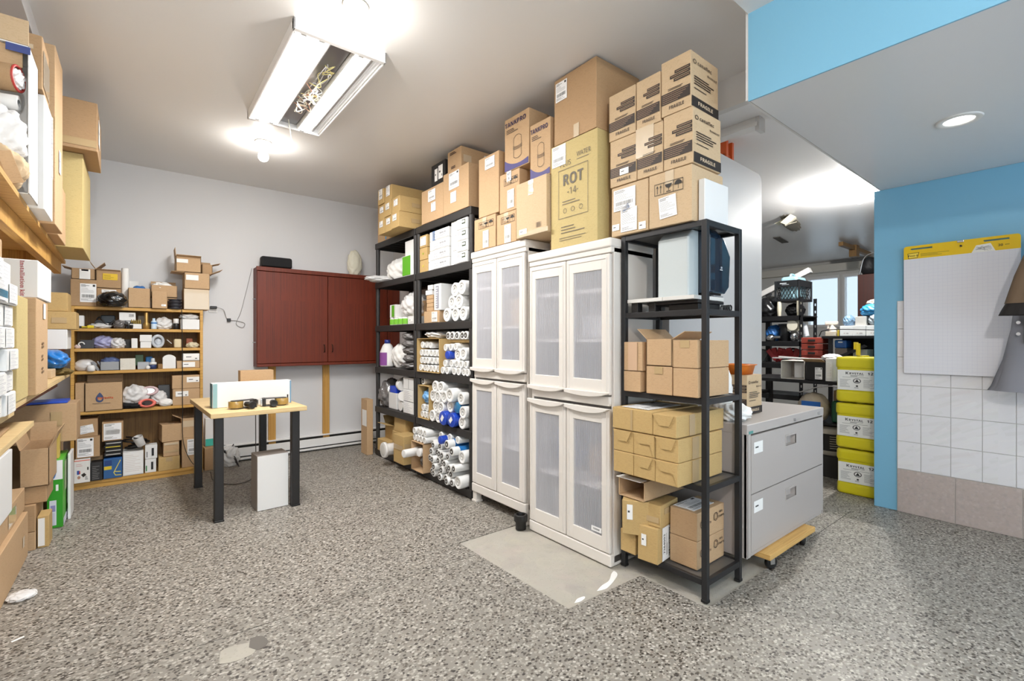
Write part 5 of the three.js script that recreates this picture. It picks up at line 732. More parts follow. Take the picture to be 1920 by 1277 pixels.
{ const t = thing('white_bottle', 'white bottle with dark blue base and clear cap, third bookcase shelf', 'bottle', [0.128, sC, ZB - 0.02]); M('bottle', lathe([[0, 0], [0.027, 0], [0.028, 0.03], [0.027, 0.055], [0, 0.055]], 18), std(0x2f3f6c, 0.4), t); M('shoulder', lathe([[0, 0.04], [0.029, 0.04], [0.029, 0.06], [0.015, 0.065], [0, 0.065]], 18), white, t); M('cap', lathe([[0, 0.065], [0.017, 0.065], [0.013, 0.1], [0, 0.1]], 16), std(0xc9ced4, 0.2), t); }
put1('white_ball', 'small white ball beside the dark blue bottle', 'knob', lump(0.035, 0.035, 0.035, 0.04, 127), white, 0.09, sC, ZB + 0.005);
bk('wooden_block', 'brown wooden block beside the arch-topped white box', 0.165, 0.2, sC, 1.062, { mat: oakDark, d: 0.05 });
single('arch_box', 'white box with an arched top on the third bookcase shelf', 'box', (() => { const s = new THREE.Shape(); s.moveTo(-0.048, 0); s.lineTo(0.048, 0); s.lineTo(0.048, 0.1); s.quadraticCurveTo(0.03, 0.126, 0, 0.127); s.quadraticCurveTo(-0.03, 0.126, -0.048, 0.1); const g = new THREE.ExtrudeGeometry(s, { depth: 0.09, bevelEnabled: true, bevelSize: 0.002, bevelThickness: 0.002, bevelSegments: 1 }); return g; })(), K.white, [0.25, sC + 0.002, ZB - 0.1]);
bk('label_carton', 'low tan carton with a white label, third bookcase shelf', 0.308, 0.489, sC, 1.085, { mat: K.tan, sheets: [S('z+', 0.0, 0, 0.105, 0.048, smallTex[0])] });
bk('flat_white_carton', 'flat white box on the low tan carton', 0.355, 0.487, 1.087, 1.155, { mat: K.white, sheets: [S('z+', 0, 0, 0.12, 0.05, smallTex[1])] });
// fourth shelf down
bk('narrow_carton', 'narrow tan carton beside the drop-logo carton', -0.4, -0.342, sD, 0.915, { mat: K.tan });
openCarton('logo_carton', 'open tan carton printed with a water drop logo', [-0.338, -0.086, sD, 0.912, ZB - 0.2, ZB + 0.015], { mat: K.tan, flaps: [['z-', 0.06, 1.2]], sheets: [S('z+', 0.0, -0.01, 0.19, 0.115, P.drop, 'logo')] });
put1('foil_bag', 'large crinkled clear bag on the fourth bookcase shelf', 'bag', lump(0.19, 0.17, 0.16, 0.3, 131), cloudBag, -0.0, sD + 0.03, ZB - 0.06);
put1('black_cloth', 'black cloth lying under the crinkled clear bag', 'cloth', lump(0.22, 0.06, 0.16, 0.2, 133), std(0x17171a, 0.9), 0.0, sD, ZB - 0.05);
const goggles = (label, frame, x, y, z, tilt) => { const t = thing('goggles', label, 'goggles', [x, y, z]); const g = new THREE.TorusGeometry(0.042, 0.012, 10, 26); g.scale(1.25, 0.8, 1); g.rotateX(tilt); g.translate(0, 0.045, 0); M('frame', g, frame, t); const l = new THREE.CircleGeometry(0.04, 22); l.scale(1.25, 0.8, 1); l.rotateX(tilt); l.translate(0, 0.045, 0.0); M('lens', l, phy(0x2c2026, 0.15, { clearcoat: 0.6 }), t); M('strap', tubeG([[-0.05, 0.045, 0], [-0.06, 0.03, -0.06], [0, 0.02, -0.1], [0.06, 0.03, -0.06], [0.05, 0.045, 0]], 0.007, 20, 6), frame, t); };
goggles('pale pink rimmed safety goggles resting on the clear bag', std(0xcfb4b8, 0.45), 0.105, 0.77, ZB - 0.04, -0.2);
goggles('red rimmed safety goggles at the edge of the fourth bookcase shelf', std(0xd96a5c, 0.45), 0.085, sD - 0.004, ZB + 0.012, -0.5);
put1('white_mitt', 'white padded mitt lying at the edge of the fourth bookcase shelf', 'mitt', lump(0.11, 0.07, 0.09, 0.1, 137), paper, 0.225, sD, ZB - 0.02);
put1('wrap_bag', 'white wrapped parts beside the pale goggles', 'bag', lump(0.12, 0.12, 0.1, 0.2, 139), cloudBag, 0.175, sD + 0.02, ZB - 0.08);
bk('dark_device', 'dark grey device behind the white wrapped parts', 0.17, 0.262, sD, 0.855, { mat: std(0x4b4d50, 0.5), d: 0.08, f: -0.11 });
bk('shelf_carton', 'tan carton with a white label, upper of two at the shelf end', 0.272, 0.489, 0.822, 0.948, { mat: K.tan, sheets: [S('z+', 0.055, 0.02, 0.1, 0.05, smallTex[1])] });
bk('shelf_carton', 'tan carton with a white label, lower of two at the shelf end', 0.275, 0.489, sD, 0.82, { mat: K.tan, sheets: [S('z+', -0.035, 0.03, 0.1, 0.05, smallTex[1])] });
// floor shelf
bk('floor_box', 'tan carton with a crumpled sheet, upper of two at the wall end', -0.4, -0.255, 0.45, 0.6, { mat: K.brown, sheets: [S('z+', 0.0, -0.01, 0.09, 0.07, shipOf(3), 'crumpled_sheet', 0.15)] });
bk('floor_box', 'brown carton with a white form label, lower of two at the wall end', -0.4, -0.242, 0.268, 0.448, { mat: K.brown, sheets: [S('z+', -0.015, 0, 0.105, 0.16, shipOf(1))] });
bk('document_carton', 'tan carton with a grey document pouch on the stack of black cases', -0.229, -0.084, 0.392, 0.558, { mat: K.brown, sheets: [S('z+', 0, 0, 0.12, 0.145, shipOf(3), 'document_pouch'), S('z+', 0, -0.005, 0.095, 0.04, paper, 'paper_label')] });
for (let k = 0; k < 4; k++) bk('black_case', `thin black printed case, ${TIER(k, 4)} of the flat stack`, -0.215 + 0.006 * (k % 2), -0.09, 0.257 + k * 0.033, 0.289 + k * 0.033, { mat: K.black, group: 'stack of thin black cases', sheets: [S('z+', 0, 0, 0.1, 0.008, k === 2 ? std(0xd8c23c, 0.5) : std(0xb9b8b4, 0.5), 'spine_print')] });
bk('white_product_box', 'white product box with small printed pictures', -0.405, -0.303, sE, 0.264, { mat: K.white, f: 0.04, d: 0.1, sheets: [S('z+', 0, 0, 0.1, 0.19, P.apple, 'print')] });
bk('charcoal_product_box', 'charcoal product box with lines of print', -0.3, -0.222, sE, 0.228, { mat: K.black, f: 0.03, d: 0.1, sheets: [S('z+', 0, 0, 0.072, 0.15, P.blackBook, 'print')] });
bk('blue_product_box', 'blue product box with yellow print', -0.217, -0.092, sE, 0.24, { mat: K.blue, f: 0.02, d: 0.16, sheets: [S('z+', 0, 0, 0.122, 0.165, P.tools, 'print')] });
bk('grey_support_box', 'brown carton behind the charcoal product box', -0.4, -0.225, sE, 0.264, { mat: K.brown, f: -0.08, d: 0.12 });
bk('white_front_box', 'square white box with a faintly ruled face', -0.088, 0.058, sE, 0.276, { mat: K.white, f: 0.01, sheets: [S('z+', 0, 0, 0.135, 0.19, P.note, 'print')] });
for (let k = 0; k < 5; k++) put1('black_cable', 'coiled black cable on the square white box', 'cable', (() => { const g = new THREE.TorusGeometry(0.05 + 0.006 * k, 0.008, 6, 22); g.rotateX(PI / 2 + 0.15 * (k - 2)); g.translate(0, 0.022 + 0.02 * k, 0); return g; })(), blackP, -0.02 + 0.03 * (k % 3), 0.278, ZB - 0.09, 0.5 * k, 'coiled black cables');
put1('white_cup', 'white plastic cup lying on the black cables', 'cup', (() => { const g = lathe([[0, 0], [0.032, 0], [0.04, 0.09], [0.036, 0.09], [0.03, 0.01], [0, 0.01]], 22); g.rotateZ(0.35); g.rotateX(0.3); return g; })(), white, 0.045, 0.325, ZB - 0.02);
for (const [y, n] of [[sE, 'lower'], [0.192, 'upper']]) bk('small_white_carton', `small white carton with dark side print, ${n} of two`, 0.07, 0.16 - (y > 0.1 ? 0 : 0.008), y, y + 0.124, { mat: K.white, d: 0.12, sheets: [S('z+', 0.012, 0, 0.016, 0.07, blackP, 'print'), S('z+', -0.03, -0.02, 0.008, 0.05, std(y > 0.1 ? 0x888888 : 0x2f8a4a, 0.5), 'printed_stripe')] });
bk('tan_box', 'tan carton standing askew on the small taped carton', 0.183, 0.345, 0.33, 0.49, { mat: K.tan, turn: 0.1, sheets: [S('y', 0, -0.05, 0.05, 0.03, clearTape, 'tape')] });
bk('tan_box', 'small tan carton with crossed tape under the askew carton', 0.205, 0.326, 0.192, 0.326, { mat: K.tan, sheets: [S('z+', 0, -0.02, 0.12, 0.02, tapeM, 'tape'), S('z+', 0, 0.05, 0.11, 0.02, clearTape, 'tape')] });
bk('tan_box', 'wide gold carton at the bottom of the bookcase', 0.168, 0.33, sE, 0.19, { mat: K.gold, f: 0.01, sheets: [S('z+', 0, 0.04, 0.05, 0.04, tapeM, 'tape')] });
openCarton('flap_box', 'taped tan carton with one flap lifted at the bookcase end', [0.345, 0.485, 0.348, 0.535, ZB - 0.2, ZB - 0.01], { mat: K.tan, flaps: [['x-', 0.08, 0.5]], sheets: [S('z+', 0, 0.04, 0.13, 0.06, clearTape, 'tape')] });
bk('printed_box', 'tall brown carton with a barcode form at the bookcase end', 0.347, 0.488, sE, 0.346, { mat: K.tan, sheets: [S('z+', 0.02, 0.05, 0.095, 0.15, shipOf(0))] });
single('hanging_cable', 'thin black cable running down the face of the bookcase', 'cable', tubeG([[0.345, 1.575, ZB + 0.02], [0.35, 1.2, ZB + 0.018], [0.352, 0.66, ZB + 0.018], [0.36, 0.3, ZB + 0.02], [0.42, 0.12, ZB + 0.03], [0.5, 0.02, ZB + 0.05]], 0.003, 60, 5), blackP);

// ================================================================ WORK TABLE AND BACK WALL
const TB = carton('tube_carton', 'long white carton with teal ends lying on the work table', [0.45, 1.0, 0.771, 0.956, -4.26, -4.155], { mat: K.white, turn: 0.0, jit: 0.0005 });
sheet(TB, [0.55, 0.185, 0.105], 'z+', -0.257, 0, 0.028, 0.18, std(0x8fb4b8, 0.5), 'end_band'); sheet(TB, [0.55, 0.185, 0.105], 'x-', 0, 0, 0.1, 0.18, std(0x3a6f7c, 0.5), 'end_label'); sheet(TB, [0.55, 0.185, 0.105], 'z+', 0.268, 0, 0.01, 0.18, std(0x6f94b0, 0.5), 'end_band'); sheet(TB, [0.55, 0.185, 0.105], 'z+', 0.247, -0.04, 0.01, 0.035, blackP, 'print');
carton('back_carton', 'plain brown carton standing behind the white tube carton', [0.73, 1.0, 0.771, 1.01, -4.9, -4.78], { mat: K.tan });
function tapeGun(label, x, z, turn, flip) {
  const t = thing('tape_gun', label, 'tape dispenser', [x, 0.771, z], turn);
  const tape = lathe([[0.036, 0], [0.05, 0], [0.05, 0.048], [0.036, 0.048]], 28); tape.translate(flip * 0.055, 0.008, 0); M('tape_roll', tape, phy(0xa8894a, 0.2, { clearcoat: 0.5 }), t);
  M('frame', merge([bb(-0.075, 0.075, 0.056, 0.062, -0.03, 0.03, 0.002), bb(-0.075, 0.075, 0, 0.007, -0.03, 0.03, 0.002), bb(flip * -0.07 - 0.012, flip * -0.07 + 0.012, 0, 0.062, -0.036, 0.036, 0.003), (() => { const g = cyl(0.035, 0.035, 0.06, 20); g.translate(flip * 0.055, 0.031, 0); return g; })()]), std(0x1f1b19, 0.4), t);
  M('handle', (() => { const g = lathe([[0, 0], [0.019, 0], [0.022, 0.04], [0.027, 0.1], [0.024, 0.104], [0.016, 0.1], [0, 0.1]], 20); g.rotateX(PI / 2); g.translate(-0.012 * flip, 0.03, 0.02); return g; })(), blackP, t);
  M('blade', bb(flip * -0.088 - 0.006, flip * -0.088 + 0.006, 0.006, 0.056, -0.03, 0.03, 0.001), chrome, t);
}
tapeGun('packing tape gun with amber tape on the table, nearer the bookcase', 0.64, -4.05, 0.25, -1);
tapeGun('packing tape gun with amber tape on the table, nearer the shelving', 0.85, -4.06, -0.1, 1);
{ const t = thing('panel_box', 'white panelled grey box standing under the work table', 'box', [0.815, 0, -4.03], 0.06); M('body', bb(-0.11, 0.11, 0, 0.415, -0.085, 0.085, 0.003), std(0x9a928c, 0.55), t); M('front_panel', bb(-0.108, 0.108, 0.004, 0.411, 0.085, 0.089, 0.001), white, t); }
single('power_cord', 'thin black cord hanging behind the table and curling over the floor', 'cord', tubeG([[0.9, 0.74, -5.06], [0.905, 0.3, -5.08], [0.9, 0.06, -5.06], [0.82, 0.01, -4.85], [0.7, 0.006, -4.8], [0.56, 0.006, -5.02], [0.55, 0.05, -5.2]], 0.004, 60, 5), std(0x55504e, 0.6));
carton('teal_carton', 'brown carton with a white teal-tipped box on it, on the floor beside the bookcase', [0.53, 0.66, 0, 0.22, -5.68, -5.5], { mat: K.brown });
carton('teal_box', 'white upright box with a teal foot standing on the floor carton', [0.545, 0.62, 0.222, 0.5, -5.66, -5.58], { mat: K.white, sheets: [S('z+', 0, -0.1, 0.07, 0.07, std(0x3fb0a0, 0.5), 'teal_print')] });
single('cord_tangle', 'tangle of cords and clear bag on the floor by the heater end', 'cords', merge([0, 1, 2, 3].map((k) => tubeG([[0, 0.01, 0], [0.05 + 0.02 * k, 0.08 + 0.05 * k, 0.02], [0.02 * k, 0.2 - 0.03 * k, 0.03], [0.1, 0.05 + 0.02 * k, 0.05], [0.14, 0.008, 0.04 * k]], 0.005, 24, 5))), std(0x3b373c, 0.6), [0.68, 0, -5.56]);
single('clear_sack', 'clear plastic bag slumped beside the floor carton', 'bag', lump(0.16, 0.2, 0.12, 0.25, 141), cloudBag, [0.76, 0.0, -5.56]);
{ const t = thing('wall_outlet', 'white wall outlet with a black adapter plugged in', 'outlet', [0.63, 1.6, -5.748]); M('plate', bb(-0.038, 0.038, -0.03, 0.03, 0, 0.006, 0.003), white, t); M('adapter', bb(-0.03, 0.03, 0.006, 0.034, 0.006, 0.05, 0.005), blackP, t); }
single('adapter_lead', 'grey lead looping from the outlet up to the mahogany cabinet', 'lead', tubeG([[0.66, 1.62, -5.7], [0.72, 1.6, -5.73], [0.76, 1.5, -5.74], [0.84, 1.49, -5.74], [0.92, 1.46, -5.74], [0.9, 1.42, -5.74], [0.84, 1.45, -5.74], [0.88, 1.58, -5.74], [0.93, 1.8, -5.74], [0.985, 2.06, -5.74]], 0.003, 70, 5), std(0x9a9896, 0.6));
single('lead_switch', 'small black inline switch on the grey lead', 'switch', bx(0.035, 0.035, 0.02, 0.004), blackP, [0.77, 1.495, -5.735]);
{ const t = thing('portable_speaker', 'black fabric speaker standing on the mahogany cabinet', 'speaker', [1.2, 2.068, -5.62]); M('body', bb(-0.155, 0.155, 0, 0.115, -0.05, 0.05, 0.022), std(0x121213, 0.6), t); M('grille', bb(-0.14, 0.14, 0.012, 0.103, 0.048, 0.054, 0.004), std(0x1c1c1e, 0.95), t); }
single('rice_bag', 'clear bag of cream granules leaning on the mahogany cabinet top', 'bag', lump(0.17, 0.3, 0.1, 0.14, 151), std(0xd8d3c0, 0.5), [2.07, 2.064, -5.64]);

// ================================================================ SIDE WALL SHELVES
const TP = 1.873;
{
  const t = openCarton('junk_carton', 'large white carton open towards the room, crammed with tubes and boxes', [-0.78, -0.335, TP, 2.474, -2.928, -2.72], { open: 'z+', mat: K.white });
  const f = M('lid_flap', bx(0.44, 0.1, 0.005, 0.001), K.pale, t); f.position.set(0, 0.652, 0.103); const p = M('blue_print', bx(0.07, 0.03, 0.001, 0), std(0x3d4a86, 0.6), t); p.position.set(0.19, 0.58, 0.106);
}
single('kraft_box', 'torn brown box inside the junk carton, above the red-rimmed tube', 'box', bb(-0.045, 0.045, 0, 0.08, -0.06, 0.06, 0.003), K.tan, [-0.41, 2.386, -2.79], 0.15);
{ const t = thing('postal_tube', 'cardboard tube with a red rim and clear film sticking out of the junk carton', 'tube', [-0.44, 2.33, -2.735], -0.25); const g = lathe([[0.044, -0.1], [0.052, -0.1], [0.052, 0.075], [0.044, 0.075]], 26); g.rotateZ(-PI / 2); M('tube', g, K.brown, t); const r = new THREE.TorusGeometry(0.048, 0.005, 8, 28); r.rotateY(PI / 2); r.translate(0.075, 0, 0); M('rim', r, std(0xb23a34, 0.45), t); M('film', lump(0.06, 0.08, 0.08, 0.3, 161).translate(0.06, -0.04, 0.0), cloudBag, t); }
single('white_roll', 'short white tape roll below the red-rimmed tube', 'roll', (() => { const g = lathe([[0.015, -0.04], [0.03, -0.04], [0.03, 0.04], [0.015, 0.04]], 22); g.rotateZ(-PI / 2); return g; })(), white, [-0.405, 2.235, -2.735], -0.2);
single('packing_film', 'crumpled clear packing film spilling from the junk carton', 'film', lump(0.14, 0.2, 0.09, 0.28, 163), cloudBag, [-0.41, 1.99, -2.69]);
single('kraft_wrap', 'crumpled tan wrapping paper at the foot of the junk carton', 'paper', lump(0.16, 0.16, 0.1, 0.3, 164), K.pale, [-0.42, TP, -2.66]);
single('foam_sack', 'white foam sack at the end of the upper side shelf', 'bag', lump(0.26, 0.54, 0.2, 0.12, 165), paper, [-0.53, TP, -2.46]);
single('torn_papers', 'torn brown papers standing at the shelf edge', 'papers', merge([0, 1, 2].map((k) => { const g = bx(0.04, 0.12, 0.003, 0.0005); g.rotateZ(0.3 * k - 0.3); g.translate(0.02 * k, 0.064, 0.01 * k); return g; })), K.tan, [-0.41, TP, -2.6]);
carton('upright_carton', 'brown carton with shredded clear tape standing on the white upright box', [-0.6, -0.322, 2.392, 2.63, -3.15, -2.935], { mat: K.brown, sheets: [S('x+', 0, -0.02, 0.2, 0.16, clearTape, 'tape'), S('z+', 0.06, 0.06, 0.1, 0.02, clearTape, 'tape')] });
carton('white_upright_box', 'white upright box with a fine printed edge on the upper side shelf', [-0.62, -0.322, TP, 2.39, -3.28, -2.985], { mat: K.white, sheets: [S('x+', 0.11, 0.1, 0.02, 0.3, P.dots, 'print'), S('x+', 0.0, -0.14, 0.1, 0.1, matOf(tex(64, 64, (g, w, h) => { g.strokeStyle = '#888'; g.lineWidth = 2; g.strokeRect(10, 16, 44, 40); boxText(g, 'a', 32, 36, 26, '#777'); }), true), 'symbol_print')] });
carton('tall_side_carton', 'very tall brown carton with a tape band on the upper side shelf', [-0.62, -0.318, TP, 2.79, -3.63, -3.345], { mat: K.tan, sheets: [S('z+', 0, 0.06, 0.3, 0.06, tapeM, 'tape'), S('x+', 0, -0.1, 0.06, 0.12, smallTex[0], 'oval_label')] });
carton('overhang_carton', 'brown carton jutting out highest at the far end of the upper side shelf', [-0.55, -0.19, 2.482, 2.79, -4.5, -4.0], { mat: K.brown, sheets: [S('z+', 0, -0.11, 0.35, 0.045, tapeM, 'tape'), S('x+', -0.1, 0, 0.14, 0.16, smallTex[0])] });
carton('khaki_side_carton', 'tall khaki carton under the highest jutting carton', [-0.6, -0.262, TP, 2.48, -4.72, -4.1], { mat: K.khaki });
carton('low_side_carton', 'brown carton between the tall carton and the khaki carton', [-0.66, -0.34, TP, 2.2, -4.06, -3.66], { mat: K.tan });
// middle side shelf
const T2 = 1.046;
for (let c = 0; c < 2; c++) for (let k = 0; k < 7; k++) {
  const zz = [-2.24, -2.42][c], dx = [0.0, 0.012, -0.006, 0.008, 0, 0.014, 0.004][(k + c * 3) % 7];
  carton('filter_box', `small white printed box, ${TIER(k, 7)}, in the stack ${c ? 'against the thin carton' : 'before the other'}`, [-0.56, -0.352 + dx, 1.021 + k * 0.077, 1.096 + k * 0.077, zz - 0.078, zz + 0.1], { mat: K.white, group: 'twin stack of small white boxes', sheets: [S('x+', 0.0, 0, 0.13, 0.066, P.dots, 'print'), ...(k === 5 && !c ? [S('x+', 0.0, -0.01, 0.14, 0.025, std(0x4a9cc0, 0.5), 'printed_stripe')] : [])] });
}
carton('panel_carton', 'thin tall khaki carton behind the twin stack of white boxes', [-0.62, -0.35, T2, 1.455, -2.81, -2.565], { mat: K.khaki });
carton('thin_upright_carton', 'thin upright tan carton with a tall white label behind the twin stack', [-0.62, -0.388, T2, 1.655, -2.558, -2.505], { mat: K.tan, sheets: [S('z+', 0.095, 0.2, 0.03, 0.17, paper, 'paper_label')] });
carton('tube_box', 'tall brown carton with worn printed side under the installation kit box', [-0.56, -0.33, T2, 1.462, -3.19, -2.83], { mat: K.tan, sheets: [S('x+', 0.04, 0.16, 0.06, 0.07, paper, 'paper_label'), S('x+', 0.0, -0.06, 0.1, 0.2, matOf(tex(64, 128, (g) => { for (const y of [14, 50, 86]) lines(g, 12, y, 40, 2, 10, '#7a6146', 6); }), true), 'print')] });
carton('installation_box', 'white installation kit box with red lettering on the tall brown carton', [-0.56, -0.325, 1.464, 1.625, -3.23, -2.86], { mat: K.white, sheets: [S('z+', 0.08, 0, 0.07, 0.155, P.install, 'lettering')] });
single('blue_wrap', 'crumpled bright blue plastic wrap at the far end of the middle side shelf', 'wrap', lump(0.16, 0.12, 0.34, 0.2, 171), phy(0x2a7fd0, 0.3, { clearcoat: 0.4 }), [-0.44, T2 + 0.05, -4.4], 0.3);
carton('loose_carton', 'small pale carton beside the crumpled blue wrap', [-0.56, -0.4, T2, 1.1, -4.2, -4.02], { mat: K.pale });
single('brown_straps', 'brown and olive straps under the blue wrap', 'straps', lump(0.16, 0.05, 0.2, 0.3, 173), std(0x6f5a2a, 0.7), [-0.42, T2, -4.42]);
carton('corner_box', 'white box at the base of the corner stack beside the bookcase', [-0.72, -0.385, 1.217, 1.36, -4.95, -4.7], { mat: K.white });
carton('corner_carton', 'gold carton with tape patch in the middle of the corner stack', [-0.72, -0.34, 1.362, 1.49, -4.98, -4.7], { mat: K.gold, sheets: [S('z+', 0.1, 0, 0.08, 0.04, tapeM, 'tape')] });
carton('corner_carton', 'gold carton on top of the corner stack', [-0.72, -0.385, 1.492, 1.628, -4.96, -4.72], { mat: K.gold });
// lower side shelf and floor
single('flat_cardboard', 'flattened brown cardboard lying on the lower side shelf', 'cardboard', merge([bb(-0.2, 0.06, 0, 0.006, -0.3, 0.3, 0.001), bb(-0.16, 0.07, 0.007, 0.013, -0.26, 0.36, 0.001)]), K.brown, [-0.47, 0.906, -2.6], 0.04);
carton('panel_box_large', 'wide brown carton with tape patches leaning in the corner', [-0.74, -0.33, 0.56, 0.83, -4.9, -4.62], { mat: K.tan, sheets: [S('z+', 0.1, 0.03, 0.06, 0.1, tapeM, 'tape'), S('z+', 0.08, -0.09, 0.1, 0.07, tapeM, 'tape')] });
carton('base_carton', 'brown carton supporting the wide corner carton', [-0.74, -0.45, 0, 0.558, -5.2, -4.84], { mat: K.brown });
single('blue_folder', 'blue plastic folder on the wide corner carton', 'folder', bb(-0.16, 0.12, 0, 0.016, -0.1, 0.1, 0.003), std(0x2f56c8, 0.4), [-0.5, 0.832, -4.74]);
openCarton('flaps_carton', 'open brown carton with upright flaps on stacked cartons by the side wall', [-0.548, -0.418, 0.382, 0.612, -4.45, -4.09], { mat: K.tan, flaps: [['x-', 0.09, 1.3], ['z-', 0.12, 1.35], ['x+', 0.11, 1.2]] });
carton('lower_carton', 'brown carton under the open flapped carton', [-0.545, -0.43, 0.278, 0.38, -4.4, -4.1], { mat: K.brown });
carton('floor_stack_carton', 'narrow brown carton on the floor stack, upper', [-0.6, -0.475, 0.113, 0.276, -4.36, -4.07], { mat: K.brown });
carton('floor_stack_carton', 'narrow brown carton on the floor stack, bottom', [-0.6, -0.475, 0, 0.111, -4.36, -4.07], { mat: K.tan });
carton('slim_label_carton', 'small gold carton with a white end label beside the green box', [-0.471, -0.418, 0, 0.195, -4.24, -4.09], { mat: K.gold, sheets: [S('z+', -0.008, 0, 0.03, 0.17, paper, 'paper_label')] });
carton('green_box', 'tall bright green product box with white print on the floor', [-0.467, -0.388, 0, 0.468, -4.8, -4.458], { mat: K.green, turn: 0, sheets: [S('z+', 0.0, 0, 0.077, 0.455, P.leaf, 'print'), S('x+', 0.09, 0.04, 0.08, 0.34, paper, 'white_print'), S('x+', 0, -0.2, 0.32, 0.05, std(0xdfe4f2, 0.5), 'printed_band'), S('x+', -0.06, 0.1, 0.1, 0.2, std(0x9fb58a, 0.5), 'picture_print')] });
carton('white_slab', 'white slab standing on edge against the green box', [-0.378, -0.362, 0, 0.47, -4.84, -4.62], { mat: K.white });
carton('long_carton', 'long brown carton lying on the floor along the side wall', [-0.8, -0.5, 0, 0.262, -4.0, -2.7], { mat: K.tan, turn: 0, sheets: [S('x+', 0.5, 0, 0.06, 0.06, tapeM, 'tape')] });
carton('upper_long_carton', 'brown carton with silver tape lying on the long carton', [-0.8, -0.52, 0.264, 0.396, -4.05, -3.0], { mat: K.tan, turn: 0, sheets: [S('x+', 0.15, 0, 0.2, 0.09, clearTape, 'tape')] });
carton('white_floor_box', 'tall white box standing on cartons under the lower side shelf', [-0.82, -0.5, 0.398, 0.72, -3.53, -3.1], { mat: K.white });
single('yellow_board', 'narrow yellow wooden block on the green box behind the flapped carton', 'board', bb(-0.015, 0.015, 0, 0.16, -0.04, 0.04, 0.002), std(0xd0b45a, 0.6), [-0.425, 0.47, -4.52]);

// ================================================================ BLUE WALL
{ // flip chart pad hung on the wall
  const t = thing('flip_chart_pad', 'large white flip chart pad with a yellow header hung on the blue wall', 'flip chart', [4.452, 1.04, -0.63]);
  M('sheets', bb(-0.012, 0.0, 0, 0.835, -0.29, 0.3, 0.001), std(0xdedde2, 0.75, { map: tex(512, 512, (g, w, h) => { g.fillStyle = '#ffffff'; g.fillRect(0, 0, w, h); g.strokeStyle = 'rgba(150,160,190,0.1)'; for (let i = 0; i < 32; i++) { g.beginPath(); g.moveTo(i * 16, 0); g.lineTo(i * 16, h); g.moveTo(0, i * 16); g.lineTo(w, i * 16); g.stroke(); } }, { repeat: 1.25 }) }), t);
  const s = new THREE.Shape(); s.moveTo(-0.29, 0); s.lineTo(0.3, 0); s.lineTo(0.3, 0.075); s.quadraticCurveTo(0.3, 0.095, 0.28, 0.095); s.lineTo(-0.27, 0.095); s.quadraticCurveTo(-0.29, 0.095, -0.29, 0.075);
  for (const a of [-0.25, 0.13]) { const h = new THREE.Path(); h.moveTo(a, 0.066); h.lineTo(a + 0.12, 0.066); h.lineTo(a + 0.12, 0.077); h.lineTo(a, 0.077); s.holes.push(h); }
  const g = new THREE.ExtrudeGeometry(s, { depth: 0.01, bevelEnabled: false }), uv = g.attributes.uv, p = g.attributes.position; for (let i = 0; i < uv.count; i++) uv.setXY(i, (p.getX(i) + 0.29) / 0.59, p.getY(i) / 0.095); g.rotateY(-PI / 2); g.translate(-0.002, 0.835, 0); M('header_board', g, P.pad, t);
  M('nail', (() => { const q = cyl(0.006, 0.006, 0.02, 10); q.rotateZ(PI / 2); q.translate(-0.02, 0.89, 0.02); return q; })(), blackP, t); M('hook', bb(-0.02, 0, 0.915, 0.93, 0.0, 0.035, 0.003), chrome, t);
}
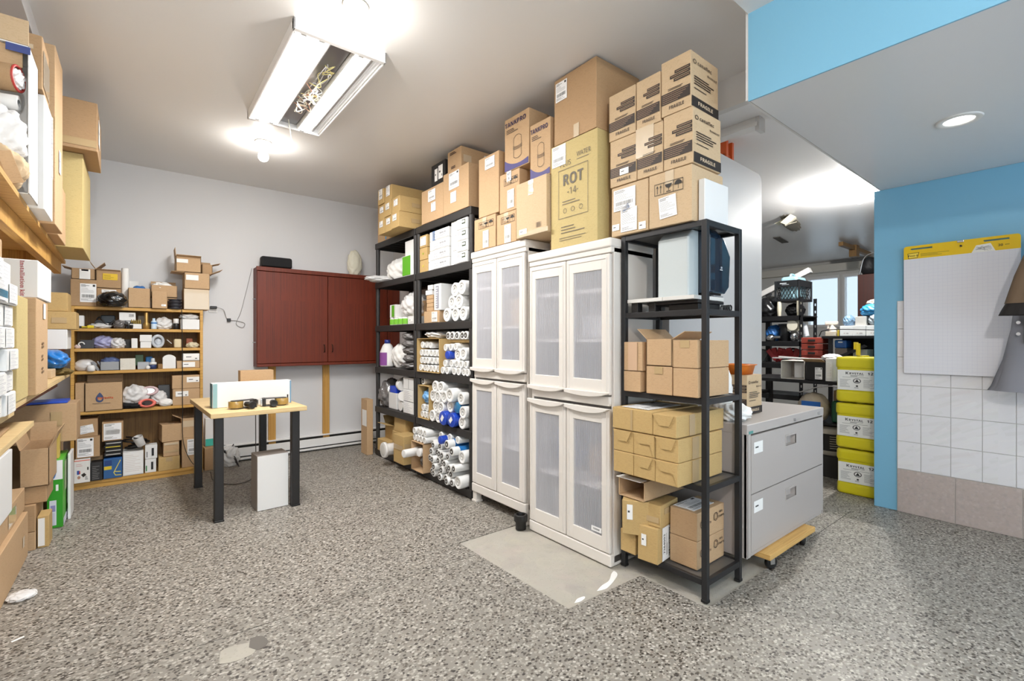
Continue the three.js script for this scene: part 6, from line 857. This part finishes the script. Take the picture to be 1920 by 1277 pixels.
{ // garments hanging past the pad
  const garment = (rows, seg = 26) => { // rows of [y, centre z, half width, half depth, centre x]
    const g = new THREE.BufferGeometry(), pos = [], idx = [];
    rows.forEach(([y, cz, w, d, cx]) => { for (let i = 0; i <= seg; i++) { const a = i / seg * 2 * PI, f = 1 + 0.07 * Math.sin(a * 5 + y * 4) + 0.04 * Math.sin(a * 9 + 1); pos.push(cx + Math.sin(a) * d * f, y, cz + Math.cos(a) * w * f); } });
    for (let r = 0; r < rows.length - 1; r++) for (let i = 0; i < seg; i++) { const a = r * (seg + 1) + i, b = a + seg + 1; idx.push(a, a + 1, b, b, a + 1, b + 1); }
    g.setAttribute('position', new THREE.Float32BufferAttribute(pos, 3)); g.setIndex(idx); g.computeVertexNormals(); return g;
  };
  const cloth = (c) => std(c, 0.95, { side: THREE.DoubleSide });
  const c1 = thing('grey_coat', 'grey cloth coat with a flared hem hanging beside the flip chart', 'coat', [4.3, 0.96, -0.24]);
  M('skirt', garment([[0.0, 0, 0.215, 0.075, 0], [0.03, 0, 0.2, 0.07, 0], [0.2, 0, 0.155, 0.06, 0], [0.4, 0.01, 0.135, 0.055, 0], [0.62, 0.02, 0.12, 0.05, 0.01], [0.8, 0.03, 0.11, 0.045, 0.02], [0.9, 0.03, 0.04, 0.03, 0.03]]), cloth(0x85858c), c1);
  for (const y of [0.36, 0.43]) { const g = cyl(0.01, 0.01, 0.006, 14); g.rotateZ(PI / 2); const q = M('snap', g, chrome, c1); q.position.set(-0.068, y, -0.085); }
  M('lining_tab', bb(-0.075, -0.06, 0.3, 0.56, -0.06, 0.04, 0.004), cloth(0xb5a68f), c1);
  const c2 = thing('brown_jacket', 'brown jacket with a dark ribbed cuff hanging over the grey coat', 'jacket', [4.11, 1.36, -0.2]);
  M('sleeve', garment([[0.14, -0.105, 0.066, 0.06, -0.02], [0.3, -0.06, 0.075, 0.066, -0.01], [0.45, 0.0, 0.085, 0.07, 0.0], [0.62, 0.05, 0.09, 0.07, 0.04], [0.72, 0.08, 0.03, 0.03, 0.08]]), cloth(0x665340), c2);
  M('cuff', garment([[0.07, -0.125, 0.07, 0.06, -0.02], [0.1, -0.118, 0.066, 0.058, -0.02], [0.142, -0.104, 0.062, 0.056, -0.02]]), cloth(0x211c1a), c2);
  M('front', garment([[0.0, 0.09, 0.12, 0.05, 0.04], [0.3, 0.09, 0.13, 0.055, 0.04], [0.62, 0.1, 0.1, 0.05, 0.05], [0.72, 0.1, 0.03, 0.03, 0.06]]), cloth(0x7a6248), c2);
  const hk = thing('coat_hooks', 'wooden coat hook rail on the blue wall', 'coat rack', [4.478, 1.95, 0.0]); M('rail', bb(-0.02, 0, 0, 0.08, -0.2, 0.4, 0.003), oakDark, hk); for (const z of [-0.12, -0.02, 0.2]) M('hook', tubeG([[-0.02, 0.05, z], [-0.2, 0.07, z], [-0.24, 0.1, z]], 0.006, 14, 6), chrome, hk);
}

// ================================================================ ROOM BEYOND THE PARTITION
// stacked yellow chemical jugs
for (let k = 0; k < 3; k++) {
  const t = thing('chemical_jug', ['yellow chemical jug with white label standing on the floor by the blue wall', 'yellow chemical jug with white label in the middle of the stack', 'yellow chemical jug with white label on top of the stack'][k], 'jug', [[4.8, 4.79, 4.785][k], k * 0.385, -1.26], [0.02, -0.02, 0.01][k], 'stacked yellow jugs'), jm = phy(new THREE.Color(0.70, 0.60, 0.012), 0.3, { clearcoat: 0.2 });
  const s = new THREE.Shape(), w = 0.15, r = 0.035; s.moveTo(-w + r, -w); s.lineTo(w - r, -w); s.quadraticCurveTo(w, -w, w, -w + r); s.lineTo(w, w - r); s.quadraticCurveTo(w, w, w - r, w); s.lineTo(-w + r, w); s.quadraticCurveTo(-w, w, -w, w - r); s.lineTo(-w, -w + r); s.quadraticCurveTo(-w, -w, -w + r, -w);
  const slab = (y0, y1, sc, b) => { const g = new THREE.ExtrudeGeometry(s, { depth: y1 - y0 - 2 * b, bevelEnabled: true, bevelSize: b * 0.8, bevelThickness: b, bevelSegments: 3, curveSegments: 6 }); g.scale(sc, sc, 1); g.rotateX(-PI / 2); g.translate(0, y0 + b, 0); return g; };
  M('body', merge([slab(0, 0.1, 0.94, 0.024), slab(0.085, 0.29, 0.955, 0.012), slab(0.275, 0.372, 0.95, 0.024)]), jm, t);
  M('handle', merge([bb(-0.1, 0.1, 0.365, 0.383, -0.02, 0.02, 0.006), bb(-0.1, -0.07, 0.36, 0.375, -0.02, 0.02, 0.003)]), jm, t);
  M('cap', (() => { const g = cyl(0.028, 0.028, 0.02, 18); g.translate(0.06, 0.374, 0.09); return g; })(), jm, t);
  const l = M('label', new THREE.BoxGeometry(0.27, 0.165, 0.0012), P.krystal, t); l.position.set(-0.16, 0.183, -0.003); l.rotation.y = -PI / 2;
}
{ const t = thing('yellow_strap', 'yellow strap tag standing on the top jug', 'tag', [4.73, 1.155, -1.28]); M('strap', merge([bb(-0.02, 0.02, 0, 0.1, -0.012, 0.012, 0.004), bb(-0.012, 0.012, 0.05, 0.11, -0.03, 0.0, 0.003)]), std(0xe2c81e, 0.45), t); }
// slotted steel shelving helper (front faces -x)
function boltRack(label, [x0, x1], [z0, z1], ys, H) {
  const t = thing('bolt_rack', label, 'rack', [x0, 0, z0]), D = x1 - x0, W = z1 - z0, m = std(0x17171a, 0.5, { metalness: 0.3 });
  for (const x of [0, D - 0.04]) for (const z of [0, W - 0.04]) { const p = []; for (let y = 0; y < H; y += 0.09) p.push(bb(x, x + 0.004, y + 0.03, Math.min(y + 0.09, H), z, z + 0.04, 0), bb(x, x + 0.004, y, y + 0.03, z, z + 0.012, 0), bb(x, x + 0.004, y, y + 0.03, z + 0.028, z + 0.04, 0)); p.push(bb(x, x + 0.04, 0, H, z, z + 0.003, 0)); M('post', merge(p), m, t); }
  for (const y of ys) { const s = M('shelf', bb(0.005, D - 0.005, y - 0.012, y, 0.005, W - 0.005, 0.001), std(0x2a2a2d, 0.6), t); M('rail', merge([bb(0, 0.02, y - 0.06, y, 0.02, W - 0.02, 0.002), bb(D - 0.02, D, y - 0.06, y, 0.02, W - 0.02, 0.002)]), m, s); }
  return t;
}
const br = (name, label, cat, geo, mat, x, y, z, turn = 0, group) => single(name, label, cat, geo, mat, [x, y, z], turn, group);
boltRack('black slotted steel rack holding a crate in the back room', [6.18, 6.66], [-3.3, -2.22], [0.12, 0.62, 1.0, 1.27, 1.58], 1.8);
{ // dairy crate with lattice sides
  const t = thing('black_crate', 'black lattice plastic crate holding a pale blue tub on the steel rack', 'crate', [6.4, 1.76, -2.405], 0), w = 0.19, h = 0.28, m = std(0x15181c, 0.5), p = [];
  for (const s of [-1, 1]) { p.push(bb(-w, w, h - 0.09, h, s * w - 0.005, s * w + 0.005), bb(s * w - 0.005, s * w + 0.005, h - 0.09, h, -w, w), bb(-w, w, 0, 0.03, s * w - 0.005, s * w + 0.005), bb(s * w - 0.005, s * w + 0.005, 0, 0.03, -w, w)); for (let k = -2; k <= 2; k++) for (const a of [0.6, -0.6]) { const g = bx(0.009, 0.21, 0.006, 0); g.rotateZ(a); g.translate(k * 0.054, 0.11, s * w); p.push(g); const q = bx(0.006, 0.21, 0.009, 0); q.rotateX(a); q.translate(s * w, 0.11, k * 0.054); p.push(q); } for (const q of [-1, 1]) p.push(bb(s * w - 0.012, s * w + 0.012, 0, h, q * w - 0.012, q * w + 0.012)); }
  p.push(bb(-w, w, 0, 0.008, -w, w, 0)); M('lattice', merge(p), m, t); t.scale.set(1, 0.9, 0.7);
  M('lettering', (() => { const g = new THREE.PlaneGeometry(0.26, 0.05); g.rotateY(-PI / 2); g.translate(-w - 0.008, h - 0.045, 0); return g; })(), matOf(tex(128, 24, (g) => { lines(g, 8, 5, 110, 1, 8, '#d8dde2', 6); lines(g, 24, 15, 90, 1, 8, '#aab2ba', 4); }), true), t);
  const tub = thing('blue_tub', 'pale blue plastic jug lying in the black crate', 'jug', [6.4, 1.775, -2.405], 0); M('body', bb(-0.15, 0.15, 0, 0.29, -0.1, 0.1, 0.035), std(0xa9d3e0, 0.35), tub); M('handle', tubeG([[-0.1, 0.285, 0], [-0.08, 0.315, 0], [0.03, 0.315, 0], [0.05, 0.285, 0]], 0.012, 16, 8), std(0xa9d3e0, 0.35), tub);
}
for (const [z, l] of [[-2.5, 'cream plastic crate leg beside the black machine'], [-2.28, 'cream plastic crate leg at the rack post']]) br('crate_prop', l, 'prop', lathe([[0, 0], [0.02, 0], [0.026, 0.09], [0.022, 0.177], [0, 0.177]], 14), std(0xd6cfba, 0.6), 6.225, 1.581, z);
{ const t = thing('white_trunking', 'white ducting with printed marks slanting behind the partition edge', 'ducting', [6.76, 1.74, -2.85], 0); M('stand', bb(-0.03, 0.03, -1.74, 0.2, -0.03, 0.03, 0.003), std(0x222224, 0.5), t); const g = bx(0.08, 0.07, 0.9, 0.004); g.rotateX(-0.42); g.translate(0, 0.26, 0.1); M('upper_duct', g, white, t); const q = bx(0.06, 0.1, 0.7, 0.004); q.rotateX(-0.3); q.translate(-0.05, 0.1, 0.1); M('lower_duct', q, std(0xd2d2d4, 0.5), t); }
br('black_machine', 'black rounded machine under the crate on the steel rack', 'machine', lump(0.26, 0.16, 0.2, 0.15, 201), std(0x131417, 0.4), 6.42, 1.581, -2.39);
br('black_sack', 'black plastic sack on the steel rack behind the partition edge', 'bag', lump(0.3, 0.26, 0.26, 0.16, 203), phy(0x17181b, 0.3, { clearcoat: 0.4 }), 6.36, 1.581, -2.67);
br('blue_reel', 'blue and silver wrapped machine on the steel rack', 'machine', lump(0.26, 0.2, 0.17, 0.22, 205), std(0x2f67a8, 0.35, { metalness: 0.2 }), 6.38, 1.271, -2.62);
br('chrome_valve', 'chrome valve body lying in front of the blue machine', 'valve', merge([lump(0.12, 0.09, 0.1, 0.1, 207), (() => { const g = cyl(0.02, 0.02, 0.14, 14); g.rotateX(PI / 2); g.translate(-0.02, 0.05, 0.05); return g; })()]), chrome, 6.24, 1.271, -2.6);
br('black_motor', 'black motor housing beside the blue machine', 'motor', lathe([[0, 0], [0.07, 0], [0.07, 0.15], [0.06, 0.18], [0.08, 0.2], [0.08, 0.215], [0, 0.215]], 20), std(0x151517, 0.4), 6.33, 1.271, -2.47);
br('silver_kettle', 'silver rounded fitting with a black handle beside the motor', 'fitting', merge([lump(0.13, 0.12, 0.1, 0.08, 209), (() => { const g = new THREE.TorusGeometry(0.05, 0.01, 8, 18, PI); g.rotateY(PI / 2); g.translate(0, 0.11, 0); return g; })()]), chrome, 6.28, 1.271, -2.345);
br('white_junction', 'white plastic junction dome hanging at the rack post', 'junction box', merge([(() => { const g = cyl(0.07, 0.06, 0.07, 22); g.rotateZ(PI / 2); g.translate(0, 0.07, 0); return g; })(), bb(0.02, 0.06, 0, 0.14, -0.08, 0.08, 0.01)]), std(0xd8d4c4, 0.5), 6.24, 1.392, -2.345);
br('white_hose', 'white ribbed appliance hose end on the steel rack', 'hose', tubeG([[0, 0.02, 0], [0, 0.16, 0.03], [0, 0.2, 0.12], [0, 0.06, 0.16]], 0.03, 24, 10), std(0xdfe3e8, 0.4), 6.5, 1.271, -2.45);
br('tool_heap', 'heap of red and black hand tools on the third rack shelf', 'tools', merge([0, 1, 2, 3, 4, 5, 6].map((k) => { const g = bx(0.04, 0.16 + 0.02 * (k % 3), 0.06, 0.01); g.rotateX(0.5 * (k % 4) - 0.7); g.rotateZ(0.3 * (k % 3)); g.translate(0, 0.1, k * 0.045); return g; })), std(0x8a1f22, 0.5), 6.27, 1.002, -2.6);
br('black_tools', 'black tool bag with a curved handle on the third rack shelf', 'tool bag', merge([lump(0.2, 0.15, 0.3, 0.2, 211), tubeG([[0, 0.1, -0.12], [0, 0.16, -0.06], [0, 0.165, 0.06], [0, 0.1, 0.12]], 0.012, 20, 8)]), std(0x1b1b1e, 0.6), 6.46, 1.002, -2.44);
br('dusty_sheets', 'dusty teal and brown sheets standing on the third rack shelf', 'sheets', merge([0, 1, 2].map((k) => { const g = bx(0.02, 0.2, 0.24, 0.003); g.rotateX(0.3); g.rotateY(0.2 * k); g.scale(1, 0.7, 1); g.translate(0.04 * k, 0.1, 0); return g; })), std(0x5d6260, 0.7), 6.36, 1.001, -2.82);
// red organiser with drawers
{ const t = thing('drawer_organiser', 'stack of red drawer organisers with black latches', 'organiser', [5.75, 0.971, -2.085], 0.0); for (let k = 0; k < 5; k++) { const b = M('drawer', bb(0, 0.3, k * 0.069, k * 0.069 + 0.065, 0, 0.205 + 0.003 * k, 0.008), std(0x8e3526, 0.5), t); for (const z of [0.105]) M('latch', bb(-0.01, 0.004, k * 0.069 + 0.022, k * 0.069 + 0.045, z - 0.035, z + 0.035, 0.004), blackP, b); } }
// workbench in front
{
  const t = thing('steel_bench', 'black steel bench with a lower shelf in the back room', 'bench', [4.95, 0, -2.35]), m = std(0x1a1a1c, 0.5, { metalness: 0.3 });
  M('bench_top', bb(0, 0.62, 0.875, 0.905, 0, 1.0, 0.003), m, t); M('lower_shelf', bb(0.02, 0.6, 0.5, 0.52, 0.02, 0.98, 0.003), m, t);
  for (const x of [0.02, 0.57]) for (const z of [0.02, 0.95]) { const l = M('leg', bb(x, x + 0.035, 0.03, 0.88, z, z + 0.035, 0.002), m, t); M('foot', bb(x - 0.06, x + 0.1, 0, 0.032, z, z + 0.035, 0.003), m, l); }
  M('cross_brace', bb(0.02, 0.6, 0.7, 0.73, 0.01, 0.03, 0.002), m, t);
}
openCarton('cubby_box', 'pale box open on its side on the steel bench', [4.98, 5.25, 0.906, 1.085, -1.985, -1.775], { open: 'x-', mat: kraft(0.74, 0.69, 0.62) });
single('white_insert', 'white foam insert inside the pale open box', 'foam', bb(-0.03, 0.03, 0, 0.15, -0.05, 0.05, 0.004), white, [5.16, 0.912, -1.87]);
openCarton('flap_top_carton', 'black carton with a long tan flap open on the steel bench', [4.98, 5.35, 0.906, 1.08, -1.77, -1.6], { mat: K.black, flapMat: K.tan, flaps: [['x-', 0.1, 0.3]], sheets: [S('x-', 0.03, -0.02, 0.06, 0.11, shipOf(1))] });
carton('white_standing_box', 'narrow white box standing at the bench end', [4.96, 5.1, 0.906, 1.115, -1.595, -1.53], { mat: K.white, sheets: [S('x-', 0, 0.0, 0.045, 0.15, P.note, 'print')] });
single('white_board_strip', 'thin white strips lying across the open cartons', 'strips', merge([bb(0, 0.02, 0, 0.012, -0.35, 0.25, 0.002), (() => { const g = bb(0.03, 0.06, 0, 0.01, -0.3, 0.2, 0.002); g.rotateX(0.05); return g; })()]), white, [5.3, 1.09, -1.85]);
single('white_cloth', 'crumpled white cloth on the open carton', 'cloth', lump(0.18, 0.06, 0.16, 0.2, 221), paper, [5.22, 1.09, -1.62]);
single('salt_bag', 'pale sack with a blue printed panel on the lower bench shelf', 'sack', merge([lump(0.24, 0.26, 0.26, 0.1, 223)]), std(0xb9ac98, 0.6), [5.08, 0.521, -1.73]);
single('sack_print', 'blue printed panel on the pale sack', 'print', bb(-0.004, 0, 0, 0.09, -0.08, 0.08, 0.001), std(0x1f5fae, 0.5), [4.95, 0.62, -1.71]);
carton('bench_carton', 'brown carton on the lower bench shelf behind the sack', [5.25, 5.55, 0.521, 0.8, -1.62, -1.42], { mat: K.brown });
single('green_tub', 'dark green tub on the lower bench shelf beside the jugs', 'tub', bb(-0.08, 0.08, 0, 0.2, -0.07, 0.07, 0.02), std(0x11553a, 0.45), [5.1, 0.521, -1.5]);
{ const t = thing('black_bucket', 'white bucket wrapped in a black label on the floor behind the jugs', 'bucket', [5.22, 0.2, -1.62]); M('bucket', lathe([[0, 0], [0.12, 0], [0.135, 0.24], [0.1, 0.27], [0, 0.27]], 24), std(0xc9c2b4, 0.5), t); M('label', lathe([[0.125, 0.04], [0.136, 0.2]], 24), matOf(tex(256, 96, (g, w, h) => { g.fillStyle = '#141312'; g.fillRect(0, 0, w, h); for (let x = 0; x < 256; x += 64) for (let i = 0; i < 6; i++) lines(g, x + 6, 12 + i * 13, 50, 1, 8, '#b9b2a4', 4); })), t); M('lid', lathe([[0, 0.27], [0.105, 0.268], [0.105, 0.285], [0, 0.287]], 24), blackP, t); }
single('bucket_stand', 'low dark crate under the labelled bucket', 'crate', bb(-0.16, 0.16, 0, 0.198, -0.16, 0.16, 0.008), std(0x252422, 0.6), [5.22, 0, -1.62]);
single('chrome_rod', 'bent chrome rod sticking out beside the jugs', 'rod', tubeG([[0, 0, -0.3], [0, 0.07, -0.1], [0, 0.07, 0.16]], 0.007, 20, 6), chrome, [4.93, 0.79, -1.5]);
// eye-level shelf with white boxes below the windows
{
  const t = thing('bracket_shelf', 'black bracketed shelf unit under the back room windows', 'shelving', [5.7, 0, -1.87]), m = std(0x141416, 0.5, { metalness: 0.2 });
  M('shelf', bb(0, 0.5, 1.3, 1.325, 0, 1.5, 0.003), m, t); M('shelf', bb(0, 0.5, 0.95, 0.97, -0.23, 1.5, 0.002), m, t); M('back', bb(0.48, 0.5, 0.97, 1.3, 0.06, 1.5, 0), std(0x241f1e, 0.6), t);
  for (const z of [0.06, 1.44]) for (const x of [0.01, 0.44]) M('post', bb(x, x + 0.035, 0, 1.3, z, z + 0.035, 0.002), m, t);
  const g = bx(0.03, 0.5, 0.04, 0.002); g.rotateX(0.85); g.scale(1, 0.6, 1); g.translate(0.02, 1.13, 0.2); M('brace', g, m, t); M('guard_rail', tubeG([[0.0, 1.325, -0.02], [-0.01, 1.375, 0.0], [-0.01, 1.375, 0.7], [-0.01, 1.375, 1.4]], 0.005, 24, 6), m, t);
}
for (let k = 0; k < 4; k++) carton('white_stock_box', 'white stock box with a small brown logo in the row under the windows', [5.74, 5.96, 1.326, 1.432, -1.716 + k * 0.114, -1.604 + k * 0.114], { mat: K.white, group: 'row of white stock boxes', sheets: [S('x-', 0.01, -0.025, 0.07, 0.018, matOf(tex(96, 24, (g) => { lines(g, 40, 8, 48, 1, 8, '#6b5a50', 8); g.fillStyle = '#b08a80'; g.fillRect(6, 8, 22, 6); }), true), 'logo')] });
carton('grey_stock_box', 'grey white box standing on the row of white stock boxes', [5.76, 5.9, 1.433, 1.525, -1.585, -1.49], { mat: std(0xc5c2bd, 0.6) });
br('blue_clear_bag', 'clear bag of blue caps on the white stock boxes', 'bag', lump(0.16, 0.11, 0.1, 0.2, 231), phy(0x8fb0cc, 0.2, { transmission: 0.3, thickness: 0 }), 5.84, 1.433, -1.66);
br('blue_sacking', 'bright blue plastic sack above the stock boxes', 'bag', lump(0.2, 0.12, 0.2, 0.2, 233), std(0x2f86bd, 0.4), 5.86, 1.53, -1.46);
br('clear_stock_bag', 'grey clear bag beside the bright blue sack', 'bag', lump(0.2, 0.12, 0.14, 0.22, 235), phy(0xa9b4bd, 0.2, { clearcoat: 0.4 }), 5.84, 1.433, -1.42);
br('pink_cloth', 'pink and cream cloth lying on the bright blue sack', 'cloth', lump(0.16, 0.07, 0.16, 0.2, 237), std(0xd9b9a8, 0.8), 5.9, 1.63, -1.44);
br('spray_gun', 'white spray gun standing on the eye-level shelf', 'spray gun', merge([bottle(0.035, 0.13, 0.5), bb(-0.02, 0.02, 0.12, 0.16, -0.07, 0.05, 0.01), bb(-0.012, 0.012, 0.08, 0.13, -0.05, -0.03, 0.004)]), std(0xe6e1d6, 0.5), 5.86, 1.326, -1.815);
carton('ivory_parts_box', 'low ivory box beside the spray gun', [5.72, 5.8, 1.326, 1.375, -1.84, -1.745], { mat: std(0xcfc3b2, 0.6) });
carton('yellow_tin', 'small yellow tin at the end of the white stock boxes', [5.74, 5.84, 1.326, 1.39, -1.737, -1.722], { mat: std(0xb8a23a, 0.45) });
carton('blue_toolbox', 'blue tool box under the eye-level shelf', [5.78, 5.95, 1.2, 1.285, -1.775, -1.665], { mat: std(0x23599c, 0.45), r: 0.012, sheets: [S('x-', 0.0, 0.02, 0.04, 0.014, paper, 'label')] });
carton('brown_parts_box', 'brown parts box below the blue tool box', [5.78, 5.95, 0.971, 1.198, -1.77, -1.66], { mat: kraft(0.25, 0.19, 0.15) });
carton('cream_parts_box', 'cream box behind the top yellow jug', [5.74, 5.95, 0.971, 1.19, -1.6, -1.48], { mat: std(0xbfb6a4, 0.6) });
// tall brown locker with a black chair lying on top, half hidden by the blue wall
single('brown_locker', 'tall brown laminate cupboard beside the far window', 'cupboard', bb(0, 0.5, 0, 2.14, 0, 1.0, 0.006), std(0x5f2f1e, 0.5, { map: woodTex('#b08060', 'rgba(60,25,10,A)', 0) }), [7.4, 0, -2.01]);
{ const t = thing('padded_chair', 'black padded seat lying on the brown cupboard', 'chair', [7.6, 2.142, -1.72]); M('back_shell', lump(0.3, 0.44, 0.34, 0.08, 241).translate(0.05, 0, 0), std(0x18191c, 0.5), t); M('seat_pad', lump(0.26, 0.24, 0.2, 0.08, 243).translate(-0.02, 0, -0.2), std(0x151518, 0.6), t); M('frame', tubeG([[-0.16, 0.0, -0.28], [-0.17, 0.24, -0.2], [-0.16, 0.26, 0.1]], 0.01, 20, 6), chrome, t); }
{ const t = thing('timber_brace', 'short timber brace bolted to the back room ceiling', 'brace', [8.8, 2.68, -2.42], PI / 2); M('long_arm', bb(-0.03, 0.03, 0.0, 0.06, -0.65, 0.7, 0.004), oakDark, t); M('block', bb(-0.05, 0.05, -0.1, 0.08, -0.12, 0.02, 0.004), oakDark, t); }

renderer.render(scene, camera);
